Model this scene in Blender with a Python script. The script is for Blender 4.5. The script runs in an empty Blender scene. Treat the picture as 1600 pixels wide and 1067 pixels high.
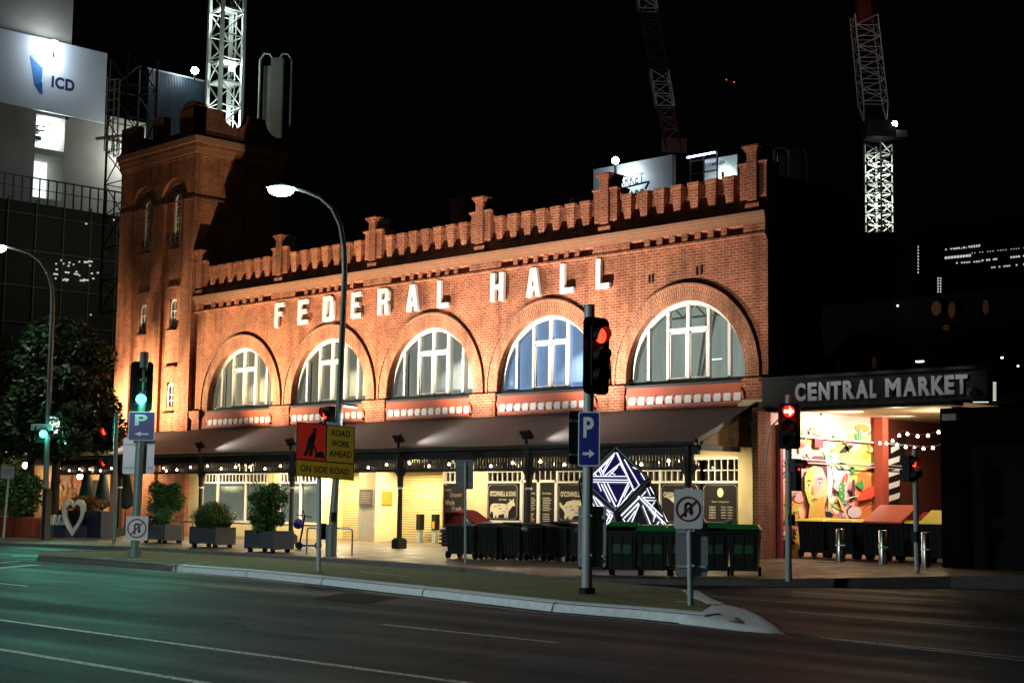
import bpy, math, random
from math import radians, sin, cos, pi, atan2, sqrt
from mathutils import Vector, Matrix
random.seed(7)
scene = bpy.context.scene
C = scene.collection
# ---------------- camera ----------------
FPX, YAW, PITCH, ROLL, CH = 2444.0, 0.794139806, 0.104155749, 0.013722997, 1.7
FW = Vector((-sin(YAW)*cos(PITCH), cos(YAW)*cos(PITCH), sin(PITCH)))
_r = Vector((cos(YAW), sin(YAW), 0)); _u = _r.cross(FW)
RT = _r*cos(ROLL)+_u*sin(ROLL); UP = -_r*sin(ROLL)+_u*cos(ROLL)
cam = bpy.data.objects.new('camera', bpy.data.cameras.new('camera')); C.objects.link(cam)
cam.data.sensor_width = 36; cam.data.lens = 36*FPX/1600; cam.data.clip_start = .1; cam.data.clip_end = 2000
m = Matrix((RT, UP, -FW)).transposed().to_4x4(); m.translation = Vector((0, 0, CH)); cam.matrix_world = m
scene.camera = cam
# ---------------- night sky ----------------
world = bpy.data.worlds.new("World"); scene.world = world; world.use_nodes = True
bg = world.node_tree.nodes['Background']; bg.inputs[0].default_value = (.30, .36, .46, 1); bg.inputs[1].default_value = .0012
scene.view_settings.view_transform = 'Standard'; scene.view_settings.look = 'None'
scene.view_settings.exposure = 0; scene.view_settings.gamma = 1
scene.cycles.use_denoising = True; scene.cycles.max_bounces = 6; scene.cycles.transparent_max_bounces = 16
scene.cycles.sample_clamp_indirect = 4; scene.cycles.caustics_reflective = False; scene.cycles.caustics_refractive = False
# ---------------- measuring helpers ----------------
def ray(x, y): return FW + RT*((x-800)/FPX) + UP*((533.5-y)/FPX)
EYE = Vector((0, 0, CH))
def onZ(x, y, z=0):
    d = ray(x, y); return EYE + d*((z-CH)/d.z)
def onY(x, y, Y):
    d = ray(x, y); return EYE + d*(Y/d.y)
def onX(x, y, X):
    d = ray(x, y); return EYE + d*(X/d.x)
def gz(Y): return .15 + .03*(Y-28)                 # footpath height
def onG(x, y):
    z = .15
    for _ in range(30): p = onZ(x, y, z); z = gz(p.y)
    return p
def zat(p, x, y):                                  # height above a ground point p seen at pixel row y
    d = ray(x, y); t = (Vector((p.x, p.y, 0)) .dot(Vector((d.x, d.y, 0))))/(d.x*d.x+d.y*d.y); return CH + t*d.z
# ---------------- objects ----------------
def tag(o, label=None, cat=None, group=None, kind=None):
    if label: o['label'] = label
    if cat: o['category'] = cat
    if group: o['group'] = group
    if kind: o['kind'] = kind
    return o
def thing(name, label, cat, loc=(0, 0, 0), rz=0, group=None):
    o = bpy.data.objects.new(name, None); C.objects.link(o); o.location = loc; o.rotation_euler = (0, 0, rz)
    o.empty_display_size = .2
    return tag(o, label, cat, group)
class MB:
    def __init__(s): s.v = []; s.f = []; s.m = []; s.smooth = []
    def add(s, vs, fs, mi=0, sm=False):
        b = len(s.v); s.v += [tuple(v) for v in vs]
        for f in fs: s.f.append(tuple(i+b for i in f)); s.m.append(mi); s.smooth.append(sm)
        return s
    def box(s, a, b, mi=0):
        x0, y0, z0 = a; x1, y1, z1 = b
        x0, x1 = min(x0, x1), max(x0, x1); y0, y1 = min(y0, y1), max(y0, y1); z0, z1 = min(z0, z1), max(z0, z1)
        v = [(x, y, z) for z in (z0, z1) for x, y in ((x0, y0), (x1, y0), (x1, y1), (x0, y1))]
        return s.add(v, [(3, 2, 1, 0), (4, 5, 6, 7), (0, 1, 5, 4), (1, 2, 6, 5), (2, 3, 7, 6), (3, 0, 4, 7)], mi)
    def obox(s, c, ux, uy, uz, mi=0):            # oriented box: centre, half vectors
        c = Vector(c); v = []
        for k in (-1, 1):
            for i, j in ((-1, -1), (1, -1), (1, 1), (-1, 1)): v.append(c+ux*i+uy*j+uz*k)
        return s.add(v, [(3, 2, 1, 0), (4, 5, 6, 7), (0, 1, 5, 4), (1, 2, 6, 5), (2, 3, 7, 6), (3, 0, 4, 7)], mi)
    def bar(s, p, q, w=.05, h=None, mi=0):
        p = Vector(p); q = Vector(q); d = q-p
        if d.length < 1e-6: return s
        d2 = d.normalized(); a = Vector((0, 0, 1)) if abs(d2.z) < .95 else Vector((1, 0, 0))
        x = d2.cross(a).normalized(); y = x.cross(d2); h = w if h is None else h
        return s.obox((p+q)/2, x*w/2, y*h/2, d/2, mi)
    def tube(s, pts, r, n=10, mi=0, cap=True):
        pts = [Vector(p) for p in pts]; rs = r if isinstance(r, (list, tuple)) else [r]*len(pts); v = []; prev = None
        for i, p in enumerate(pts):
            d = (pts[min(i+1, len(pts)-1)]-pts[max(i-1, 0)]).normalized()
            if prev is None:
                a = Vector((0, 0, 1)) if abs(d.z) < .9 else Vector((1, 0, 0)); x = d.cross(a).normalized()
            else: x = (prev-d*prev.dot(d)).normalized()
            prev = x; y = d.cross(x)
            for k in range(n): t = 2*pi*k/n; v.append(p+(x*cos(t)+y*sin(t))*rs[i])
        f = [(i*n+k, i*n+(k+1) % n, (i+1)*n+(k+1) % n, (i+1)*n+k) for i in range(len(pts)-1) for k in range(n)]
        s.add(v, f, mi, True)
        if cap: s.add(v[:n], [tuple(range(n-1, -1, -1))], mi); s.add(v[-n:], [tuple(range(n))], mi)
        return s
    def prism(s, poly, o, u, w, n, mi=0):        # polygon (a,b) in plane o+a*u+b*w extruded by vector n
        o = Vector(o); k = len(poly); A = [o+u*a+w*b for a, b in poly]; B = [p+n for p in A]
        s.add(A+B, [tuple(range(k-1, -1, -1)), tuple(range(k, 2*k))]+[(i, (i+1) % k, (i+1) % k+k, i+k) for i in range(k)], mi); return s
    def poly(s, pts, mi=0): return s.add(pts, [tuple(range(len(pts)))], mi)
    def lathe(s, prof, c=(0, 0, 0), n=20, mi=0, ax='z'):
        c = Vector(c); v = []
        for r, h in prof:
            for k in range(n):
                t = 2*pi*k/n; a, b = r*cos(t), r*sin(t)
                v.append(c+(Vector((a, b, h)) if ax == 'z' else Vector((h, a, b)) if ax == 'x' else Vector((a, h, b))))
        f = [(i*n+k, i*n+(k+1) % n, (i+1)*n+(k+1) % n, (i+1)*n+k) for i in range(len(prof)-1) for k in range(n)]
        return s.add(v, f, mi, True)
    def build(s, name, mats, parent=None, local=False, bevel=0):
        me = bpy.data.meshes.new(name); me.from_pydata([tuple(v) for v in s.v], [], s.f)
        for mt in (mats if isinstance(mats, (list, tuple)) else [mats]): me.materials.append(mt)
        me.polygons.foreach_set('material_index', s.m); me.polygons.foreach_set('use_smooth', s.smooth)
        me.update(); o = bpy.data.objects.new(name, me); C.objects.link(o)
        if parent is not None:
            o.parent = parent
            if not local and parent.parent is None and parent.type == 'EMPTY': o.matrix_parent_inverse = parent.matrix_basis.inverted()
        if bevel:
            b = o.modifiers.new('bevel', 'BEVEL'); b.width = bevel; b.segments = 2; b.limit_method = 'ANGLE'; b.angle_limit = .7
        return o
def copy_tree(o, parent=None):
    c = o.copy(); C.objects.link(c); c.parent = parent
    for ch in [x for x in bpy.data.objects if x.parent == o]: copy_tree(ch, c)
    return c
def settle(o): bpy.context.view_layer.update()
def text_geo(body, bold=.0, shear=0):
    cu = bpy.data.curves.new('t', 'FONT'); cu.body = body; cu.size = 1; cu.offset = bold; cu.shear = shear; cu.space_character = 1.0+bold*2; cu.resolution_u = 4
    ob = bpy.data.objects.new('t', cu); C.objects.link(ob); dg = bpy.context.evaluated_depsgraph_get()
    me = bpy.data.meshes.new_from_object(ob.evaluated_get(dg)); C.objects.unlink(ob); bpy.data.objects.remove(ob)
    V = [v.co.copy() for v in me.vertices]; F = [tuple(p.vertices) for p in me.polygons]; bpy.data.meshes.remove(me)
    if not V: return [], []
    x0 = min(v.x for v in V); x1 = max(v.x for v in V); y0 = min(v.y for v in V); y1 = max(v.y for v in V)
    return [((v.x-x0)/max(x1-x0, 1e-6), (v.y-y0)/max(y1-y0, 1e-6)) for v in V], F
def text_flat(mb, body, o, u, w, width, height, mi=0, bold=.01, lift=None):  # flat lettering in the plane (o,u,w), lower left at o
    V, F = text_geo(body, bold); o = Vector(o); L = lift or Vector((0, 0, 0))
    n = u.cross(w)
    mb.add([o+L+u*(a*width)+w*(b*height) for a, b in V], F, mi)
def text_solid(mb, body, o, u, w, width, height, nvec, mi=0, bold=.01):
    V, F = text_geo(body, bold); o = Vector(o); n = len(V)
    A = [o+u*(a*width)+w*(b*height) for a, b in V]; B = [p+nvec for p in A]
    cnt = {}
    for f in F:
        for i in range(len(f)):
            e = (f[i], f[(i+1) % len(f)]); cnt[e] = 1
    side = [(a, b, b+n, a+n) for (a, b) in cnt if (b, a) not in cnt]
    mb.add(A+B, [tuple(reversed(f)) for f in F]+[tuple(i+n for i in f) for f in F]+side, mi)
XV, YV, ZV = Vector((1, 0, 0)), Vector((0, 1, 0)), Vector((0, 0, 1))
# ---------------- materials ----------------
def nt(name):
    mt = bpy.data.materials.new(name); mt.use_nodes = True; n = mt.node_tree.nodes; return mt, n, mt.node_tree.links, n['Principled BSDF']
def mat(name, col, rough=.6, metal=0, var=.15, scale=4, bump=0, bscale=40, spec=.5, coat=0):
    mt, n, l, b = nt(name); b.inputs['Roughness'].default_value = rough; b.inputs['Metallic'].default_value = metal
    b.inputs['Specular IOR Level'].default_value = spec; b.inputs['Coat Weight'].default_value = coat
    g = n.new('ShaderNodeNewGeometry'); no = n.new('ShaderNodeTexNoise'); no.inputs['Scale'].default_value = scale; no.inputs['Detail'].default_value = 6
    l.new(g.outputs['Position'], no.inputs['Vector'])
    mx = n.new('ShaderNodeMix'); mx.data_type = 'RGBA'; c = list(col)+[1]
    mx.inputs[6].default_value = [max(0, x*(1-var)) for x in col]+[1]; mx.inputs[7].default_value = [min(1, x*(1+var)) for x in col]+[1]
    l.new(no.outputs['Fac'], mx.inputs[0]); l.new(mx.outputs[2], b.inputs['Base Color'])
    if bump:
        n2 = n.new('ShaderNodeTexNoise'); n2.inputs['Scale'].default_value = bscale; n2.inputs['Detail'].default_value = 5; l.new(g.outputs['Position'], n2.inputs['Vector'])
        bp = n.new('ShaderNodeBump'); bp.inputs['Strength'].default_value = bump; bp.inputs['Distance'].default_value = .02
        l.new(n2.outputs['Fac'], bp.inputs['Height']); l.new(bp.outputs['Normal'], b.inputs['Normal'])
    return mt
def emit(name, col, st, sample=True):
    mt, n, l, b = nt(name); b.inputs['Base Color'].default_value = (*[c*.3 for c in col], 1); b.inputs['Emission Color'].default_value = (*col, 1); b.inputs['Emission Strength'].default_value = st
    if not sample: mt.cycles.emission_sampling = 'NONE'
    return mt
def glass(name, tint=(.9, .95, .95), refl=.12):
    mt = bpy.data.materials.new(name); mt.use_nodes = True; n = mt.node_tree.nodes; l = mt.node_tree.links; n.clear()
    o = n.new('ShaderNodeOutputMaterial'); t = n.new('ShaderNodeBsdfTransparent'); t.inputs[0].default_value = (*tint, 1)
    g = n.new('ShaderNodeBsdfGlossy'); g.inputs['Roughness'].default_value = .03; f = n.new('ShaderNodeFresnel'); f.inputs[0].default_value = 1.5
    a = n.new('ShaderNodeMath'); a.operation = 'ADD'; a.inputs[1].default_value = refl; l.new(f.outputs[0], a.inputs[0])
    x = n.new('ShaderNodeMixShader'); l.new(a.outputs[0], x.inputs[0]); l.new(t.outputs[0], x.inputs[1]); l.new(g.outputs[0], x.inputs[2]); l.new(x.outputs[0], o.inputs[0]); return mt
def brick(name, c1, c2, mortar, bw=.24, rh=.086, ms=.012, polar=False, stain=.35):
    mt, n, l, b = nt(name); b.inputs['Roughness'].default_value = .85; b.inputs['Specular IOR Level'].default_value = .25
    if polar:
        tc = n.new('ShaderNodeTexCoord'); sp = n.new('ShaderNodeSeparateXYZ'); l.new(tc.outputs['Object'], sp.inputs[0])
        at = n.new('ShaderNodeMath'); at.operation = 'ARCTAN2'; l.new(sp.outputs[2], at.inputs[0]); l.new(sp.outputs[0], at.inputs[1])
        mu = n.new('ShaderNodeMath'); mu.operation = 'MULTIPLY'; mu.inputs[1].default_value = polar; l.new(at.outputs[0], mu.inputs[0])
        cb0 = n.new('ShaderNodeCombineXYZ'); l.new(sp.outputs[0], cb0.inputs[0]); l.new(sp.outputs[2], cb0.inputs[1])
        le = n.new('ShaderNodeVectorMath'); le.operation = 'LENGTH'; l.new(cb0.outputs[0], le.inputs[0])
        cb = n.new('ShaderNodeCombineXYZ'); l.new(le.outputs['Value'], cb.inputs[0]); l.new(mu.outputs[0], cb.inputs[1])
        pos = tc.outputs['Object']
    else:
        g = n.new('ShaderNodeNewGeometry'); sp = n.new('ShaderNodeSeparateXYZ'); l.new(g.outputs['Position'], sp.inputs[0])
        ad = n.new('ShaderNodeMath'); ad.operation = 'ADD'; l.new(sp.outputs[0], ad.inputs[0]); l.new(sp.outputs[1], ad.inputs[1])
        cb = n.new('ShaderNodeCombineXYZ'); l.new(ad.outputs[0], cb.inputs[0]); l.new(sp.outputs[2], cb.inputs[1]); pos = g.outputs['Position']
    br = n.new('ShaderNodeTexBrick'); br.inputs['Scale'].default_value = 1; br.inputs['Brick Width'].default_value = bw; br.inputs['Row Height'].default_value = rh
    br.inputs['Mortar Size'].default_value = ms; br.inputs['Mortar Smooth'].default_value = .2; br.inputs['Bias'].default_value = 0
    br.inputs['Color1'].default_value = (*c1, 1); br.inputs['Color2'].default_value = (*c2, 1); br.inputs['Mortar'].default_value = (*mortar, 1)
    l.new(cb.outputs[0], br.inputs['Vector'])
    no = n.new('ShaderNodeTexNoise'); no.inputs['Scale'].default_value = .9; no.inputs['Detail'].default_value = 8; l.new(pos, no.inputs['Vector'])
    rp = n.new('ShaderNodeValToRGB'); rp.color_ramp.elements[0].position = .3; rp.color_ramp.elements[0].color = (1-stain,)*3+(1,); rp.color_ramp.elements[1].position = .62; rp.color_ramp.elements[1].color = (1, 1, 1, 1)
    l.new(no.outputs['Fac'], rp.inputs[0]); mx = n.new('ShaderNodeMix'); mx.data_type = 'RGBA'; mx.blend_type = 'MULTIPLY'; mx.inputs[0].default_value = 1
    l.new(br.outputs['Color'], mx.inputs[6]); l.new(rp.outputs[0], mx.inputs[7])
    mp = n.new('ShaderNodeMapping'); mp.inputs['Scale'].default_value = (2.6, 2.6, .22); l.new(pos, mp.inputs['Vector']); n3 = n.new('ShaderNodeTexNoise'); n3.inputs['Scale'].default_value = 1; n3.inputs['Detail'].default_value = 7; l.new(mp.outputs[0], n3.inputs['Vector'])
    r3 = n.new('ShaderNodeValToRGB'); r3.color_ramp.elements[0].position = .34; r3.color_ramp.elements[0].color = (.66, .62, .60, 1); r3.color_ramp.elements[1].position = .52; r3.color_ramp.elements[1].color = (1, 1, 1, 1); l.new(n3.outputs['Fac'], r3.inputs[0])
    n4 = n.new('ShaderNodeTexNoise'); n4.inputs['Scale'].default_value = 5.5; n4.inputs['Detail'].default_value = 3; l.new(pos, n4.inputs['Vector']); r4 = n.new('ShaderNodeValToRGB'); r4.color_ramp.elements[0].position = .3; r4.color_ramp.elements[0].color = (.78, .74, .72, 1); r4.color_ramp.elements[1].position = .7; r4.color_ramp.elements[1].color = (1.12, 1.1, 1.08, 1); l.new(n4.outputs['Fac'], r4.inputs[0])
    m3 = n.new('ShaderNodeMix'); m3.data_type = 'RGBA'; m3.blend_type = 'MULTIPLY'; m3.inputs[0].default_value = 1; l.new(mx.outputs[2], m3.inputs[6]); l.new(r3.outputs[0], m3.inputs[7])
    m4 = n.new('ShaderNodeMix'); m4.data_type = 'RGBA'; m4.blend_type = 'MULTIPLY'; m4.inputs[0].default_value = 1; l.new(m3.outputs[2], m4.inputs[6]); l.new(r4.outputs[0], m4.inputs[7]); l.new(m4.outputs[2], b.inputs['Base Color'])
    bp = n.new('ShaderNodeBump'); bp.inputs['Strength'].default_value = .5; bp.inputs['Distance'].default_value = .008; bp.invert = True
    l.new(br.outputs['Fac'], bp.inputs['Height']); l.new(bp.outputs['Normal'], b.inputs['Normal']); return mt
def stripes(name, ca, cb_, axis, period, duty=.5, rough=.6, bump=.5, metal=0):   # ribbed sheet along an axis (vector)
    mt, n, l, b = nt(name); b.inputs['Roughness'].default_value = rough; b.inputs['Metallic'].default_value = metal
    g = n.new('ShaderNodeNewGeometry'); d = n.new('ShaderNodeVectorMath'); d.operation = 'DOT_PRODUCT'; d.inputs[1].default_value = axis; l.new(g.outputs['Position'], d.inputs[0])
    dv = n.new('ShaderNodeMath'); dv.operation = 'DIVIDE'; dv.inputs[1].default_value = period; l.new(d.outputs['Value'], dv.inputs[0])
    fr = n.new('ShaderNodeMath'); fr.operation = 'FRACT'; l.new(dv.outputs[0], fr.inputs[0])
    rp = n.new('ShaderNodeValToRGB'); e = rp.color_ramp.elements; e[0].position = duty-.12; e[0].color = (0, 0, 0, 1); e[1].position = duty+.12; e[1].color = (1, 1, 1, 1); l.new(fr.outputs[0], rp.inputs[0])
    no = n.new('ShaderNodeTexNoise'); no.inputs['Scale'].default_value = 2; no.inputs['Detail'].default_value = 6; l.new(g.outputs['Position'], no.inputs['Vector'])
    mx = n.new('ShaderNodeMix'); mx.data_type = 'RGBA'; mx.inputs[6].default_value = (*ca, 1); mx.inputs[7].default_value = (*cb_, 1); l.new(rp.outputs[0], mx.inputs[0])
    m2 = n.new('ShaderNodeMix'); m2.data_type = 'RGBA'; m2.blend_type = 'MULTIPLY'; m2.inputs[0].default_value = .35; l.new(mx.outputs[2], m2.inputs[6]); l.new(no.outputs['Color'], m2.inputs[7]); l.new(m2.outputs[2], b.inputs['Base Color'])
    bp = n.new('ShaderNodeBump'); bp.inputs['Strength'].default_value = bump; bp.inputs['Distance'].default_value = .02; l.new(rp.outputs[0], bp.inputs['Height']); l.new(bp.outputs['Normal'], b.inputs['Normal']); return mt
M = {}
M['brick'] = brick('red_brick', (.42, .122, .058), (.27, .074, .038), (.52, .29, .17))
M['ring'] = brick('arch_brick', (.40, .14, .065), (.30, .10, .05), (.52, .32, .2), bw=.24, rh=.08, ms=.012, polar=2.45)
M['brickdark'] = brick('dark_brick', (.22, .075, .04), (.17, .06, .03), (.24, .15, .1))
M['ledge'] = mat('brick_ledge', (.36, .17, .09), .85, var=.25, scale=6, bump=.3)
M['redpaint'] = mat('red_painted_render', (.46, .10, .045), .6, var=.1)
M['white'] = mat('white_paint', (.80, .79, .74), .45, var=.05)
M['letter'] = mat('white_letter_paint', (.82, .80, .74), .5, var=.06)
M['frame'] = mat('cream_white_frame', (.78, .76, .70), .4, var=.05)
M['glass'] = glass('window_glass')
M['cream'] = mat('cream_render', (.66, .54, .30), .75, var=.12, scale=2.5, bump=.25)
M['shutter'] = stripes('cream_roller_shutter', (.74, .62, .30), (.50, .40, .17), (0, 0, 1), .085, .5, .45, .8)
M['awning'] = stripes('ribbed_awning_sheet', (.100, .084, .076), (.070, .058, .053), (1, 0, 0), .16, .5, .75, .25)
M['darktimber'] = mat('dark_brown_timber', (.016, .010, .009), .5)
M['darkmetal'] = mat('dark_grey_metal', (.03, .034, .036), .45, metal=.2)
M['black'] = mat('black_plastic', (.006, .006, .007), .5, spec=.3)
M['galv'] = mat('galvanised_steel', (.40, .45, .44), .5, metal=.25, var=.15, bump=.1)
M['lamppost'] = mat('grey_green_painted_steel', (.22, .29, .27), .45, metal=.3)
M['signback'] = mat('bare_aluminium_sheet', (.38, .38, .40), .4, metal=.6, var=.15, scale=3)
M['blue'] = mat('blue_sign_film', (.004, .016, .20), .35)
M['signwhite'] = mat('white_sign_film', (.72, .74, .74), .35)
M['signred'] = mat('dark_red_ring_film', (.22, .012, .025), .4)
M['orange_red'] = mat('fluoro_red_film', (.75, .03, .015), .4)
M['yellow'] = mat('yellow_sign_film', (.42, .25, .012), .4)
M['signblack'] = mat('black_sign_film', (.01, .01, .01), .4)
M['concrete'] = mat('raw_concrete', (.36, .35, .32), .9, var=.25, scale=.6, bump=.3, bscale=8)
M['kerbwhite'] = mat('worn_white_kerb_paint', (.60, .64, .65), .7, var=.3, scale=9, bump=.4, bscale=30)
M['kerbgrey'] = mat('concrete_kerb', (.10, .10, .085), .85, var=.4, scale=5, bump=.4)
M['roofdark'] = mat('dark_roof_sheet', (.012, .012, .013), .8)
M['corr'] = stripes('corrugated_steel', (.12, .18, .22), (.05, .08, .10), (0, 1, 0), .9, .5, .4, 1, .5)
M['screenblack'] = mat('black_mesh_cloth', (.016, .016, .014), .9, var=.4, scale=1.5)
M['steelwhite'] = mat('white_crane_paint', (.38, .42, .39), .5, var=.1)
M['steelgrey'] = mat('grey_crane_paint', (.35, .36, .34), .6, var=.1)
M['navy'] = mat('navy_painted_board', (.012, .018, .045), .5)
M['bin'] = mat('dark_green_bin_plastic', (.007, .015, .012), .42, var=.3, scale=8)
M['binblack'] = mat('charcoal_bin_plastic', (.009, .010, .011), .7, var=.3, scale=8, spec=.2)
M['lidgreen'] = mat('bright_green_lid', (.008, .20, .035), .38, var=.2)
M['lidyellow'] = mat('yellow_lid', (.62, .50, .02), .4, var=.12)
M['lidred'] = mat('red_lid', (.26, .006, .010), .7, var=.2, spec=.15)
M['rubber'] = mat('black_rubber', (.01, .01, .01), .7)
M['planter'] = mat('dark_grey_planter', (.06, .065, .075), .7, var=.25)
M['leafA'] = mat('shrub_leaf', (.045, .12, .022), .5, var=.7, scale=9)
M['leafB'] = mat('grass_leaf', (.055, .11, .02), .5, var=.6, scale=9)
M['leafT'] = mat('tree_leaf', (.022, .055, .012), .5, var=.7, scale=3)
M['bark'] = mat('bark', (.06, .04, .03), .9, var=.4, bump=.5)
M['orangeplanter'] = mat('terracotta_red_planter', (.35, .06, .025), .6, var=.2)
M['umbrella'] = mat('dark_green_canvas', (.006, .022, .018), .8)
M['poster'] = mat('black_brown_poster', (.016, .012, .012), .35)
M['posterink'] = mat('cream_poster_ink', (.62, .55, .42), .5)
M['chrome'] = mat('stainless_steel', (.45, .45, .44), .25, metal=1)
M['lens_off'] = mat('unlit_lens', (.02, .02, .018), .15)
M['red_on'] = emit('red_signal_lens', (1, .03, .012), 5)
M['green_on'] = emit('green_signal_lens', (.06, 1, .62), 7)
M['arrow_on'] = emit('red_arrow_lens', (1, .35, .12), 9)
M['lampwhite'] = emit('cool_white_lamp', (.92, 1, .93), 60)
M['floodwhite'] = emit('white_flood_face', (.82, .92, 1), 60)
M['bulb'] = emit('warm_bulb', (1, .80, .52), 9, False)
M['tubewhite'] = emit('white_light_tube', (.86, .88, 1), 1.5)
M['tubeblue'] = emit('violet_light_panel', (.03, .03, .22), .35)
M['warmtube'] = emit('warm_batten', (1, .86, .45), 9)
def lamp(kind, name, loc, power, col, size=.15, target=None, angle=90, blend=.6):
    d = bpy.data.lights.new(name, kind); d.energy = power; d.color = col
    if kind in ('POINT', 'SPOT'): d.shadow_soft_size = size
    if kind == 'SPOT': d.spot_size = radians(angle); d.spot_blend = blend
    if kind == 'AREA': d.size = size
    o = bpy.data.objects.new(name, d); C.objects.link(o); o.location = loc
    if target is not None: o.rotation_euler = (Vector(target)-Vector(loc)).to_track_quat('-Z', 'Y').to_euler()
    return o
# ---------------- ground ----------------
def asphalt():
    mt, n, l, b = nt('asphalt'); g = n.new('ShaderNodeNewGeometry')
    b.inputs['Specular IOR Level'].default_value = .13
    def noise(s, d=6, st=None):
        x = n.new('ShaderNodeTexNoise'); x.inputs['Scale'].default_value = s; x.inputs['Detail'].default_value = d
        if st:
            mp = n.new('ShaderNodeMapping'); mp.inputs['Scale'].default_value = st; l.new(g.outputs['Position'], mp.inputs['Vector']); l.new(mp.outputs[0], x.inputs['Vector'])
        else: l.new(g.outputs['Position'], x.inputs['Vector'])
        return x.outputs['Fac']
    def ramp(f, p0, c0, p1, c1):
        r = n.new('ShaderNodeValToRGB'); e = r.color_ramp.elements; e[0].position = p0; e[0].color = (c0,)*3+(1,); e[1].position = p1; e[1].color = (c1,)*3+(1,); l.new(f, r.inputs[0]); return r.outputs[0]
    def mul(a, c):
        x = n.new('ShaderNodeMix'); x.data_type = 'RGBA'; x.blend_type = 'MULTIPLY'; x.inputs[0].default_value = 1; l.new(a, x.inputs[6]); l.new(c, x.inputs[7]); return x.outputs[2]
    lanes = ramp(noise(1, 4, (.05, .75, 1)), .38, .024, .62, .036)     # wheel-polished lanes run along x
    speck = ramp(noise(26, 4), .35, .35, .7, 1.9)
    patch = ramp(noise(.55, 8), .35, .7, .6, 1.15)
    grit = ramp(noise(110, 2), .40, .35, .66, 2.0)
    vo = n.new('ShaderNodeTexVoronoi'); vo.feature = 'DISTANCE_TO_EDGE'; vo.inputs['Scale'].default_value = .45; nd = n.new('ShaderNodeTexNoise'); nd.inputs['Scale'].default_value = 1.4; nd.inputs['Detail'].default_value = 6; l.new(g.outputs['Position'], nd.inputs['Vector'])
    dm = n.new('ShaderNodeMix'); dm.data_type = 'RGBA'; dm.inputs[0].default_value = .35; l.new(g.outputs['Position'], dm.inputs[6]); l.new(nd.outputs['Color'], dm.inputs[7]); l.new(dm.outputs[2], vo.inputs['Vector'])
    crack = ramp(vo.outputs['Distance'], .0, .35, .014, 1.0)
    tint = n.new('ShaderNodeMix'); tint.data_type = 'RGBA'; tint.blend_type = 'MULTIPLY'; tint.inputs[0].default_value = 1; tint.inputs[7].default_value = (.60, 1, 1.22, 1)
    l.new(mul(mul(mul(mul(lanes, speck), patch), grit), crack), tint.inputs[6]); l.new(tint.outputs[2], b.inputs['Base Color'])
    l.new(ramp(noise(1, 5, (.07, .8, 1)), .35, .50, .62, .74), b.inputs['Roughness'])
    bp = n.new('ShaderNodeBump'); bp.inputs['Strength'].default_value = .8; bp.inputs['Distance'].default_value = .015; l.new(noise(70, 4), bp.inputs['Height']); l.new(bp.outputs['Normal'], b.inputs['Normal'])
    return mt
M['asphalt'] = asphalt()
def paving():
    mt, n, l, b = nt('footpath_pavers'); g = n.new('ShaderNodeNewGeometry'); b.inputs['Roughness'].default_value = .5
    br = n.new('ShaderNodeTexBrick'); br.inputs['Scale'].default_value = 1; br.inputs['Brick Width'].default_value = .4; br.inputs['Row Height'].default_value = .4; br.inputs['Mortar Size'].default_value = .008
    br.inputs['Color1'].default_value = (.13, .092, .055, 1); br.inputs['Color2'].default_value = (.092, .066, .042, 1); br.inputs['Mortar'].default_value = (.045, .035, .03, 1)
    l.new(g.outputs['Position'], br.inputs['Vector']); no = n.new('ShaderNodeTexNoise'); no.inputs['Scale'].default_value = 1.7; no.inputs['Detail'].default_value = 9; l.new(g.outputs['Position'], no.inputs['Vector'])
    rp = n.new('ShaderNodeValToRGB'); e = rp.color_ramp.elements; e[0].position = .35; e[0].color = (.45, .45, .45, 1); e[1].position = .62; e[1].color = (1.1, 1.1, 1.1, 1); l.new(no.outputs['Fac'], rp.inputs[0])
    x = n.new('ShaderNodeMix'); x.data_type = 'RGBA'; x.blend_type = 'MULTIPLY'; x.inputs[0].default_value = 1; l.new(br.outputs['Color'], x.inputs[6]); l.new(rp.outputs[0], x.inputs[7]); l.new(x.outputs[2], b.inputs['Base Color'])
    l.new(no.outputs['Fac'], b.inputs['Roughness'])
    return mt
M['paving'] = paving()
mb = MB(); mb.poly([(-500, -60, 0), (200, -60, 0), (200, 600, 0), (-500, 600, 0)]); tag(mb.build('road', M['asphalt']), kind='structure')
KERB = [(-160, 27.2), (-56, 27.2), (-52.5, 27.0), (-50.6, 27.4), (-47, 28.0), (-42.9, 28.0), (-37.2, 27.8), (-33, 27.7), (-28.8, 27.0), (-27, 26.4), (-25.2, 25.95), (-23.8, 26.2), (-22.4, 27.1), (-21.0, 28.2), (-19.7, 29.6), (-18.2, 31.7), (-14, 34.2), (-4, 39)]
mb = MB(); top = [(x, y, gz(y)) for x, y in KERB]; far = [(x, 64, gz(64)) for x, y in KERB]
inn = [(x+.0, y+.16, gz(y)+.004) for x, y in KERB]
for i in range(len(KERB)-1): mb.poly([inn[i], inn[i+1], far[i+1], far[i]])
tag(mb.build('footpath', M['paving']), kind='structure')
mb = MB()
for i in range(len(KERB)-1):
    a, b_ = KERB[i], KERB[i+1]
    mb.poly([(a[0], a[1]-.05, -.02), (b_[0], b_[1]-.05, -.02), (b_[0], b_[1], gz(b_[1])-.02), (a[0], a[1], gz(a[1])-.02)])
    mb.poly([(a[0], a[1], gz(a[1])-.02), (b_[0], b_[1], gz(b_[1])-.02), (b_[0], b_[1]+.03, gz(b_[1])+.0), (a[0], a[1]+.03, gz(a[1])+.0)])
    mb.poly([(a[0], a[1]+.03, gz(a[1])), (b_[0], b_[1]+.03, gz(b_[1])), (b_[0], b_[1]+.16, gz(b_[1])+.004), (a[0], a[1]+.16, gz(a[1])+.004)])
tag(mb.build('footpath_kerb', M['kerbgrey']), kind='structure')
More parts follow.
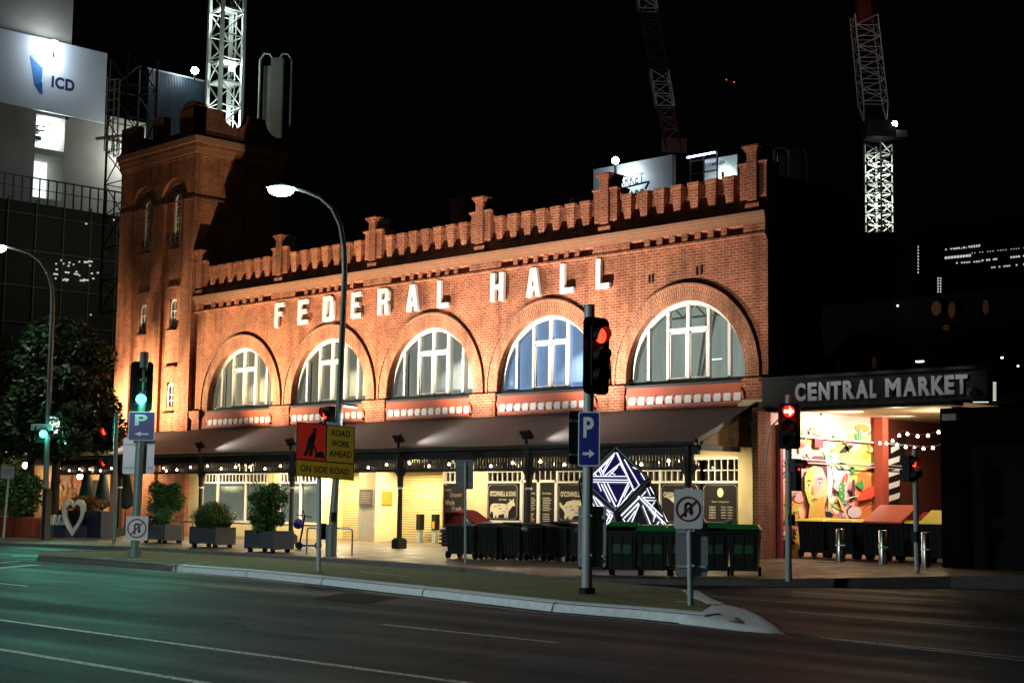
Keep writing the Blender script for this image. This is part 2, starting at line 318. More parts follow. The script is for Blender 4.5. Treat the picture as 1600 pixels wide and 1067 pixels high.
# median island between the road and the slip lane
def P0(x, y, z=0): v = onZ(x, y, z); return (v.x, v.y)
front = [P0(*p) for p in ((58, 876), (150, 882), (270, 892), (385, 901), (503, 913), (661, 931), (864, 955), (1000, 966), (1100, 976), (1160, 982), (1196, 985))]
back = [P0(*p) for p in ((62, 869), (230, 867), (420, 879), (600, 893), (760, 907), (900, 917), (1040, 929), (1095, 935), (1112, 947), (1138, 958), (1176, 972))]
mh = .14
med = mat('median_worn_grass_and_tar', (.10, .11, .04), .9, var=.55, scale=1.6, bump=.5, bscale=18)
poly = [(*p, mh) for p in front]+[(*p, mh) for p in reversed(back)]
mb = MB(); N = len(front)
for i in range(N-2):
    for k in range(6):
        t0, t1 = k/6, (k+1)/6
        L = lambda a, b, t: (a[0]*(1-t)+b[0]*t, a[1]*(1-t)+b[1]*t, mh+.01*sin(pi*t)-(.05 if (i >= N-3) else 0))
        mb.poly([L(front[i], back[i], t0), L(front[i+1], back[i+1], t0), L(front[i+1], back[i+1], t1), L(front[i], back[i], t1)])
tag(mb.build('median_island', med), kind='structure')
# kerb stones of the median: front edge painted white from px 270 on, bare concrete before
def kerbrun(name, pts, w, h, material, flip=False):
    mb = MB(); P = [Vector((x, y, 0)) for x, y in pts]; off = []
    for i, p in enumerate(P):
        d = (P[min(i+1, len(P)-1)]-P[max(i-1, 0)]).normalized(); nrm = Vector((-d.y, d.x, 0))*(-1 if flip else 1); off.append(nrm)
    prof = [(-.03, -.01), (.0, h*.7), (.05, h+.012), (w*.75, h+.02), (w, h*.9)]
    rows = [[P[i]+off[i]*a+ZV*b for a, b in prof] for i in range(len(P))]
    for i in range(len(P)-1):
        for k in range(len(prof)-1): mb.add([rows[i][k], rows[i+1][k], rows[i+1][k+1], rows[i][k+1]], [(0, 1, 2, 3)], 0, False)
    for r_ in (rows[0], rows[-1]): mb.poly(r_)
    tag(mb.build(name, material), kind='structure')
def resample(pts, step):
    out = [pts[0]]
    for a, b_ in zip(pts, pts[1:]):
        L = math.dist(a, b_); n_ = max(1, int(L/step))
        for k in range(1, n_+1): out.append((a[0]+(b_[0]-a[0])*k/n_, a[1]+(b_[1]-a[1])*k/n_))
    return out
kerbrun('median_kerb_bare', front[:3], .42, mh, M['kerbgrey'])
segs = [front[2:4], front[3:5], front[4:6], front[5:7], front[6:9]]
for k, sg in enumerate(segs):
    a, b_ = Vector(sg[0]), Vector(sg[-1]); sg = [tuple(v) for v in sg]
    d = (Vector(sg[1])-a).normalized()*.02; sg[0] = tuple(a+d); sg[-1] = tuple(b_-d)
    kerbrun('median_kerb', sg, .42, mh, M['kerbwhite'])
kerbrun('median_kerb', [back[i] for i in range(9, 6, -1)], .4, mh, M['kerbwhite'], flip=False)
kerbrun('median_kerb_bare', [back[i] for i in range(7, -1, -1)], .12, mh, M['kerbgrey'], flip=False)
# low rounded nose of the island
outl = [Vector((*P0(*p_), 0)) for p_ in ((1060, 974), (1120, 981), (1165, 986), (1200, 989), (1226, 989), (1218, 982), (1198, 973), (1170, 963), (1140, 955), (1112, 950), (1075, 962))]
cen = sum(outl, Vector())/len(outl); vs = []; nn = len(outl)
for s_, h_ in ((1, -.01), (.93, .07), (.80, .125), (.55, .155), (.2, .16)):
    for p_ in outl: f_ = max(0, min(1, (P0(1200, 985)[0]-p_.x)/1.2)) if True else 1; q = cen+(p_-cen)*s_; vs.append(Vector((q.x, q.y, h_*(.45+.55*f_))))
fs = [(i_*nn+k, i_*nn+(k+1) % nn, (i_+1)*nn+(k+1) % nn, (i_+1)*nn+k) for i_ in range(4) for k in range(nn)]+[tuple(range(4*nn, 5*nn))]
mb = MB(); mb.add(vs, fs, 0, True); tag(mb.build('median_nose', M['kerbwhite']), kind='structure')
# painted road markings
def worn():
    mt, n, l, b = nt('worn_road_paint'); g = n.new('ShaderNodeNewGeometry'); a = n.new('ShaderNodeTexNoise'); a.inputs['Scale'].default_value = 16; a.inputs['Detail'].default_value = 7; a.inputs['Roughness'].default_value = .7; l.new(g.outputs['Position'], a.inputs['Vector'])
    r = n.new('ShaderNodeValToRGB'); e = r.color_ramp.elements; e[0].position = .42; e[0].color = (.02, .022, .022, 1); e[1].position = .52; e[1].color = (.40, .43, .43, 1); l.new(a.outputs['Fac'], r.inputs[0]); l.new(r.outputs[0], b.inputs['Base Color']); b.inputs['Roughness'].default_value = .65; return mt
paint = worn()
mb = MB()
def line(a, b_, w, z=.004):
    a = Vector((*a, z)); b_ = Vector((*b_, z)); d = (b_-a).normalized(); s = Vector((-d.y, d.x, 0))*w/2; n_ = max(1, int((b_-a).length/1.5))
    for k in range(n_):
        p = a+(b_-a)*k/n_; q = a+(b_-a)*(k+1)/n_; mb.poly([p-s, q-s, q+s, p+s])
line((-60, 10.9), (4, 10.25), .12); line((-60, 9.0), (8, 8.2), .13)
line((-17.2, 14.42), (-13.7, 14.33), .1); line((-38, 15.1), (-28.6, 14.93), .1); line((-50, 15.3), (-47, 15.22), .1)
for x0 in (-6, 4): line((x0, 14.2), (x0+3.5, 14.1), .1)
off = [(p[0], p[1]-.38) for p in front]
for a, b_ in zip(off, off[1:]): line(a, b_, .07)
line((-13, 17.9), (2, 16.1), .1); line(P0(1100, 930), P0(1235, 941), .08); line(P0(1232, 955), P0(1600, 985), .08)
line(P0(1225, 990), P0(1600, 1032), .08)
line(P0(-30, 890), P0(58, 882), .35); line(P0(-30, 882), P0(35, 876), .1); line(P0(20, 869), P0(100, 867), .25)
tag(mb.build('road_markings', paint), kind='structure')
# low painted stripes and slabs on the island
mb = MB()
for (a, b_, w) in (((140, 872), (175, 873), .5), ((200, 874), (232, 875), .35), ((260, 884), (330, 879), .1), ((560, 893), (640, 902), .07), ((650, 914), (720, 912), .07), ((1058, 942), (1075, 941), .3)):
    p, q = P0(*a, mh), P0(*b_, mh); zz = mh+.016; p = Vector((*p, zz)); q = Vector((*q, zz)); d = (q-p).normalized(); s = Vector((-d.y, d.x, 0))*w/2; mb.poly([p-s, q-s, q+s, p+s])
tag(mb.build('median_markings', paint), kind='structure')
# darker tar patch in the road
mb = MB(); a = [P0(487, 935), P0(545, 925), P0(628, 934), P0(570, 944)]; mb.poly([(*p, .004) for p in a]); tag(mb.build('road_patch', mat('fresh_tar', (.008, .008, .008), .9, spec=.1)), kind='structure')
# fallen leaves and litter along the gutter
mb = MB()
for _ in range(140):
    k = random.randrange(4, 13); t = random.random(); x = KERB[k][0]*(1-t)+KERB[k+1][0]*t; y = KERB[k][1]*(1-t)+KERB[k+1][1]*t-random.random()**2*1.6-.08; a = random.random()*pi; s = random.uniform(.02, .06)
    mb.poly([(x+cos(a+j*pi/2)*s, y+sin(a+j*pi/2)*s*.7, .01+.01*random.random()) for j in range(4)])
tag(mb.build('leaf_litter', mat('dry_leaf', (.20, .15, .09), .8, var=.5, scale=20)), 'dry leaves and paper scraps lying along the footpath gutter', 'litter', kind='stuff')
mb = MB()
random.seed(91)
for _ in range(2600):
    t = random.random()*(N-2.2); i = int(t); f_ = t-i; w_ = random.uniform(.1, .97)
    a = [front[i][k]*(1-f_)+front[i+1][k]*f_ for k in (0, 1)]; b_ = [back[i][k]*(1-f_)+back[i+1][k]*f_ for k in (0, 1)]
    x, y = a[0]*(1-w_)+b_[0]*w_, a[1]*(1-w_)+b_[1]*w_
    if (sin(x*.9+y*1.3)+sin(x*.37-y*.8)) < -.7: continue
    an = random.random()*pi; dx, dy = cos(an)*.012, sin(an)*.012; h_ = random.uniform(.015, .035); lx, ly = random.uniform(-.02, .02), random.uniform(-.02, .02)
    mb.poly([(x-dx, y-dy, mh), (x+dx, y+dy, mh), (x+lx, y+ly, mh+h_)])
tag(mb.build('median_grass', mat('dry_grass_blade', (.10, .12, .03), .7, var=.4)), 'short patchy dry grass growing over the median island', 'grass', kind='stuff')
# ================= the brick market hall =================
FY = 35.2; BX = [-28.68-5.56*k for k in range(5)]; XR, XL = -25.72, -54.3
hall = thing('market_hall', 'long red brick market hall with five arched windows and white FEDERAL HALL letters', 'building', (-40, FY, gz(FY)))
CZ, RI, RO, SILL = 5.48, 2.19, 2.68, 5.27
def arch_wall(mb, x0, x1, z0, z1, cx, cz, r, y, dep, n=36, mi=0, sill=None):
    """wall face x0..x1, z0..z1 at y with a round headed opening; reveal of depth dep"""
    s = cz if sill is None else sill
    xs = [cx-r*cos(pi*k/n) for k in range(n+1)]; zs = [cz+r*sin(pi*k/n) for k in range(n+1)]
    for k in range(n): mb.poly([(xs[k], y, zs[k]), (xs[k+1], y, zs[k+1]), (xs[k+1], y, z1), (xs[k], y, z1)], mi)
    for a, b_ in ((x0, cx-r), (cx+r, x1)):
        if b_-a > 1e-4: mb.poly([(a, y, z0), (b_, y, z0), (b_, y, z1), (a, y, z1)], mi)
    if s > z0: mb.poly([(cx-r, y, z0), (cx+r, y, z0), (cx+r, y, s), (cx-r, y, s)], mi)
    pts = [(cx-r, s)]+list(zip(xs, zs))+[(cx+r, s)]
    for (a, c), (b_, d) in zip(pts, pts[1:]): mb.poly([(a, y, c), (a, y+dep, c), (b_, y+dep, d), (b_, y, d)], mi)
    mb.poly([(cx-r, y, s), (cx+r, y, s), (cx+r, y+dep, s), (cx-r, y+dep, s)], mi)
mb = MB(); edges = [XR]+[(BX[k]+BX[k+1])/2 for k in range(4)]+[XL]
for k in range(5): arch_wall(mb, edges[k+1], edges[k], 4.4, 9.97, BX[k], CZ, RO-.25, FY, .32, sill=SILL)
mb.build('wall', M['brick'], hall)
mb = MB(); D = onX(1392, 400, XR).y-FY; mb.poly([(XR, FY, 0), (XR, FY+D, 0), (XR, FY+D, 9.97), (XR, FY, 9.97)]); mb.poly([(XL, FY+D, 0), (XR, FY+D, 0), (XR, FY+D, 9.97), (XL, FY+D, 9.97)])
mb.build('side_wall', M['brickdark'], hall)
mb = MB(); mb.poly([(XL, FY+.3, 9.6), (XR, FY+.3, 9.6), (XR, FY+D/2, 9.9), (XL, FY+D/2, 9.9)]); mb.poly([(XL, FY+D/2, 9.9), (XR, FY+D/2, 9.9), (XR, FY+D, 9.6), (XL, FY+D, 9.6)])
mb.box((XR-.3, FY+.5, 9.9), (XR-.02, FY+4.2, 11.05)); mb.build('roof', M['roofdark'], hall)
# arch rings, hood moulds
for k, cx in enumerate(BX):
    mb = MB(); n = 48; za = SILL-CZ
    def ringpts(r): return [(r, za)]+[(r*cos(pi*i/n), r*sin(pi*i/n)) for i in range(n+1)]+[(-r, za)]
    def band(r0, r1, y0, y1, mi=0):
        A, B = ringpts(r0), ringpts(r1)
        for i in range(len(A)-1):
            a0, a1, b0, b1 = A[i], A[i+1], B[i], B[i+1]
            mb.poly([(a0[0], y0, a0[1]), (b0[0], y0, b0[1]), (b1[0], y0, b1[1]), (a1[0], y0, a1[1])], mi)
            mb.poly([(b0[0], y0, b0[1]), (b0[0], y1, b0[1]), (b1[0], y1, b1[1]), (b1[0], y0, b1[1])], mi)
            mb.poly([(a0[0], y0, a0[1]), (a1[0], y0, a1[1]), (a1[0], y1, a1[1]), (a0[0], y1, a0[1])], mi)
    band(RI+.02, RO-.04, -.05, .30); band(RO-.04, RO+.03, -.085, .0)
    o = mb.build('arch_ring', M['ring'], hall); o.location = (cx, FY, CZ)
# windows
blindmats = []
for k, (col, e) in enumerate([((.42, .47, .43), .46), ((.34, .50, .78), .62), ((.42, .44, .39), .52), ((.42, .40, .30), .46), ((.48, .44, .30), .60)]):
    mt = mat('self_lit_blind', col, .8, var=.28, scale=1.0); N_ = mt.node_tree; b = N_.nodes['Principled BSDF']; b.inputs['Emission Strength'].default_value = e; blindmats.append(mt)  # blinds emit their own glow, standing in for flood and room light
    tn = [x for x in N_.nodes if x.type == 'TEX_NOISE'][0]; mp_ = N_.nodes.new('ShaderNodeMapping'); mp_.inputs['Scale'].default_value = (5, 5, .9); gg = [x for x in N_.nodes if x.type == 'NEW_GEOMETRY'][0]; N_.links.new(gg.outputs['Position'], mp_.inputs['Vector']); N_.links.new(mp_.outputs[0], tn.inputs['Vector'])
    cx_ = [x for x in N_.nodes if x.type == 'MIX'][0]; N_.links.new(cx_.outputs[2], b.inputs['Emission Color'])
MU = [-1.5, -.75, 0, .75, 1.5]
for k, cx in enumerate(BX):
    mb = MB(); y0, y1 = FY+.16, FY+.26; n = 40; ro, ri = RI+.03, RI-.11
    def pt(r, t): return (cx+r*cos(t), CZ+r*sin(t))
    for i in range(n):
        t0, t1 = pi*i/n, pi*(i+1)/n; a, b_, c, d = pt(ri, t0), pt(ro, t0), pt(ro, t1), pt(ri, t1)
        mb.poly([(a[0], y0, a[1]), (b_[0], y0, b_[1]), (c[0], y0, c[1]), (d[0], y0, d[1])]); mb.poly([(a[0], y0, a[1]), (d[0], y0, d[1]), (d[0], y1+.1, d[1]), (a[0], y1+.1, a[1])])
    for sx in (-1, 1): mb.box((cx+sx*ro, y0, SILL+.05), (cx+sx*ri, y1, CZ))
    mb.box((cx-ro, y0-.02, SILL), (cx+ro, y1, SILL+.12))
    for x in MU:
        wd = .06 if abs(x) in (.0,) else .05; h = sqrt(ri*ri-x*x)+CZ
        mb.box((cx+x-wd, y0-.012, SILL+.12), (cx+x+wd, y1, h+.02))
    zt = 6.86; mb.box((cx-.75, y0-.02, zt-.05), (cx+.75, y1, zt+.05))
    for s in (-1, 1):       # casement sashes inside the middle pair
        xa, xb = sorted((cx+s*.06, cx+s*.70))
        for (p, q) in (((xa, SILL+.12), (xa+.05, zt-.05)), ((xb-.05, SILL+.12), (xb, zt-.05)), ((xa, SILL+.12), (xb, SILL+.19)), ((xa, zt-.11), (xb, zt-.05))): mb.box((p[0], y0+.01, p[1]), (q[0], y1-.02, q[1]))
    w = mb.build('window', M['frame'], hall)
    mb = MB(); pts = [(cx+ri*cos(pi*i/30), FY+.23, CZ+ri*sin(pi*i/30)) for i in range(31)]; mb.poly([(cx-ri, FY+.23, SILL+.1), (cx+ri, FY+.23, SILL+.1)]+pts); mb.build('pane', M['glass'], w)
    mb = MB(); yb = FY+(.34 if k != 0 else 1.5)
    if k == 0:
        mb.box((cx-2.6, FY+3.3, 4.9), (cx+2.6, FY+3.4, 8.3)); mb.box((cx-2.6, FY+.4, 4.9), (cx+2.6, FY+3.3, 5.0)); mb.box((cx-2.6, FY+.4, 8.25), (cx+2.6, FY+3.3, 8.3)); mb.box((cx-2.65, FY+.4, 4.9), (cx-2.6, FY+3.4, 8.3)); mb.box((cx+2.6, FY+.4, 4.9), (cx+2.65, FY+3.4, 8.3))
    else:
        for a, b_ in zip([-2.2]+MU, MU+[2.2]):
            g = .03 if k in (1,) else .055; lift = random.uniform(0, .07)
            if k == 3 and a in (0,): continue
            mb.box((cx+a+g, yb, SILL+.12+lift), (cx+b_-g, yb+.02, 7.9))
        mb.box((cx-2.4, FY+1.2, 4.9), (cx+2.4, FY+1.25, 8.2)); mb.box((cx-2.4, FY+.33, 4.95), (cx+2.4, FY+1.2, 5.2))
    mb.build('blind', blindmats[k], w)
    if k == 0:
        mb = MB()
        for s in (-1, 1):
            mb.bar((cx+s*.9-.4, FY+2.2, 5), (cx+s*.9+.5, FY+2.2, 8.2), .07); mb.bar((cx+s*1.7, FY+2.6, 5), (cx+s*1.1, FY+2.6, 8.2), .06)
        mb.bar((cx-2.2, FY+2.1, 7.5), (cx+2.2, FY+2.1, 7.5), .06); mb.bar((cx-2.2, FY+2.1, 7.9), (cx+2.2, FY+2.1, 7.9), .06)
        for j in range(10): mb.bar((cx-2.2+j*.44, FY+2.1, 7.5 if j % 2 else 7.9), (cx-1.76+j*.44, FY+2.1, 7.9 if j % 2 else 7.5), .04)
        mb.build('roof_truss', M['steelwhite'], w)
        mb = MB(); mb.box((cx-.1, FY+1.4, 6.06), (cx+.25, FY+1.43, 6.09)); mb.build('tube_light', emit('office_tube', (.85, .95, 1), 2.5), w)
    # sill panel: sloping red render, dark brackets and white blocks
    ztop, zb = 5.22, 4.62; x0, x1 = cx-2.12, cx+2.12
    mb = MB(); mb.add([(x0, FY-.10, ztop-.02), (x1, FY-.10, ztop-.02), (x1, FY-.13, 4.94), (x0, FY-.13, 4.94), (x0, FY+.1, ztop-.02), (x1, FY+.1, ztop-.02), (x0, FY, 4.94), (x1, FY, 4.94)], [(0, 1, 2, 3), (4, 5, 1, 0), (3, 2, 7, 6)])
    mb.box((x0, FY-.11, zb), (x1, FY, 4.69)); mb.box((x0, FY-.02, 4.69), (x1, FY, 4.94))
    nb = 12; st = (x1-x0)/nb
    for j in range(nb+1):
        x = x0+j*st; mb.add([(x-.045, FY-.02, 4.69), (x+.045, FY-.02, 4.69), (x+.045, FY-.12, 4.99), (x-.045, FY-.12, 4.99), (x-.045, FY-.015, 5.0), (x+.045, FY-.015, 5.0)], [(0, 1, 2, 3), (2, 5, 4, 3), (0, 3, 4), (1, 5, 2)])
    mb.build('sill_panel', M['redpaint'], hall)
    for j in range(nb): x = x0+j*st; MB().box((x+.05, FY-.07, 4.70), (x+st-.05, FY-.02, 4.93)).build('white_block', M['white'], hall)
    mb = MB(); mb.box((x0-.02, FY-.14, ztop-.02), (x1+.02, FY+.2, SILL+.0)); mb.build('window_sill', M['darkmetal'], hall)
# corbelled pier blocks at the arch springings
PX = [XR-.42]+[(BX[k]+BX[k+1])/2 for k in range(4)]+[XL+.38]
for i, px in enumerate(PX):
    h = .62 if 0 < i < 5 else .37; mb = MB(); prof = [(5.30, .16, 0), (5.08, .16, 0), (5.0, .12, -.05), (4.93, .08, -.09), (4.55, .08, -.09)]
    L = [(px-h-dx, px+h+dx, FY-pr, z) for z, pr, dx in prof]
    for (a0, a1, ay, az), (b0, b1, by, bz) in zip(L, L[1:]):
        mb.poly([(b0, by, bz), (b1, by, bz), (a1, ay, az), (a0, ay, az)]); mb.poly([(b1, by, bz), (b1, FY, bz), (a1, FY, az), (a1, ay, az)]); mb.poly([(b0, FY, bz), (b0, by, bz), (a0, ay, az), (a0, FY, az)])
    a0, a1, ay, az = L[0]; mb.poly([(a0, ay, az), (a1, ay, az), (a1, FY, az+.03), (a0, FY, az+.03)])
    mb.build('pier_block', M['brick'], hall)
# cornice bands and toothed course
mb = MB(); f = FY
for z0, z1, pr in ((9.86, 9.97, .17), (9.77, 9.86, .15), (9.70, 9.77, .13)): mb.box((XL, f-pr, z0), (XR-.004+.01, f+.4, z1))
mb.box((XL, f-.125, 9.62), (XR, f, 9.70))
mb.build('cornice', M['ledge'], hall)
mb = MB(); zt0, zt1 = 9.36, 9.62
for i in range(5):
    xa, xb = edges[i+1]+.75, edges[i]-.75; W = xb-xa; cuts = []; x = xa; pat = [.58]+[.27]*6+[.58]; gap = (W-sum(pat))/(len(pat)-1)
    mb.box((edges[i+1], f-.12, zt0), (xa, f, zt1))
    for j, s in enumerate(pat):
        mb.add([(x, f-.01, zt0+.20), (x+s, f-.01, zt0+.20), (x+s, f-.12, zt1), (x, f-.12, zt1), (x, f, zt0+.20), (x+s, f, zt0+.20)], [(0, 1, 2, 3), (4, 5, 1, 0)])
        x += s
        if j < len(pat)-1: mb.box((x, f-.12, zt0), (x+gap, f, zt1)); x += gap
    mb.box((x, f-.12, zt0), (edges[i], f, zt1))
mb.box((XL, f-.14, 9.29), (XR, f, 9.36)); mb.box((XL, f-.09, 9.23), (XR, f, 9.29)); mb.box((XL, f-.045, 9.17), (XR, f, 9.23))
mb.build('toothed_course', M['brick'], hall)
# small slot vents above the right hand arch
mb = MB()
for px_, py_ in ((1015, 436), (1020, 435), (1089, 424), (1096, 422)): p = onY(px_, py_, FY); mb.box((p.x-.03, FY-.02, p.z-.12), (p.x+.03, FY, p.z+.12))
mb.build('slot_vent', M['black'], hall)
# parapet with ribs, piers and swept shoulders
PY = FY+.10; PXS = [-26.17, -31.75, -37.32, -42.9, -48.5, -53.95]
mb = MB(); mb.box((XL, PY, 9.97), (XR, PY+.35, 10.98)); mb.box((XL, PY-.03, 10.98), (XR, PY+.38, 11.06)); mb.build('parapet', M['brick'], hall)
mb = MB()
for i in range(5):
    a, b_ = PXS[i+1]+.86, PXS[i]-.86; n = 7
    for j in range(n):
        x = a+(b_-a)*j/(n-1); 
        prof = [(10.28, .11, .10), (10.42, .13, .12), (10.62, .155, .14), (10.82, .175, .16), (10.98, .185, .17), (11.07, .21, .19), (11.12, .21, .19)]
        for (z0, w0, p0), (z1, w1, p1) in zip(prof, prof[1:]):
            mb.poly([(x-w0, PY-p0, z0), (x+w0, PY-p0, z0), (x+w1, PY-p1, z1), (x-w1, PY-p1, z1)])
            for s in (-1, 1): mb.poly([(x+s*w0, PY-p0, z0), (x+s*w0, PY, z0), (x+s*w1, PY, z1), (x+s*w1, PY-p1, z1)])
        mb.poly([(x-.21, PY-.19, 11.12), (x+.21, PY-.19, 11.12), (x+.21, PY+.3, 11.12), (x-.21, PY+.3, 11.12)]); mb.poly([(x-.11, PY-.10, 10.28), (x-.11, PY, 10.28), (x+.11, PY, 10.28), (x+.11, PY-.10, 10.28)]); mb.build('parapet_rib', M['brick'], hall); mb = MB()
for i, px in enumerate(PXS):
    mb = MB(); q = PY
    def B(x0, x1, pr, z0, z1): mb.box((px+x0, q-pr, z0), (px+x1, q+.40, z1))
    B(-.17, .17, .24, 10.3, 11.68); B(-.20, .20, .27, 11.68, 11.74); B(-.24, .24, .30, 11.74, 11.80); B(-.28, .28, .33, 11.80, 11.86)
    for s in (-1, 1):
        xs = sorted((s*.17, s*.46)); B(xs[0], xs[1], .16, 10.36, 11.30); xs = sorted((s*.17, s*.49)); B(xs[0], xs[1], .19, 11.30, 11.35); xs = sorted((s*.17, s*.52)); B(xs[0], xs[1], .22, 11.35, 11.40)
        P = [(s*.46, 10.98), (s*.46, 11.38)]+[(s*(.46+.42*(1-cos(pi/2*t/6))), 11.38-.30*sin(pi/2*t/6)) for t in range(1, 7)]+[(s*.88, 10.98)]
        if s < 0: P = P[::-1]
        if -54.3 < px+P[-1][0] and not (i == 0 and s == 1) and not (i == 5 and s == -1): mb.prism(P, (px, q-.05, 0), XV, ZV, YV*.4)
    mb.box((px-.24, FY-.12, 9.975), (px+.24, q+.3, 10.22)); mb.build('parapet_pier', M['brick'], hall)
# lettering
LET = [('F', 431), ('E', 467), ('D', 506), ('E', 550), ('R', 591), ('A', 636), ('L', 684), ('H', 767), ('A', 823), ('L', 876), ('L', 932)]
def glyph(ch):      # block letter polygons on a 1 x 1 cell, stroke s wide, t high
    s, t = .34, .17; R = lambda a, b, c, d: [(a, b), (c, b), (c, d), (a, d)]
    if ch == 'L': return [R(0, 0, s, 1), R(s, 0, 1, t)]
    if ch == 'F': return [R(0, 0, s, 1), R(s, 1-t, 1, 1), R(s, .46, .8, .46+t)]
    if ch == 'E': return [R(0, 0, s, 1), R(s, 1-t, 1, 1), R(s, .43, .82, .43+t), R(s, 0, 1, t)]
    if ch == 'H': return [R(0, 0, s, 1), R(1-s, 0, 1, 1), R(s, .42, 1-s, .42+t)]
    if ch == 'D': return [R(0, 0, s, 1), [(s, 0), (.72, 0), (.93, .08), (1, .22), (1, .78), (.93, .92), (.72, 1), (s, 1), (s, 1-t), (.60, 1-t), (.66, .74), (.66, .26), (.60, t), (s, t)]]
    if ch == 'R': return [R(0, 0, s, 1), [(s, .42), (.62, .42), (.66, 0), (1, 0), (.97, .36), (.86, .49), (.98, .58), (1, .85), (.9, .96), (.72, 1), (s, 1), (s, .85), (.62, .85), (.66, .78), (.66, .64), (.6, .57), (s, .57)]]
    if ch == 'A': return [[(0, 0), (.30, 0), (.36, .22), (.64, .22), (.70, 0), (1, 0), (.72, 1), (.28, 1)]]
for ch, lx in LET:
    p = onY(lx, 480, FY-.1); w, h = .56 if ch in 'LFE' else .62, .93; mb = MB()
    for pg in glyph(ch): mb.prism(pg, (p.x, FY-.04, 8.30), XV*w, ZV*h, YV*-.11)
    if ch == 'A': mb.prism([(.44, .36), (.56, .36), (.5, .68)], (p.x, FY-.151, 8.30), XV*w, ZV*h, YV*-.004, 1)
    mb.build('letter', [M['letter'], M['brickdark']], hall)
# ================= corner tower (part of the hall) =================
TY, TX0, TX1, TD = 35.0, -60.1, -54.3, 4.3; ZT = 15.9
mb = MB(); UP2 = [(-58.19, 1.02, 14.08), (-55.86, 1.02, 14.05)]
mid = (UP2[0][0]+UP2[1][0])/2
arch_wall(mb, TX0, mid, 14.08, 16.6, UP2[0][0], 14.09, 1.02, TY, .16, 24); arch_wall(mb, mid, TX1, 14.08, 16.6, UP2[1][0], 14.09, 1.02, TY, .16, 24)
# shaft below the arches with two recessed strips
cols = [(TX0, -58.92), (-57.46, -56.60), (-55.12, TX1)]
for a, b_ in cols: mb.box((a, TY, 0), (b_, TY+.5, 14.08))
for (a, b_), wins in (((-58.92, -57.46), [(-58.19, 12.45, 14.09), (-58.19, 8.95, 9.95)]), ((-56.60, -55.12), [(-55.86, 12.4, 14.09), (-55.86, 8.98, 10.0), (-55.86, 5.55, 6.55)])):
    y = TY+.14; cx = wins[0][0]; hw = .26; zc = [(0)]; cuts = sorted([(w_[1], w_[2]) for w_ in wins])
    mb.poly([(a, y, 0), (cx-hw, y, 0), (cx-hw, y, 14.1), (a, y, 14.1)]); mb.poly([(cx+hw, y, 0), (b_, y, 0), (b_, y, 14.1), (cx+hw, y, 14.1)])
    z = 0
    for c0, c1 in cuts: 
        mb.poly([(cx-hw, y, z), (cx+hw, y, z), (cx+hw, y, c0), (cx-hw, y, c0)]); z = c1
        for s in (-1, 1): mb.poly([(cx+s*hw, y, c0), (cx+s*hw, y+.35, c0), (cx+s*hw, y+.35, c1), (cx+s*hw, y, c1)])
    if z < 14.1: mb.poly([(cx-hw, y, z), (cx+hw, y, z), (cx+hw, y, 14.1), (cx-hw, y, 14.1)])
mb.poly([(TX0, TY, 0), (TX0, TY+TD, 0), (TX0, TY+TD, ZT), (TX0, TY, ZT)]); mb.poly([(TX1, TY+.5, 0), (TX1, TY+TD, 0), (TX1, TY+TD, ZT), (TX1, TY+.5, ZT)]); mb.poly([(TX1, TY, 14.08), (TX1, TY+.5, 14.08), (TX1, TY+.5, ZT), (TX1, TY, ZT)])
mb.poly([(TX0, TY+TD, 0), (TX1, TY+TD, 0), (TX1, TY+TD, ZT), (TX0, TY+TD, ZT)])
tower = mb.build('tower_wall', M['brick'], hall)
for cx, r, zc in UP2:           # stepped arch heads
    mb = MB(); n = 24
    steps = [(1.02, .14), (.80, .20), (.58, .27), (.24, .27)]
    for (r0, d0), (r1, d1) in zip(steps, steps[1:]):
        for i in range(n):
            t0, t1 = pi*i/n, pi*(i+1)/n; c = cx+(1.02-r0)*.25
            A = lambda rr, t: (cx+rr*cos(t), 14.09+rr*sin(t)); p, q, u_, v_ = A(r0, t0), A(r0, t1), A(r1, t1), A(r1, t0)
            mb.poly([(p[0], TY+d0, p[1]), (q[0], TY+d0, q[1]), (u_[0], TY+d0, u_[1]), (v_[0], TY+d0, v_[1])]); mb.poly([(v_[0], TY+d0, v_[1]), (u_[0], TY+d0, u_[1]), (u_[0], TY+d1, u_[1]), (v_[0], TY+d1, v_[1])])
    mb.poly([(cx+.4*cos(pi*i/n), TY+.40, 14.09+.4*sin(pi*i/n)) for i in range(n+1)]); mb.build('stepped_arch', M['brick'], tower)
for a_, b_ in (((TX0-.02, TY-.05, 14.05), (-58.92, TY, 14.12)), ((-57.46, TY-.05, 14.05), (-56.6, TY, 14.12)), ((-55.12, TY-.05, 14.05), (TX1+.05, TY, 14.12)), ((TX1, TY-.05, 14.05), (TX1+.06, TY+TD, 14.13))): MB().box(a_, b_).build('string_course', M['brickdark'], tower)
for cx, z in ((-58.19, 10.45), (-55.86, 10.5), (-55.86, 7.15)): MB().box((cx-.42, TY+.04, z), (cx+.42, TY+.14, z+.07)).build('lintel', M['brickdark'], tower)
for k, (z0, z1, p) in enumerate(((15.85, 15.95, .05), (15.95, 16.2, .09), (16.2, 16.38, .14), (16.38, 16.64, .21))):
    mb = MB(); mb.box((TX0-p, TY-p, z0), (TX1+p, TY+TD+p, z1)); mb.build('tower_cornice', M['ledge'] if k % 2 else M['brick'], tower)
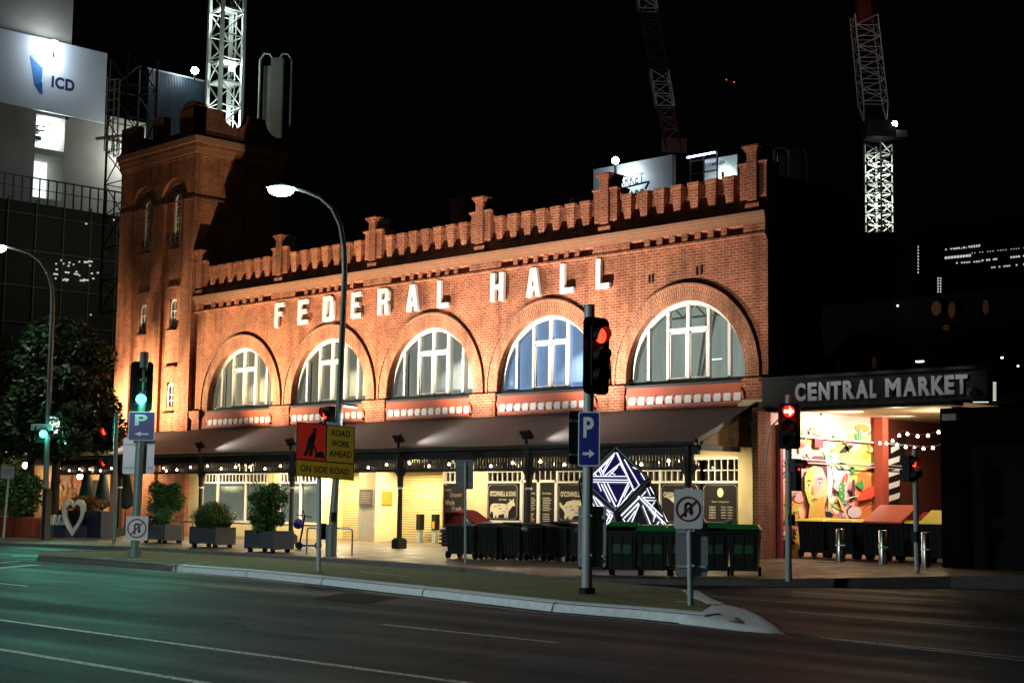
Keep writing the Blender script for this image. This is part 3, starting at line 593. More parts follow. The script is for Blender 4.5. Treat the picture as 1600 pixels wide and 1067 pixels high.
for cx, z0, z1 in ((-58.19, 12.45, 14.48), (-55.86, 12.4, 14.48), (-58.19, 8.95, 10.0), (-55.86, 8.98, 10.05), (-55.86, 5.55, 6.55)):
    mb = MB(); y = TY+.24 if z1 < 14 else TY+.27; hw = .25; r = hw
    mb.box((cx-hw, y-.05, z0), (cx-hw+.07, y+.05, z1-r)); mb.box((cx+hw-.07, y-.05, z0), (cx+hw, y+.05, z1-r)); mb.box((cx-.015, y-.02, z0), (cx+.015, y+.02, z1-.03))
    n_ = max(3, int((z1-z0)/.3))
    for j in range(1, n_): zz = z0+(z1-r-z0)*j/n_; mb.box((cx-hw, y-.02, zz-.015), (cx+hw, y+.02, zz+.015))
    if z1 > 14: mb.box((cx-hw, y-.03, (z0+z1)/2-.03), (cx+hw, y+.03, (z0+z1)/2+.03))
    for i in range(10):
        t0, t1 = pi*i/10, pi*(i+1)/10; q = lambda rr, t: (cx+rr*cos(t), z1-r+rr*sin(t)); a, b_, c_, d = q(r, t0), q(r, t1), q(r-.07, t1), q(r-.07, t0)
        mb.poly([(a[0], y-.05, a[1]), (b_[0], y-.05, b_[1]), (c_[0], y-.05, c_[1]), (d[0], y-.05, d[1])]); mb.poly([(d[0], y-.05, d[1]), (c_[0], y-.05, c_[1]), (c_[0], y+.05, c_[1]), (d[0], y+.05, d[1])])
    wn = mb.build('tower_window', M['frame'], hall)
    mb = MB(); mb.poly([(cx-hw, y+.01, z0), (cx+hw, y+.01, z0), (cx+hw, y+.01, z1-r)]+[(cx+r*cos(pi*i/10), y+.01, z1-r+r*sin(pi*i/10)) for i in range(1, 10)]+[(cx-hw, y+.01, z1-r)]); mb.build('pane', mat('dark_pane', (.02, .022, .025), .1), wn)
    mb = MB(); mb.prism([(0, 0), (.5, .30), (.5, 0)], (cx-.32, TY-.06, z0-.28), YV, ZV, XV*.62); mb.build('sloping_sill', M['darkmetal'], wn)
# tower parapet: merlons, semicircular notches on the side
mb = MB(); z = 16.64
mb.box((TX0-.1, TY-.05, z), (-59.0, TY+.35, 17.85)); mb.box((-59.0, TY, z), (-57.2, TY+.3, 16.95)); mb.box((-57.5, TY-.05, 16.95), (-56.9, TY+.35, 17.9)); mb.box((-57.2, TY, z), (-55.6, TY+.3, 16.98)); mb.box((-55.55, TY-.05, z), (-54.2, TY+.35, 17.95))
mb.prism([(-.6, 0), (.6, 0), (.5, .18), (.2, .30), (-.2, .30), (-.5, .18)], (-54.85, TY-.05, 17.9), XV, ZV, YV*.4)
def notched(y0, y1, zb, ztop, notches):
    P = [(y0, zb), (y0, ztop)]
    for c, r in notches: P += [(c-r*cos(pi*i/14), ztop-r*sin(pi*i/14)) for i in range(15)]
    P += [(y1, ztop), (y1, zb)]
    mb.prism(P[::-1], (TX1-.25, 0, 0), YV, ZV, XV*.35)
notched(TY-.05, 39.9, z, 17.9, [(36.78, .62), (38.98, .66)])
mb.box((TX0-.1, TY, z), (TX0+.2, TY+TD, 17.6))
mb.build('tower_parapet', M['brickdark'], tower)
mb = MB(); mb.box((TX0, TY+.2, ZT), (TX1, TY+TD, 16.7)); mb.build('tower_roof', M['roofdark'], tower)
mb = MB(); mb.box((-41.0, 38, 10), (-40.2, 38.8, 12.75)); mb.box((-41.06, 37.94, 12.6), (-40.14, 38.86, 12.75)); 
p = onY(727, 330, 38.4); mb = MB(); mb.box((p.x-.35, 38, 10), (p.x+.35, 38.6, p.z+.45)); mb.box((p.x-.42, 37.95, p.z+.3), (p.x+.42, 38.65, p.z+.4)); mb.build('chimney', M['brickdark'], hall)
# ================= verandah (part of the hall) =================
AX0, AX1, GY, GZ_, WZ = -60.4, -26.05, 32.6, 3.45, 4.58
CX = [-55.2, -49.49, -43.89, -38.16, -32.39, -26.42]
mb = MB(); mb.poly([(AX0, GY-.12, GZ_), (AX1, GY-.12, GZ_), (AX1, FY+.02, WZ), (AX0, FY+.02, WZ)]); mb.poly([(AX0, GY-.12, GZ_-.04), (AX0, FY+.02, WZ-.04), (AX1, FY+.02, WZ-.04), (AX1, GY-.12, GZ_-.04)])
sl = Vector((0, FY+.02-(GY-.12), WZ-GZ_)); nn_ = XV.cross(sl).normalized(); x = AX0+.3
while False:
    p = Vector((x, GY-.12, GZ_))+nn_*.008; mb.obox(p+sl*.5, XV*.010, sl*.5, nn_*.008); x += .38
for f_ in ():
    p = Vector(((AX0+AX1)/2, GY-.12, GZ_))+sl*f_+nn_*.004; mb.obox(p, XV*(AX1-AX0)/2, sl.normalized()*.015, nn_*.003)
aw = mb.build('verandah_roof', M['awning'], hall)
mb = MB(); mb.tube([(AX0, GY-.16, GZ_-.04), (AX1, GY-.16, GZ_-.04)], .075, 8); mb.build('gutter', M['darkmetal'], aw)
mb = MB(); mb.poly([(AX0, GY, 3.32), (AX0, FY, 3.52), (AX1, FY, 3.52), (AX1, GY, 3.32)]); mb.build('soffit', mat('verandah_soffit', (.20, .15, .09), .7), aw)
mb = MB()
mb.box((AX0, GY-.05, 3.10), (AX1, GY+.05, 3.40)); mb.box((AX0, GY-.04, 2.70), (AX1, GY+.04, 2.78)); mb.box((AX0, GY-.035, 2.95+.0), (AX0+.01, GY+.035, 3.1))
for a, b_ in zip([AX0]+CX, CX):
    n = int((b_-a-.3)/.115); m_ = (a+b_)/2
    for j in range(n+1):
        x = a+.15+(b_-a-.3)*j/n
        if abs(x-m_) < .75 and (abs(abs(x-m_)-.42) < .16 or abs(x-m_) < .13): continue
        mb.box((x-.034, GY-.02, 2.78), (x+.034, GY+.02, 3.10))
    for o_ in (-.42, 0, .42):
        P = [(-.17, .32), (-.17, 0), (-.12, 0), (-.12, .16)]+[(-.12*cos(pi*i/8), .16+.12*sin(pi*i/8)) for i in range(9)]+[(.12, 0), (.17, 0), (.17, .32)]
        mb.prism(P, (m_+o_, GY-.02, 2.78), XV, ZV, YV*.04)
mb.build('frieze', M['darktimber'], aw)['kind'] = 'thing'
mb = MB(); mb.poly([(AX1+.03, GY-.1, GZ_-.06), (AX1+.03, GY-.1, GZ_+.03), (AX1+.03, FY, WZ+.03), (AX1+.03, FY, WZ-.12)]); mb.bar((AX1+.02, GY-.14, GZ_+.02), (AX1+.02, FY, WZ+.04), .09, .1); mb.box((AX1-.06, GY, 3.22), (AX1+.06, FY-.9, 3.36)); mb.build('barge_board', M['darktimber'], aw)
mb = MB(); mb.poly([(AX1, GY+.15, 3.37), (AX1, FY, 3.37), (AX1, FY, WZ-.1), (AX1, GY+.15, 3.45)]); gb = mb.build('gable_panel', mat('mustard_painted_panel', (.30, .17, .045), .6, var=.2), aw)
mb = MB(); text_flat(mb, 'MARKET', (AX1+.01, 33.95, 3.44), YV, ZV, 1.15, .34, 0, .03); mb.build('lettering', mat('faded_gable_letters', (.40, .34, .26), .7, var=.4), gb)
mb = MB(); mb.prism([(0, 0), (.22, .08), (.3, .3), (.2, .55), (.05, .6), (-.1, .5), (.04, .38), (.0, .2)], (AX1+.01, 34.8, 3.5), YV, ZV, XV*.03); mb.build('bracket_lamp', M['galv'], gb)
# columns
for x in CX:
    z0 = gz(GY); mb = MB(); mb.box((x-.17, GY-.17, z0), (x+.17, GY+.17, z0+.28)); mb.box((x-.13, GY-.13, z0+.28), (x+.13, GY+.13, z0+.33))
    mb.tube([(x, GY, z0+.3), (x, GY, 2.2)], [.085, .075], 12); mb.tube([(x, GY, 2.2), (x, GY, 2.28), (x, GY, 2.75), (x, GY, 2.85), (x, GY, 3.35)], [.08, .095, .11, .15, .15], 12)
    for s in (-1, 1): mb.prism([(0, 0), (.30*s, .34), (.30*s, .42), (0, .42)][::s], (x, GY-.03, 2.42), XV, ZV, YV*.06)
    c_ = mb.build('column', M['darktimber'], aw)
    mb = MB(); mb.tube([(x, GY, 2.16), (x, GY, 2.22)], .105, 14); mb.build('collar', M['white'], c_)
# downpipe at the right end
mb = MB(); mb.tube([(AX1+.42, FY-.10, 3.9), (AX1+.35, FY-.12, 3.2), (AX1+.22, FY-.1, 2.6), (AX1+.25, FY-.08, gz(FY))], .05, 8); mb.tube([(AX1+.05, FY-.3, 3.4), (AX1+.1, FY-.3, 2.3)], .06, 8); mb.build('downpipe', M['darkmetal'], hall)
# ================= shopfronts =================
F0 = gz(FY)-.05; HZ = 3.55
ENT = (-45.65, -39.05)          # recessed entry with two roller shutters
mb = MB()
def wallbox(x0, x1, z0, z1, y0=FY, y1=FY+.3): mb.box((x0, y0, z0), (x1, y1, z1))
wallbox(-26.68, XR, F0, 4.7, FY-.1); wallbox(-38.0, -36.9, F0, HZ); wallbox(-49.0, -48.2, F0, HZ); wallbox(-54.75, -53.4, F0, HZ); wallbox(ENT[1]-.0, ENT[1]+.12, F0, HZ, FY, FY+1.0)
for a, b_ in ((-53.4, -49.0), (-48.2, -45.65), (-36.9, -35.3), (-33.75, -26.68), (-38.93, -38.0)): wallbox(a, b_, F0, .95 if a < -45 else 1.22, FY+.02)
wallbox(XL-6, XR, 3.1, 4.7, FY+.005, FY+.25)
wallbox(ENT[0]-.15, ENT[0], F0, HZ, FY, FY+1.0)
mb.build('shop_wall', M['cream'], hall)
mb = MB(); mb.box((-43.42, FY-.02, F0), (-42.5, FY+1.0, HZ)); p_ = mb.build('entry_pillar', M['cream'], hall)
mb = MB(); mb.box((-43.42, FY-.035, F0), (-42.5, FY-.02, 2.05)); mb.build('marble_dado', mat('stone_dado', (.55, .50, .42), .5, var=.25), p_)
mb = MB(); mb.box((-43.36, FY-.06, 1.62), (-42.6, FY-.035, 2.18)); mb.build('plaque', mat('bronze_grey_plaque', (.20, .16, .13), .4), p_)
mb = MB()
for j in range(7): mb.box((-43.28, FY-.064, 1.70+j*.06), (-42.68-(j % 3)*.05, FY-.06, 1.72+j*.06))
mb.build('plaque_lines', M['posterink'], p_)
mb = MB(); mb.box((-42.5, FY+.25, 1.65), (-42.46, FY+.72, 2.12)); mb.build('brass_notice', mat('brass_yellow_sheet', (.55, .38, .06), .35, metal=.5), p_)
for a, b_ in ((-45.65, -43.42), (-42.5, -39.05)):
    mb = MB(); mb.box((a, FY+.98, F0), (b_, FY+1.06, 3.3)); sh = mb.build('roller_shutter', M['shutter'], hall)
    mb = MB(); mb.box((a, FY+.93, F0), (a+.07, FY+1.0, 3.25)); mb.box((b_-.07, FY+.93, F0), (b_, FY+1.0, 3.25)); mb.box((a, FY+.9, 3.2), (b_, FY+1.1, 3.5)); mb.build('guide_rail', M['cream'], sh)
# glazed bays with a transom grid
def bay(x0, x1, z0, splits, kind, trans=(2.44, 3.08), cols_=None):
    mb = MB(); t0, t1 = trans; y = FY+.04
    for x in [x0]+splits+[x1]: mb.box((x-.04, y-.03, z0), (x+.04, y+.06, t1))
    mb.box((x0, y-.04, t0-.05), (x1, y+.06, t0+.02)); mb.box((x0, y-.04, t1-.02), (x1, y+.06, t1+.06)); mb.box((x0, y-.05, z0-.06), (x1, y+.06, z0+.02))
    n = max(2, int((x1-x0)/.22))
    for j in range(1, n): x = x0+(x1-x0)*j/n; mb.box((x-.014, y-.015, t0), (x+.014, y+.02, t1))
    mb.box((x0, y-.015, (t0+t1)/2-.014), (x1, y+.02, (t0+t1)/2+.014))
    f = mb.build('shop_window', M['frame'], hall)
    mb = MB(); mb.poly([(x0, y+.03, z0), (x1, y+.03, z0), (x1, y+.03, t1), (x0, y+.03, t1)]); mb.build('pane', M['glass'], f)
    if kind:
        mb = MB(); xs = [x0]+splits+[x1]
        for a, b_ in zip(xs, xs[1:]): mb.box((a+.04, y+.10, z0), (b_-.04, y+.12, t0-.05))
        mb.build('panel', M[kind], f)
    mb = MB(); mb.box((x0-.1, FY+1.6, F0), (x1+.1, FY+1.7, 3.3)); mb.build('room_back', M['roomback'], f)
    return f
M['frost'] = mat('self_lit_frosted_panel', (.58, .62, .52), .35, var=.25, scale=1.2)
b = M['frost'].node_tree.nodes['Principled BSDF']; b.inputs['Emission Color'].default_value = (.62, .68, .52, 1); b.inputs['Emission Strength'].default_value = .22  # panels emit a glow in place of lamp light falling on them
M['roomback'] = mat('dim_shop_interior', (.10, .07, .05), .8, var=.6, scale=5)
w2 = bay(-53.4, -49.0, .95, [-52.3, -50.4], 'frost'); w3 = bay(-48.2, -45.75, .95, [-46.9], 'frost'); bay(-38.95, -38.0, .95, [], None)
bay(-60.2, -54.8, .55, [-58.9, -57.6, -56.2], None)
b1 = bay(-36.9, -35.3, 1.2, [], None); b2 = bay(-33.75, -31.9, 1.2, [], None); b3 = bay(-31.9, -28.05, 1.2, [-29.6], None); b4 = bay(-28.05, -26.68, 1.2, [], None)
# doorway between the two shopfront posters
mb = MB(); y = FY+.04
for x in (-35.3, -34.55, -33.78): mb.box((x-.06, y-.05, F0), (x+.06, y+.08, 2.5))
mb.box((-35.3, y-.05, 2.42), (-33.75, y+.08, 2.5)); mb.box((-35.3, y-.04, 3.05), (-33.75, y+.06, 3.12))
for j in range(7): mb.box((-35.25+j*.24-.012, y-.01, 2.5), (-35.25+j*.24+.012, y+.02, 3.05))
dr = mb.build('shop_door', M['frame'], hall)
for a, b_ in ((-35.22, -34.63), (-34.47, -33.86)):
    mb = MB(); mb.box((a, y-.01, .6), (b_, y+.03, 2.38)); mb.build('door_leaf', M['poster'], dr)
mb = MB()
for a in (-35.10, -34.40):
    text_flat(mb, 'Our Promise', (a, y-.014, 2.05), XV, ZV, .38, .07)
    for j in range(14):
        if j != 8: mb.box((a+random.uniform(0, .04), y-.014, 1.93-j*.055), (a+.36+random.uniform(-.06, .04), y-.012, 1.945-j*.055))
mb.build('door_text', M['posterink'], dr)
def poster(x0, x1, z0, z1, fn):
    mb = MB(); y = FY-.005; mb.box((x0, y-.012, z0), (x1, y, z1)); p = mb.build('poster', M['poster'], hall)
    mb = MB(); yy = y-.017; c = .09; W, H = x1-x0-.1, z1-z0-.1; o = Vector((x0+.05, yy, z0+.05))
    P = [(c, 0), (W-c, 0), (W, c), (W, H-c), (W-c, H), (c, H), (0, H-c), (0, c)]
    for i in range(8): a, b_ = P[i], P[(i+1) % 8]; mb.bar(o+XV*a[0]+ZV*a[1], o+XV*b_[0]+ZV*b_[1], .014, .006)
    fn(mb, x0, x1, z0, z1, yy); mb.build('poster_print', M['posterink'], p)
def head(mb, x0, x1, z1, yy):
    text_flat(mb, "O'CONNELL & SONS", (x0+.12, yy, z1-.42), XV, ZV, x1-x0-.24, .17, 0, .03); text_flat(mb, 'EST 1903', ((x0+x1)/2-.17, yy, z1-.56), XV, ZV, .34, .06, 0, .02)
COW = [(.02, .44), (.06, .55), (.14, .60), (.5, .60), (.66, .58), (.76, .66), (.80, .72), (.72, .78), (.80, .78), (.84, .73), (.90, .76), (.93, .84), (.95, .74), (.93, .70), (.99, .56), (.96, .50), (.88, .50), (.82, .40), (.74, .30), (.71, .02), (.66, .02), (.65, .16), (.62, .02), (.58, .02), (.57, .18), (.36, .14), (.33, .02), (.27, .02), (.25, .15), (.2, .02), (.15, .02), (.13, .22), (.05, .28), (.0, .1)]
PIG = [(.10, .48), (.2, .62), (.4, .68), (.62, .66), (.74, .72), (.80, .60), (.90, .50), (.97, .44), (.96, .36), (.86, .32), (.78, .24), (.73, .02), (.66, .02), (.63, .16), (.42, .13), (.36, .02), (.26, .02), (.25, .14), (.18, .02), (.12, .04), (.14, .22), (.08, .34), (-.02, .46), (-.04, .56), (.02, .60), (.03, .52)]
SHEEP = [(.2, .8), (.1, .86), (.05, .95), (.2, 1.0), (.4, .95), (.52, .84), (.62, .6), (.70, .45), (.72, .25), (.74, .02), (.66, .02), (.6, .22), (.5, .4), (.42, .55), (.32, .66)]
def meat(an, txt=True):
    def f(mb, x0, x1, z0, z1, yy):
        head(mb, x0, x1, z1, yy); W = x1-x0-.24; mb.poly([(x0+.12+a*W, yy, z0+.06+b_*W*.66) for a, b_ in an][::-1])
    return f
poster(-36.84, -35.42, 1.22, 2.40, meat(COW)); poster(-33.68, -32.1, 1.22, 2.40, meat(PIG)); poster(-29.55, -28.12, 1.24, 2.40, meat(SHEEP))
for x0, an in ((-36.84, COW), (-33.68, PIG)):       # little dark cuts names on the animals
    mb = MB()
    for w_, (a, b_) in zip(('Chuck', 'Rib', 'Loin', 'Rump', 'Brisket', 'Shank'), ((.14, .46), (.36, .36), (.3, .5), (.6, .5), (.52, .24), (.62, .36))): text_flat(mb, w_, (x0+.14+a*1.15, FY-.026, 1.29+b_*.76), XV, ZV, .13, .05, 0, .02)
    mb.build('cut_names', M['poster'], hall)
def hours(mb, x0, x1, z0, z1, yy):
    cx = (x0+x1)/2; mb.poly([(cx+.11*cos(2*pi*i/24), yy, z1-.27+.13*sin(2*pi*i/24)) for i in range(24)][::-1]); text_flat(mb, 'Market Trading Hours', (cx-.3, yy, z1-.56), XV, ZV, .6, .06, 0, 0)
    for j, (d, h) in enumerate((('TUESDAY', '7:00am - 5:30pm'), ('WEDNESDAY', '9:00am - 5:30pm'), ('THURSDAY', '9:00am - 5:30pm'), ('FRIDAY', '7:00am - 9:00pm'), ('SATURDAY', '7:00am - 3:00pm'))):
        text_flat(mb, d, (x0+.24, yy, z1-.70-j*.075), XV, ZV, .24, .045, 0, .02); text_flat(mb, h, (x0+.66, yy, z1-.70-j*.075), XV, ZV, .42, .045, 0, .01)
poster(-28.0, -26.72, 1.26, 2.40, hours)
def board(mb, x0, x1, z0, z1, yy):
    pass
mb = MB(); mb.box((-38.93, FY-.03, .97), (-37.9, FY-.005, 2.33)); bb = mb.build('chalkboard', M['poster'], hall)
mb = MB()
for t, x, z, w_, h in (('Open', -38.85, 2.12, .3, .1), ('Dozens', -38.6, 1.95, .55, .14), ('Whole', -38.85, 1.68, .45, .16), ('Fresh', -38.5, 1.5, .45, .14), ('$20', -38.5, 1.22, .4, .2)): text_flat(mb, t, (x, FY-.034, z), XV, ZV, w_, h, 0, 0)
mb.build('chalk_text', mat('dull_chalk', (.30, .26, .20), .8, var=.5), bb)
mb = MB(); mb.box((-38.95, FY-.045, .93), (-38.9, FY, 2.37)); mb.box((-38.95, FY-.045, .93), (-37.9, FY, .97)); mb.build('board_frame', mat('dark_red_frame', (.10, .012, .012), .5), bb)
mb = MB(); mb.box((-47.95, FY+.01, 3.12-.3), (-46.2, FY+.02, 3.1)); 
# shop sign boards glimpsed in the first bay
mb = MB()
for x in (-59.6, -58.4, -55.9): mb.box((x, FY+.0, .7), (x+.7, FY+.02, 1.9))
mb.build('menu_card', mat('menu_card_paper', (.55, .50, .42), .6, var=.4, scale=8), hall)
# lights under the verandah
for i, (x, yy, pw) in enumerate(((-57.3, 34.0, 130), (-51.6, 34.0, 190), (-47.2, 34.0, 220), (-44.5, 34.9, 360), (-40.8, 34.9, 360), (-37.4, 34.0, 120), (-34.6, 34.0, 75), (-31.0, 34.0, 85), (-27.6, 34.0, 120))):
    fx = thing('batten_light', None, 'light', (x, yy, 3.30), 0, 'batten lights under the verandah')
    MB().box((-.6, -.05, .03), (.6, .05, .10)).build('housing', M['white'], fx, local=True); MB().box((-.57, -.03, -.01), (.57, .03, .03)).build('tube', emit('warm_batten_tube', (1, .80, .38), 10, False), fx, local=True)
    fx['label'] = 'warm batten light under the verandah ' + ('above the cafe windows by the tower', 'above the planter with grassy leaves', 'left of the first cream roller shutter', 'in front of the left roller shutter', 'in front of the right roller shutter', 'above the chalkboard window', 'above the double door', 'behind the light sculpture', 'at the gable end above the trading hours poster')[i]
    l = lamp('AREA', 'batten_lamp', (x, yy, 3.28), pw, (1, .83, .50), .9, (x, yy+(1.6 if pw > 500 else .35), 0)); l.data.shape = 'RECTANGLE'; l.data.size = 1.1; l.data.size_y = .25
# floodlights on the verandah gutter, washing the brick
WARM, COOL = (1, .72, .40), (1, .89, .80)
FL = [(-60.4, (1, .76, .47), 10500), (-57.0, (1, .76, .47), 5600), (-49.49, (1, .79, .52), 5200), (-43.89, (1, .82, .60), 4800), (-38.16, (1, .88, .76), 4600), (-32.39, (1, .90, .80), 4400), (-27.6, COOL, 500)]
for i, (x, c_, pw) in enumerate(FL):
    if 0 < i < 6:
        fx = thing('floodlight', 'black floodlight on the verandah gutter above the ' + ('', 'pole of the road with the heart sign', 'two shrub planters', 'blue scooter', 'pillar between the roller shutters', 'row of dark wheeled bins')[i] if i != 1 else 'black floodlight on the verandah gutter below the brick tower', 'floodlight', (x, GY-.12, GZ_+.02), 0, 'floodlights along the verandah gutter')
        mb = MB(); mb.box((-.03, -.03, 0), (.03, .03, .22)); mb.bar((-.2, 0, .2), (.2, 0, .2), .04); mb.build('bracket', M['black'], fx, local=True)
        n_ = Vector((.12, .8, .62)).normalized(); a_ = Vector((n_.y, -n_.x, 0)).normalized(); b_ = n_.cross(a_)
        mb = MB(); mb.obox(Vector((0, 0, .30)), a_*.22, b_*.14, n_*.05); mb.build('lamp_housing', M['black'], fx, local=True)
        mb = MB(); mb.obox(Vector((0, 0, .30))+n_*.055, a_*.17, b_*.10, n_*.004); mb.build('lamp_face', emit('flood_face_'+str(i), c_, 3, False), fx, local=True)
    lamp('SPOT', 'flood_lamp', (x+.06, GY-.02, GZ_+.42), pw, c_, .10, (x+2.6, FY, 14 if i > 1 else 12.5), 132 if i > 1 else 136, 1)
    if 0 < i < 6: lamp('SPOT', 'flood_spill', (x+.2, GY-.05, GZ_+.62), 330, (1, .95, .90), .08, (x+2.0, GY+1.7, GZ_+.62), 105, 1)
# festoon strings of warm bulbs
def festoon(name, label, pts, nb, sag, grp='festoon light strings'):
    t = thing(name, label, 'string lights', pts[0], 0, grp); mb = MB(); allp = []
    for a, b_ in zip(pts, pts[1:]):
        a, b_ = Vector(a), Vector(b_); seg = [a.lerp(b_, i/10)-ZV*sag*4*(i/10)*(1-i/10) for i in range(11)]; mb.tube(seg, .008, 4, cap=False); allp += [(a, b_)]
    mb.build('cable', M['black'], t); mesh = None
    for a, b_ in allp:
        for j in range(nb):
            f_ = (j+.5)/nb; p = a.lerp(b_, f_)-ZV*(sag*4*f_*(1-f_)+.05)
            if mesh is None:
                m2 = MB(); m2.lathe([(0, -.032), (.03, -.03), (.046, 0), (.032, .03), (.012, .06)], n=8); ob = m2.build('bulb', M['bulb'], t, local=True); mesh = ob
            else: ob = mesh.copy(); C.objects.link(ob)
            ob.matrix_parent_inverse = t.matrix_basis.inverted(); ob.location = p
ds = ['by the cafe windows', 'above the grassy planter', 'above the blue scooter', 'above the roller shutters', 'above the wheeled bins', 'above the light sculpture']
for i, (a, b_) in enumerate(zip([AX0]+CX, CX)):
    festoon('festoon', 'string of warm round bulbs hung under the verandah ' + ds[i], [(a+.1, GY-.12, 3.12), ((a+b_)/2, GY-.12, 3.05), (b_-.1, GY-.12, 3.08), ((a+b_)/2, FY-.4, 3.12), (a+.1, GY+.12, 3.02)], 3, .17)
# ================= street furniture =================
def facing(az): return Vector((cos(az), sin(az), 0))
def signal_head(parent, base, az, lit, n=3, plate=True, arrow=False, sc_=1.0, name='signal_head'):
    """three aspect head; base = centre of the head, az = direction it faces"""
    f = facing(az); s = Vector((-f.y, f.x, 0)); base = Vector(base); H = .36*n*sc_
    mb = MB(); mb.obox(base-f*.02, s*.17*sc_, f*.10, ZV*H/2)
    for k in range(n):
        c = base+ZV*(H/2-.36*sc_*(k+.5)); mb.tube([c+f*.06, c+f*.12], .15*sc_, 16)
    if plate:
        W, HH = .31*sc_, H/2+.16*sc_; P = []
        for cx_, cz_, t0 in ((W-.12, HH-.12, 0), (-W+.12, HH-.12, pi/2), (-W+.12, -HH+.12, pi), (W-.12, -HH+.12, 1.5*pi)): P += [(cx_+.12*cos(t0+i*pi/8), cz_+.12*sin(t0+i*pi/8)) for i in range(5)]
        mb.prism(P, base+f*.0, s, ZV, f*.015)
    h = mb.build(name, M['black'], parent)
    mb = MB()
    for k in range(n):
        c = base+ZV*(H/2-.36*sc_*(k+.5)); nseg = 14; v = []
        for ring, (d, r) in enumerate(((.12, .152), (.27, .152))):
            for i in range(nseg+1):
                t = radians(-35)+radians(250)*i/nseg; dd = d if ring == 0 else d-.10*max(0, -sin(t)+.2); v.append(c+f*dd+s*(r*sc_*cos(t))+ZV*(r*sc_*sin(t)))
        mb.add(v, [(i, i+1, i+nseg+2, i+nseg+1) for i in range(nseg)], 0, True)
    mb.build('visor', M['black'], h)
    for k in range(n):
        c = base+ZV*(H/2-.36*sc_*(k+.5)); mb = MB(); cs = [c+f*.125+s*(.14*sc_*cos(2*pi*i/20))+ZV*(.14*sc_*sin(2*pi*i/20)) for i in range(20)]
        mb.poly(cs); mt_ = M['lens_off']
        if k == lit[0]: mt_ = M[lit[1]]
        L = mb.build('lens', mt_, h)
        if k == lit[0]:
            col = (1, .06, .03) if 'red' in lit[1] or 'arrow' in lit[1] else (.12, 1, .66)
            lamp('SPOT', 'signal_lamp', c+f*.16, lit[2], col, .12, c+f*5-ZV*1.9, 95, .8); lamp('POINT', 'signal_glow', c+f*.30, min(lit[2]*.12, 26), col, .14)
    return h
def rplate(mb, c, s, w, h, r=.04, n=None, th=.012, mi=0):
    n = n or s.cross(ZV); P = []
    for cx_, cz_, t0 in ((w/2-r, h/2-r, 0), (-w/2+r, h/2-r, pi/2), (-w/2+r, -h/2+r, pi), (w/2-r, -h/2+r, 1.5*pi)): P += [(cx_+r*cos(t0+i*pi/8), cz_+r*sin(t0+i*pi/8)) for i in range(5)]
    mb.prism(P, c, s, ZV, n*th, mi)
def tocam(p, turn=0):
    d = Vector((-p.x, -p.y, 0)).normalized(); a = atan2(d.y, d.x)+radians(turn); return a
def parking_sign(parent, c, az, w, h, arrow):
    n = facing(az); s = ZV.cross(n).normalized(); mb = MB(); rplate(mb, c, s, w, h, .05, n); o = mb.build('parking_sign', M['signwhite'], parent)
    mb = MB(); rplate(mb, c+n*.013, s, w-.04, h-.04, .04, n, .002); mb.build('sign_face', M['blue'], o)
    mb = MB(); z = c+n*.018; text_flat(mb, 'P', z-s*w*.26+ZV*h*.02, s, ZV, w*.48, h*.38, 0, .03); mb.build('letter', M['signwhite'], o); mb = MB()
    a = z-ZV*h*.27; d = s*arrow; mb.poly([a-d*w*.28+ZV*h*.025, a+d*w*.02+ZV*h*.025, a+d*w*.02-ZV*h*.025, a-d*w*.28-ZV*h*.025][::(-1 if arrow > 0 else 1)])
    mb.poly([a+d*w*.02+ZV*h*.08, a+d*w*.27, a+d*w*.02-ZV*h*.08][::(-1 if arrow > 0 else 1)]); mb.build('arrow', M['signwhite'], o); return o
def noturn_sign(parent, c, az, w, h):
    n = facing(az); s = ZV.cross(n).normalized(); mb = MB(); rplate(mb, c, s, w, h, .04, n); o = mb.build('no_u_turn_sign', M['signwhite'], parent)
    R_ = w*.44; z = c+n*.016
    def ann(r0, r1, zz, t0=0, t1=2*pi, k=32, ctr=(0, 0), sy=1):
        P = [(ctr[0]+r*cos(t0+(t1-t0)*i/k), (ctr[1]+r*sin(t0+(t1-t0)*i/k))*sy) for r in (r0, r1) for i in range(k+1)]
        return [zz+s*a+ZV*b_ for a, b_ in P], [(i, k+1+i, k+2+i, i+1) for i in range(k)]
    mb = MB(); v, f = ann(R_*.13, R_*.33, z, 0, pi, 14, (0, R_*.22)); mb.add(v, f)
    for x0, x1, z0, z1 in ((-.33, -.13, -.62, .22), (.13, .33, -.2, .22)): mb.poly([z+s*R_*a+ZV*R_*b_ for a, b_ in ((x0, z0), (x1, z0), (x1, z1), (x0, z1))])
    mb.poly([z+s*R_*a+ZV*R_*b_ for a, b_ in ((.0, -.18), (.23, -.55), (.46, -.18))]); mb.build('turn_arrow', M['signblack'], o)
    mb = MB(); v, f = ann(R_*.86, R_*1.0, z+n*.004); mb.add(v, f); d = (s+ZV).normalized(); e = (s-ZV).normalized(); mb.poly([z+n*.006-d*R_*.9+e*R_*.07, z+n*.006+d*R_*.9+e*R_*.07, z+n*.006+d*R_*.9-e*R_*.07, z+n*.006-d*R_*.9-e*R_*.07]); mb.build('red_ring', M['signred'], o); return o
def back_board(parent, c, az, w, h, material='signback', name='sign_back'):
    n = facing(az); s = ZV.cross(n).normalized(); mb = MB(); rplate(mb, c, s, w, h, .05, n); o = mb.build(name, M[material], parent)
    mb = MB(); 
    for z in (-h*.32, h*.32): mb.obox(c+n*.02+ZV*z, s*w*.45, n*.012, ZV*.02)
    mb.build('rail', M['galv'], o); return o
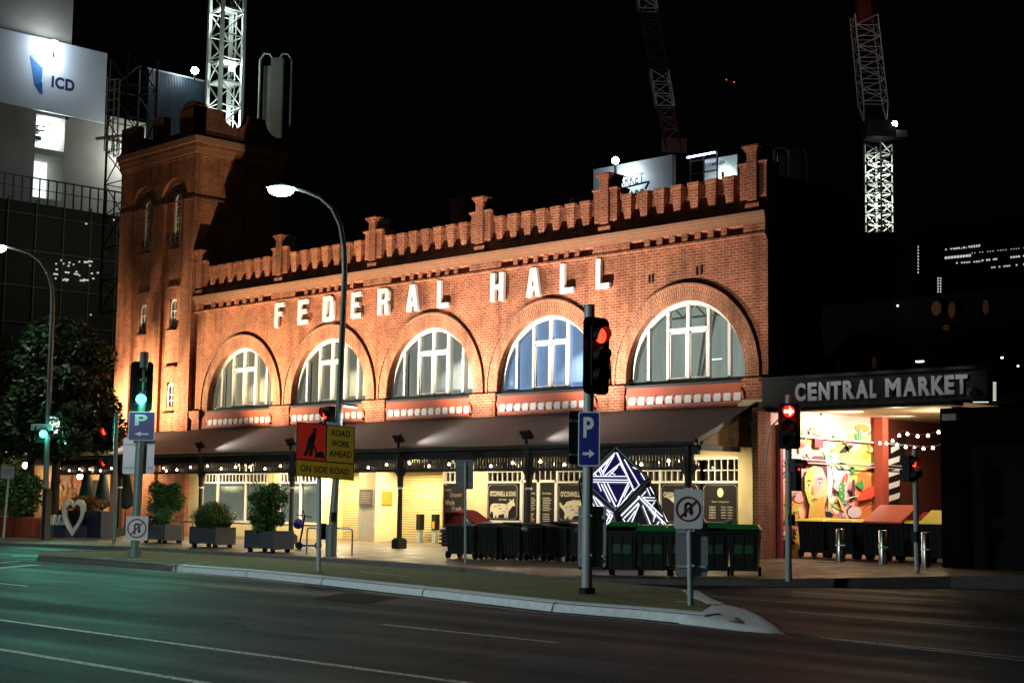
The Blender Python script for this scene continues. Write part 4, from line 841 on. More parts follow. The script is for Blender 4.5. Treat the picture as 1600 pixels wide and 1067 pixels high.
def clamps(parent, p, r, zs):
    mb = MB()
    for z in zs: mb.tube([(p.x, p.y, z), (p.x, p.y, z+.05)], r+.012, 12); mb.bar((p.x, p.y, z+.025), (p.x+r+.05, p.y-.02, z+.025), .03)
    mb.build('clamp', M['galv'], parent)
def zpt(p, x, y):           # point above ground point p at pixel row y, shifted sideways so that it sits at column x
    z = zat(p, x, y); q = Vector((p.x, p.y, z)); d = ray(x, y); t = (q-EYE).dot(FW)/d.dot(FW); return EYE+d*t
# --- big signal post on the island, right of centre
p = onZ(917, 928, mh); t = thing('traffic_signal', 'tall traffic signal showing red on the island, with blue parking sign pointing right', 'traffic light', p)
top = zpt(p, 921, 479); r = .095
mb = MB(); lean = Vector((top.x, top.y, top.z)); mb.tube([p, top], r, 18); mb.build('post', M['galv'], t)
mb = MB(); mb.tube([top, top+ZV*.03], r+.01, 18); mb.build('post_cap', M['galv'], t)
mb = MB(); mb.tube([p+ZV*.0, p+ZV*.12], .15, 18); mb.build('post_base', M['black'], t)
h = zpt(p, 931, 556); signal_head(t, h+Vector((0, 0, 0)), radians(-6), (0, 'red_on', 22), 3, True)
c = zpt(p, 923, 686); az = tocam(p, -14); parking_sign(t, c+facing(az)*.12, az, .40, .98, 1)
c = zpt(p, 903, 684); back_board(t, c, az+.9, .42, .95, 'darkmetal')
c = zpt(p, 923, 838); back_board(t, c-facing(az)*.11, az, .52, 1.08); clamps(t, p, r, [c.z+.35, c.z-.35, zpt(p, 920, 660).z, zpt(p, 920, 715).z])
# --- green signal post on the left end of the island
p = onZ(210, 870, mh); t = thing('traffic_signal', 'traffic signal showing green on the island, with blue parking sign pointing left', 'traffic light', p); top = zpt(p, 226, 550)
mb = MB(); mb.tube([p, top], .12, 18); mb.tube([p, p+ZV*.2], .2, 16); mb.build('post', M['lamppost'], t)
h = zpt(p, 221, 604); signal_head(t, h, radians(-30), (2, 'green_on', 560), 3, True)
c = zpt(p, 223, 666); az = tocam(p, -12); parking_sign(t, c+facing(az)*.15, az, .72, .80, -1); c = zpt(p, 215, 712); back_board(t, c-facing(az)*.14, az, .86, 1.0)
c = zpt(p, 216, 825); noturn_sign(t, c+facing(az)*.16, az, .60, .66)
# --- second no U turn post at the nose of the island
p = onZ(1079, 946, mh); t = thing('sign_post', 'galvanised post at the island tip with a no U-turn sign and a grey board back', 'road sign', p); top = zpt(p, 1077, 770)
mb = MB(); mb.tube([p, top], .048, 14); mb.build('post', M['galv'], t); az = tocam(p, -8)
c = zpt(p, 1076.5, 795); noturn_sign(t, c+facing(az)*.07, az, .46, .63); c = zpt(p, 1080, 858); back_board(t, c-facing(az)*.06, az, .52, .86); clamps(t, p, .05, [c.z+.28, c.z-.28])
# --- red signal at the lane
p = onG(1232, 908); t = thing('traffic_signal', 'traffic signal with a lit red arrow in front of the mural wall', 'traffic light', p); top = zpt(p, 1232, 617)
mb = MB(); mb.tube([p, top], .07, 14); mb.build('post', M['galv'], t); az = tocam(p, -4); h = zpt(p, 1234, 666)
f = facing(az); s = ZV.cross(f).normalized()
hh = signal_head(t, h+f*.12, az, (9, 'red_on', 0), 3, False, sc_=.88)
mb = MB(); rplate(mb, h+f*.13, s, .48, .99, .08, f, .02); mb.build('backing_board', M['black'], t)
mb = MB(); c = h+f*.27+ZV*.31; P = [(-.10, .035), (.01, .035), (.01, .10), (.11, 0), (.01, -.10), (.01, -.035), (-.10, -.035)]; P = [(-a, b_) for a, b_ in P][::-1]
mb.poly([c+s*-a+ZV*b_ for a, b_ in P][::-1]); mb.poly([c-f*.004+s*(.125*cos(2*pi*i/20))+ZV*(.125*sin(2*pi*i/20)) for i in range(20)], 1); mb.build('arrow_lens', [M['arrow_on'], emit('dim_red_lens', (1, .02, .01), 1.6)], hh)
lamp('SPOT', 'signal_lamp', c+f*.12, 14, (1, .05, .03), .1, c+f*5+ZV*.2, 150, .6); lamp('POINT', 'signal_glow', c+f*.35, 9, (1, .05, .03), .1)
c = zpt(p, 1241, 727); hd = signal_head(t, c, az+1.2, (0, 'red_on', 3), 1, False, sc_=.8, name='pedestrian_head'); mb = MB(); mb.box((c.x-.12, c.y-.1, c.z-.55), (c.x+.12, c.y+.1, c.z+.14)); mb.build('pedestrian_box', M['black'], t)
c = zpt(p, 1230, 812); mb = MB(); mb.box((p.x+.04, p.y-.06, c.z-.12), (p.x+.14, p.y+.06, c.z+.12)); mb.build('push_button', M['black'], t); clamps(t, p, .07, [c.z+.3, c.z+1.2])
mb = MB(); q1 = zpt(p, 1217, 655); q2 = zpt(p, 1200, 690); q3 = zpt(p, 1196, 730); mb.tube([q1, q1.lerp(q2, .5)+Vector((-.05, 0, .1)), q2, q3], .02, 6); mb.build('cable_loop', M['galv'], t)
# --- small pedestrian signal at the lane mouth
p = onG(1433, 893); t = thing('pedestrian_signal', 'small pedestrian signal with a dim red light in front of the charcoal lane wall', 'traffic light', p, 0, 'pedestrian signals'); top = zpt(p, 1429, 700)
mb = MB(); mb.tube([p, top], .06, 12); mb.build('post', M['galv'], t); c = zpt(p, 1422, 732); signal_head(t, c, tocam(p, 55), (0, 'red_on', 2), 2, False, sc_=.85); c = zpt(p, 1431, 838); mb = MB(); mb.box((c.x-.07, c.y-.09, c.z-.12), (c.x+.07, c.y-.02, c.z+.12)); mb.build('push_button', M['black'], t)
# --- red signal on the far left corner
p = onG(178, 848); t = thing('pedestrian_signal', 'grey post with two red signal heads left of the green signal', 'traffic light', p, 0, 'pedestrian signals'); top = zpt(p, 182, 645)
mb = MB(); mb.tube([p, top], .075, 12); mb.build('post', M['lamppost'], t); c = zpt(p, 167, 681); signal_head(t, c, tocam(p, -48), (0, 'red_on', 10), 2, True, sc_=.9); c = zpt(p, 167, 722); signal_head(t, c, tocam(p, -62), (0, 'red_on', 3), 1, False, sc_=.9, name='pedestrian_head')
# --- street lamps
def street_lamp(base, topx, pts, label, armpt=None, glow=1, sign=True):
    t = thing('street_lamp', label, 'street lamp', base, 0, 'tall curved street lamps'); P = [base]+[zpt(base, x, y) for x, y in pts]
    n = len(P); mb = MB(); R_ = [.15 if i == 0 else .11-.06*i/(n-1) for i in range(n)]; mb.tube(P, R_, 14); mb.build('pole', M['lamppost'], t)
    mb = MB(); mb.tube([base, base+ZV*.9], .17, 14); mb.build('pole_base', M['lamppost'], t)
    e = P[-1]; d = (P[-1]-P[-2]).normalized(); d.z = 0; d.normalize(); s = Vector((-d.y, d.x, 0)); c = e+d*.35
    mb = MB(); v = []; 
    for k, (sc1, hz) in enumerate(((1, 0), (.95, .07), (.7, .13), (.3, .16))): v += [c+d*(.46*sc1*cos(2*pi*i/18))+s*(.2*sc1*sin(2*pi*i/18))+ZV*hz for i in range(18)]
    mb.add(v, [(k*18+i, k*18+(i+1) % 18, (k+1)*18+(i+1) % 18, (k+1)*18+i) for k in range(3) for i in range(18)]+[tuple(range(54, 72))], 0, True); mb.build('lamp_housing', M['lamppost'], t)
    mb = MB(); v = []
    for k, (sc1, hz) in enumerate(((.92, .0), (.88, -.10), (.7, -.19), (.35, -.24))): v += [c+d*(.44*sc1*cos(2*pi*i/18))+s*(.26*sc1*sin(2*pi*i/18))+ZV*hz for i in range(18)]
    mb.add(v, [(k*18+(i+1) % 18, k*18+i, (k+1)*18+i, (k+1)*18+(i+1) % 18) for k in range(3) for i in range(18)]+[tuple(range(71, 53, -1))], 0, True); mb.build('lens_bowl', M['lampwhite'], t)
    lamp('SPOT', 'street_lamp_light', c-ZV*.3, 1000*glow, (.90, 1, .93), .25, c-ZV*5-Vector((0, 1.5, 0)), 150, .7)
    return t, P
bl = onG(517, 868); tl, P = street_lamp(bl, 0, [(524, 760), (530, 640), (535, 520), (538.5, 430), (538, 390), (532, 352), (519, 325), (500, 308), (478, 299), (458, 294)], 'tall curved street lamp beside the bike hoops, its white lamp above the brick hall')
c = zpt(bl, 524, 742); mb = MB(); mb.box((bl.x+.1, bl.y-.1, zpt(bl, 520, 815).z), (bl.x+.2, bl.y+.02, zpt(bl, 520, 800).z)); mb.build('push_button', M['black'], tl)
c = zpt(bl, 514, 657); signal_head(tl, c, tocam(bl, -68), (0, 'red_on', 6), 2, False, sc_=1.15); clamps(tl, zpt(bl, 529, 655)*1, .08, [zpt(bl, 529, 655).z])
c0, c1 = zpt(bl, 532, 626), zpt(bl, 540, 632); c2 = zpt(bl, 556, 634); mb = MB(); mb.bar(c0, c1, .04); mb.obox((c1+c2)/2, (c2-c1)/2, Vector((0, .09, 0)), ZV*.03); arm = mb.build('small_luminaire', M['lamppost'], tl); lamp('SPOT', 'small_lamp', (c1+c2)/2-ZV*.1, 120, (.8, .85, 1), .15, (c1+c2)/2-ZV*5, 150, .8)
mb = MB(); mb.obox((c1+c2)/2-ZV*.045, (c2-c1)/2*.9, Vector((0, .08, 0)), ZV*.02); mb.build('lens', emit('small_lens', (.8, .85, 1), 9), arm)
mb = MB(); q = zpt(bl, 534, 640); mb.bar(q, q-ZV*.75, .03); mb.build('conduit', M['galv'], tl)
bl2 = onG(70, 842); tl2, P = street_lamp(bl2, 0, [(72, 740), (76, 640), (80, 540), (82.5, 480), (82, 450), (76, 428), (63, 408), (45, 395), (22, 388), (8, 385)], 'tall curved street lamp at the left edge with a green signal beside the heart sign', glow=.9)
mb = MB(); q = bl2+Vector((.24, -.1, 0)); mb.box((q.x-.12, q.y-.12, q.z), (q.x+.12, q.y+.12, q.z+1.9)); mb.build('control_box', M['darkmetal'], tl2)
c = zpt(bl2, 67, 678); signal_head(tl2, c, tocam(bl2, 4), (0, 'green_on', 850), 1, True, sc_=1.0)
mb = MB(); c = zpt(bl2, 66, 667); mb.obox(c, RT*.4, FW*.1, ZV*.12); mb.build('signal_bracket', M['galv'], tl2)
c1, c2 = zpt(bl2, 80, 650), zpt(bl2, 100, 652); mb = MB(); mb.obox((c1+c2)/2, (c2-c1)/2, Vector((0, .1, 0)), ZV*.03); arm = mb.build('small_luminaire', M['lamppost'], tl2); lamp('SPOT', 'small_lamp', (c1+c2)/2-ZV*.1, 700, (.85, .9, 1), .15, (c1+c2)/2-ZV*5, 150, .8); mb = MB(); mb.obox((c1+c2)/2-ZV*.05, (c2-c1)/2*.9, Vector((0, .09, 0)), ZV*.02); mb.build('lens', M['tubewhite'], arm)
# --- road work board on its own post
p = onZ(498, 893, mh); t = thing('roadwork_sign', 'red and yellow road work ahead board on a thin galvanised post', 'road sign', p); top = zpt(p, 499, 662)
mb = MB(); mb.tube([p, top], .055, 12); mb.build('post', M['galv'], t)
n = facing(tocam(p, 8)); s = ZV.cross(n).normalized(); s = (s-ZV*.065).normalized(); c = zpt(p, 507.5, 705)+n*.08; W, H = 1.34, 1.22
def quad(mb, x0, x1, z0, z1, lift, mi=0): mb.prism([(x0, z0), (x1, z0), (x1, z1), (x0, z1)], c, s, ZV, n*lift, mi)
mb = MB(); quad(mb, -W/2, W/2, -H/2, H/2, .015); bd = mb.build('board', M['signblack'], t)
c = c+n*.016
mb = MB(); quad(mb, -W/2+.02, .0, -.22, H/2-.02, .003); mb.build('red_panel', M['orange_red'], bd)
mb = MB(); quad(mb, .03, W/2-.02, -.22, H/2-.02, .003); quad(mb, -W/2+.02, W/2-.02, -H/2+.02, -.25, .003); mb.build('yellow_panel', M['yellow'], bd)
mb = MB(); z = c+n*.006
for i, w_ in enumerate(('ROAD', 'WORK', 'AHEAD')): ww = .42 if i < 2 else .52; text_flat(mb, w_, z+s*(.345-ww/2)+ZV*(.36-i*.235), s, ZV, ww, .15, 0, .025)
text_flat(mb, 'ON SIDE ROAD', z-s*.56-ZV*.50, s, ZV, 1.12, .15, 0, .02)
mb.build('board_text', M['signblack'], bd); mb = MB()
man = [[(-.30, .50), (-.24, .52), (-.20, .47), (-.24, .42), (-.30, .43)], [(-.30, .42), (-.22, .40), (-.27, .12), (-.40, .08), (-.42, .22)], [(-.42, .12), (-.34, .12), (-.42, -.14), (-.50, -.14)], [(-.35, .12), (-.26, .12), (-.31, -.14), (-.38, -.14)], [(-.26, .34), (-.22, .30), (-.30, .14), (-.34, .18)], [(-.33, .20), (-.29, .20), (-.16, -.10), (-.20, -.11)]]
for pg in man: mb.poly([z+s*a+ZV*b_ for a, b_ in pg][::-1])
mb.build('worker_symbol', M['signblack'], bd); mb = MB()
mb.poly([z+s*a+ZV*b_ for a, b_ in ((-.27, -.16), (-.22, -.08), (-.14, -.02), (-.08, 0), (-.03, -.07), (0-.01, -.16))][::-1]); mb.build('earth_heap_symbol', M['signblack'], bd)
mb = MB(); mb.obox(c+s*.17+ZV*(H/2+.03), s*.16, n*.02, ZV*.03); mb.build('bracket', M['galv'], t)
# --- back of a sign on the footpath
p = onG(727, 880); t = thing('sign_post', 'thin galvanised post with the bare grey back of a sign in front of the chalkboard', 'road sign', p); mb = MB(); mb.tube([p, zpt(p, 727, 722)], .035, 12); mb.build('post', M['galv'], t)
c = zpt(p, 726, 741); back_board(t, c-facing(tocam(p))*.05, tocam(p, 2), .46, .78)
# --- thin posts at far left
p = onG(5, 840); t = thing('signpost', 'thin grey post in front of the terracotta planter at the left edge', 'post', p); mb = MB(); mb.tube([p, zpt(p, 14, 742)], .05, 10); mb.build('post', M['galv'], t); c = zpt(p, 12, 738); back_board(t, c, tocam(p), .5, .5)
# --- bollards
for (x, y, w_, yt, lab) in ((1313, 877, .17, 826, 'left'), (1380, 881, .17, 828, 'middle'), (1447, 885, .17, 831, 'right')):
    p = onG(x, y); b_ = thing('bollard', lab+'most of three stainless bollards across the lane mouth' if lab != 'middle' else 'middle one of three stainless bollards across the lane mouth', 'bollard', p, 0, 'stainless bollards across the lane')
    hh = zat(p, x, yt)-p.z; mb = MB(); mb.lathe([(0, hh), (.10, hh), (.115, hh-.02), (.115, 0)], n=18); mb.build('body', M['chrome'], b_, local=True); mb = MB(); mb.lathe([(.125, hh*.48), (.125, hh*.52), (.115, hh*.52)], n=18); mb.build('ring', M['white'], b_, local=True)
# --- bike hoops
for i, (x0, x1, y) in enumerate(((479, 499, 866), (510, 550, 867), (283, 300, 851))):
    a, b_ = onG(x0, y), onG(x1, y); h_ = .78; L = (b_-a); hp = [a, a+ZV*(h_-.15)]+[a+L*(.12*(1-cos(k*pi/8)))+ZV*(h_-.15+.15*sin(k*pi/8)) for k in range(1, 5)]+[b_-L*(.12*(1-cos(k*pi/8)))+ZV*(h_-.15+.15*sin(k*pi/8)) for k in range(4, 0, -1)]+[b_+ZV*(h_-.15), b_]
    mb = MB(); mb.tube(hp, .025, 8); tag(mb.build('bike_hoop', M['chrome']), ('steel bike hoop left of the tall lamp pole', 'wide steel bike hoop right of the tall lamp pole', 'steel bike hoop between the shrub planter and grassy planter')[i], 'bike rack', 'steel bike hoops')
# --- scooter
p = onG(475, 862); t = thing('scooter', 'parked electric scooter with violet blue stem and deck beside the planter', 'scooter', p); purple = mat('violet_plastic', (.035, .02, .32), .35)
a, b_ = onG(470, 858), onG(496, 858); d = (b_-a).normalized()
mb = MB(); mb.obox((a+b_)/2+ZV*.12, (b_-a)/2, Vector((-d.y, d.x, 0))*.08, ZV*.03); mb.build('deck', purple, t)
for q in (a-d*.06, b_+d*.02):
    mb = MB(); nrm = Vector((-d.y, d.x, 0)); mb.tube([q+ZV*.12-nrm*.025, q+ZV*.12+nrm*.025], .12, 16); mb.build('wheel', M['rubber'], t)
mb = MB(); mb.tube([a-d*.05+ZV*.12, a+d*.1+ZV*1.05], .03, 10); mb.build('stem', M['black'], t)
mb = MB(); q = zpt(a, 466, 818); mb.lathe([(0, -.17), (.12, -.12), (.17, 0), (.12, .12), (0, .17)], q, 12); mb.build('helmet', purple, t)
mb = MB(); nrm = Vector((-d.y, d.x, 0)); q = a+d*.1+ZV*1.05; mb.tube([q-d*.28+ZV*.05, q, q+d*.22-ZV*.04], .018, 8); mb.tube([q+d*.0, q-d*.06+ZV*.2], .015, 8); mb.build('handlebar', M['black'], t)
# --- short black and white posts by the shutters
for x, y, yt, lab in ((539, 838, 800, 'poster wrapped bin by the left roller shutter'), (656, 843, 803, 'black topped ash bin post in front of the right roller shutter'), (680, 844, 803, 'ash bin post with a yellow label beside the dark bench')):
    p = onG(x, y); p = p if x == 539 else onY(x, y, 35.75); p.z = gz(p.y); hh = zat(p, x, yt)-p.z; t = thing('bin_post', lab, 'bin post', p, 0, 'slim bin posts by the entry'); MB().box((-.08, -.08, 0), (.08, .08, hh*.45)).build('body', M['galv'], t, local=True); MB().box((-.10, -.10, hh*.45), (.10, .10, hh)).build('top', M['binblack'] if x != 539 else mat('brown_poster_wrap', (.20, .10, .08), .6, var=.5, scale=8), t, local=True)
    if x != 656: MB().box((-.07, -.104, hh*.5), (.07, -.10, hh*.75)).build('label_plate', M['yellow'] if x == 680 else M['signwhite'], t, local=True)
p = onG(683, 846); q = onG(722, 846); t = thing('bench', 'low dark slatted bench under the chalkboard', 'bench', p); mb = MB(); P1, P2 = Vector((onY(686, 845, FY-.75).x, FY-.75, gz(34.5))), Vector((onY(728, 845, FY-.75).x, FY-.75, gz(34.5)))
for k in range(4): mb.box((P1.x, P1.y, P1.z+.06+k*.12), (P2.x, P1.y+.05, P1.z+.13+k*.12))
mb.box((P1.x, P1.y, P1.z+.5), (P2.x, P1.y+.70, P1.z+.55)); mb.build('seat', M['navy'], t); mb = MB()
for x in (P1.x+.05, P2.x-.1): mb.box((x, P1.y+.06, P1.z), (x+.06, P1.y+.7, P1.z+.5))
mb.build('leg', M['darkmetal'], t)
# ================= bins =================
def make_bin(name, label, group, body, lid, w=.58, d=.72, h=.95, big=False, band=None, dome=.05):
    t = thing(name, label, 'bin', (0, 0, 0), 0, group); mb = MB(); w0, d0 = w*.84, d*.78
    lo = [(-w0/2, -d0/2), (w0/2, -d0/2), (w0/2, d0/2), (-w0/2, d0/2)]; hi = [(-w/2, -d/2), (w/2, -d/2), (w/2, d/2), (-w/2, d/2)]; zb = .13
    mb.add([(*p, zb) for p in lo]+[(*p, h) for p in hi], [(3, 2, 1, 0), (0, 1, 5, 4), (1, 2, 6, 5), (2, 3, 7, 6), (3, 0, 4, 7)]); mb.box((-w/2-.02, -d/2-.03, h-.05), (w/2+.02, d/2+.03, h-.01))
    n = 3 if not big else 6
    for k in range(n): x = -w/2+w*(k+.5)/n; mb.add([(x-.02, -d0/2-.02, zb+.05), (x+.02, -d0/2-.02, zb+.05), (x+.02, -d/2-.02, h-.1), (x-.02, -d/2-.02, h-.1), (x-.02, -d0/2+.03, zb+.05), (x+.02, -d0/2+.03, zb+.05)], [(0, 1, 2, 3), (4, 5, 1, 0)])
    mb.build('body', body, t, local=True, bevel=.012)
    mb = MB(); H2 = dome; mb.add([(-w/2-.03, -d/2-.05, h), (w/2+.03, -d/2-.05, h), (w/2+.03, d/2+.04, h), (-w/2-.03, d/2+.04, h), (-w/2+.05, -d/2+.04, h+H2+.01), (w/2-.05, -d/2+.04, h+H2+.01), (w/2-.05, d/2-.05, h+H2+.03), (-w/2+.05, d/2-.05, h+H2+.03)], [(0, 1, 5, 4), (1, 2, 6, 5), (2, 3, 7, 6), (3, 0, 4, 7), (4, 5, 6, 7), (3, 2, 1, 0)])
    L = mb.build('lid', lid, t, local=True, bevel=.01)
    mb = MB(); mb.tube([(-w*.35, d/2+.08, h-.02), (w*.35, d/2+.08, h-.02)], .018, 8); mb.build('handle', body, t, local=True)
    ys = [d/2-.08] if not big else [-d/2+.12, d/2-.12]
    for y in ys:
        for x in (-w/2+.04, w/2-.04):
            mb = MB(); mb.tube([(x-.03, y, .11), (x+.03, y, .11)], .11, 14); mb.build('wheel', M['rubber'], t, local=True)
    if band: MB().box((-w*.34, -d0/2-.055, h*.5), (w*.34, -d0/2-.045, h*.86)).build('recycling_sticker', band, t, local=True)
    return t, L
# back row: six dark wheeled bins, the left one open with a red lid
a, b_ = Vector((-32.15, 29.95, 0)), Vector((-28.2, 30.75, 0)); dr_ = (b_-a).normalized(); ang = atan2(dr_.y, dr_.x)
pr, L = make_bin('wheeled_bin', 'second dark wheeled bin of the back row, right of the open red lidded bin', 'dark wheeled bins in the back row', M['bin'], M['binblack'], w=.66, d=.76, h=.92, big=True)
labs = ['second dark wheeled bin of the back row, right of the open red lidded bin', 'third dark wheeled bin of the back row, under the cow poster', 'fourth dark wheeled bin of the back row, under the double door', 'fifth dark wheeled bin of the back row, left of the tall red signal post', 'sixth dark wheeled bin, behind the tall red signal post']
for k in range(5):
    o = pr if k == 0 else copy_tree(pr); q = a+dr_*(.95+k*.74); o.location = (q.x, q.y, gz(q.y)); o.rotation_euler = (0, 0, ang+random.uniform(-.07, .07)); o['label'] = labs[k]
    if k: Lk = [x for x in bpy.data.objects if x.parent == o and x.name.startswith('lid')][0]; t_ = (0, .07, .02, .14, .04)[k]; Lk.rotation_euler = (-t_, 0, 0); Lk.location = (0, 0, t_*.30)
ob, L = make_bin('wheeled_bin', 'open dark wheeled bin with its red lid up and full of white rubbish bags', 'dark wheeled bins in the back row', M['bin'], M['lidred'], w=1.0, d=.8, h=.92, big=True)
ob.location = (a.x+.02, a.y, gz(a.y)); ob.rotation_euler = (0, 0, ang)
bpy.data.objects.remove(L)
mb = MB(); n = 10; v = []
for i in range(n+1):
    t_ = i/n; x = -.55+1.15*t_; z = .95+.0+.34*(1-max(0, t_-.45)/.55)**1.2 if t_ > .45 else 1.29+.01*sin(t_*9)
    v += [(x, -.35, z-.02), (x, .42, z+.05)]
mb.add(v, [(2*i, 2*i+2, 2*i+3, 2*i+1) for i in range(n)], 0, True); mb.add([(p[0], p[1], p[2]-.03) for p in v], [(2*i+1, 2*i+3, 2*i+2, 2*i) for i in range(n)], 0, True)
mb.poly([(-.55, -.35, .95), (-.55, .42, .95), (-.55, .42, 1.33), (-.55, -.35, 1.26)]); mb.build('lid', M['lidred'], ob, local=True)
def blob(mb, c, r, sq=.6, n=10, seed=0, mi=0):
    rnd = random.Random(seed); v = []; m_ = 7
    for j in range(m_+1):
        ph = pi*j/m_-pi/2
        for i in range(n): rr = r*(1+rnd.uniform(-.22, .22)); v.append((c[0]+rr*cos(ph)*cos(2*pi*i/n), c[1]+rr*cos(ph)*sin(2*pi*i/n), c[2]+rr*sq*sin(ph)))
    mb.add(v, [(j*n+i, j*n+(i+1) % n, (j+1)*n+(i+1) % n, (j+1)*n+i) for j in range(m_) for i in range(n)], mi, False)
bag = mat('white_plastic_bag', (.55, .52, .50), .4, var=.3, bump=.4); bag2 = mat('grey_plastic_bag', (.22, .24, .26), .35, var=.3, bump=.4); card = mat('brown_cardboard', (.28, .17, .10), .8, var=.2)
dn = Vector((-dr_.y, dr_.x, 0))
def bag_at(c, r, m_, lab, seed, sq=.6):
    mb = MB(); blob(mb, (0, 0, 0), r, sq, 12, seed); o = mb.build('rubbish_bag', m_); o.location = c; tag(o, lab, 'rubbish bag')
bag_at(a+dr_*.22-dn*.05+ZV*1.15, .24, bag, 'white crumpled rubbish bag in the open red lidded bin', 3, .5)
bag_at(a+dr_*.68+ZV*1.14, .26, mat('pinkish_bag', (.32, .22, .2), .5, bump=.3), 'dull pink rubbish bag bulging right of the red lid', 5, .35)
for x_, y_, m_, lab, sd, r in ((822, 829, bag, 'white paper scrap on the back row bins beside the pig poster', 7, .14), (1137, 828, bag2, 'grey plastic bag lying on the green bin lids', 9, .30)):
    q = zpt(a+dr_*2.6 if x_ < 900 else onG(1150, 898), x_, y_)
    bag_at(q+ZV*.06, r, m_, lab, sd, .55)
# front row: green lidded recycling bins on the kerb
fa, fb = Vector((-24.85, 26.85, 0)), Vector((-21.35, 28.95, 0)); dr2 = (fb-fa).normalized(); an2 = atan2(dr2.y, dr2.x)
pg, L = make_bin('recycling_bin', 'x', 'green lidded bins in the front row', M['bin'], M['lidgreen'], w=.70, d=.76, h=1.02, dome=.11, band=mat('green_sticker', (.012, .075, .022), .5, var=.3, scale=7))
labs = ['green lidded bin at the left end of the front row', 'second green lidded bin, left of the light sculpture', 'third green lidded bin, in front of the light sculpture', 'fourth green lidded bin, left of the no U-turn post', 'fifth green lidded bin, behind the no U-turn post', 'green lidded bin at the right end of the front row']
for k in range(6):
    o = pg if k == 0 else copy_tree(pg); q = fa+dr2*(.25+k*.69)+Vector((-dr2.y, dr2.x, 0))*.05; o.location = (q.x, q.y, gz(q.y)); o.rotation_euler = (0, 0, an2+random.uniform(-.09, .09)); o['label'] = labs[k]
for k, (ang_, lf) in enumerate(((.0, 0), (.16, 0), (0, 0), (.0, 0), (.10, 0), (.05, 0))):
    o = [x for x in bpy.data.objects if x.get('label') == labs[k]][0]; L_ = [x for x in bpy.data.objects if x.parent == o and x.name.startswith('lid')][0]; L_.rotation_euler = (-ang_, 0, 0); L_.location = (0, 0, ang_*.30)
# lane row with yellow and salmon lids
la, lb = onG(1275, 873), onG(1470, 880)
la, lb = Vector((-24.9, 36.3, 0)), Vector((-20.9, 35.9, 0)); dl = (lb-la).normalized(); an3 = atan2(dl.y, dl.x)
py_, L = make_bin('lane_bin', 'x', 'black bins with coloured lids in the lane', M['binblack'], M['lidyellow'], w=.95, d=.8, h=.98, big=True)
labs = ['black lane bin with a flat yellow lid against the painted mural', 'black lane bin with a yellow lid between the first two bollards', 'black lane bin with a yellow lid behind the middle bollard', 'black lane bin with a salmon lid leaning on it', 'black lane bin with a raised bright yellow lid by the dark wall']
for k in range(5):
    o = py_ if k == 0 else copy_tree(py_); q = la+dl*(k*.99+.1); o.location = (q.x, q.y, gz(q.y)); o.rotation_euler = (0, 0, an3); o['label'] = labs[k]
lanebins = [o for o in bpy.data.objects if o.get('group') == 'black bins with coloured lids in the lane']
settle(None)
def loose_lid(k, c, w_, h_, tilt, m_, lab):
    c = Vector(c); mb = MB(); uz = (ZV*cos(tilt)+YV*sin(tilt)); mb.obox(c, XV*w_/2, uz*h_/2, uz.cross(XV)*.03)
    for s in (-1, 1):
        for k in (-.3, .3): mb.obox(c+XV*s*w_*.32+uz*k*h_-uz.cross(XV)*-.035, XV*.03, uz*.07, uz.cross(XV)*.006)
    bn = [o for o in lanebins if lab in o['label']][0]; o = mb.build('raised_lid', m_, bn, bevel=.02); o.matrix_parent_inverse = bn.matrix_basis.inverted()
loose_lid(3, (-22.30, 35.85, 1.60), 1.15, .95, radians(62), mat('salmon_lid', (.62, .10, .06), .45, var=.15), 'salmon lid leaning')
loose_lid(3, (-21.35, 36.2, 1.50), .7, .6, radians(62), M['lidred'], 'salmon lid leaning')
loose_lid(4, (-20.85, 35.85, 1.52), .9, .75, radians(62), M['lidyellow'], 'raised bright yellow lid')
bag_at(Vector((-20.45, 35.8, 1.40)), .2, bag2, 'grey rubbish bag at the right end of the lane bins', 12); bag_at(Vector((-21.75, 35.7, 1.36)), .12, bag, 'small white bag under the salmon bin lid', 13)
# ================= planters =================
def leaves(mb, c, rad, n, size, seed, shape='ball', mi=0, squash=1, thresh=-.15):
    rnd = random.Random(seed); cx, cy, cz = c; k = 0; tries = 0
    while k < n and tries < n*12:
        tries += 1; u = rnd.uniform(-1, 1); t = rnd.uniform(0, 2*pi); r = rnd.random()**.4; s = sqrt(1-u*u); x, y, z = r*s*cos(t), r*s*sin(t), r*u
        if shape == 'box': x, y, z = rnd.uniform(-1, 1), rnd.uniform(-1, 1), rnd.uniform(-1, 1)
        X, Y_, Z_ = cx+x*rad[0], cy+y*rad[1], cz+z*rad[2]
        f_ = sin(X*2.1+seed)+sin(Y_*2.7+seed*2)+sin(Z_*2.4+seed*.7)+.6*sin(X*5.1+Z_*4.3)
        if f_*.25+(1-r)*.8 < thresh+rnd.uniform(-.15, .15): continue
        k += 1; a = Vector((rnd.gauss(0, 1), rnd.gauss(0, 1), rnd.gauss(0, .7))).normalized(); b_ = a.cross(Vector((rnd.gauss(0, 1), rnd.gauss(0, 1), rnd.gauss(0, 1)))).normalized(); l_ = size*rnd.uniform(.6, 1.3); p = Vector((X, Y_, Z_))
        mb.poly([p-a*l_, p+b_*l_*.38, p+a*l_, p-b_*l_*.38], mi)
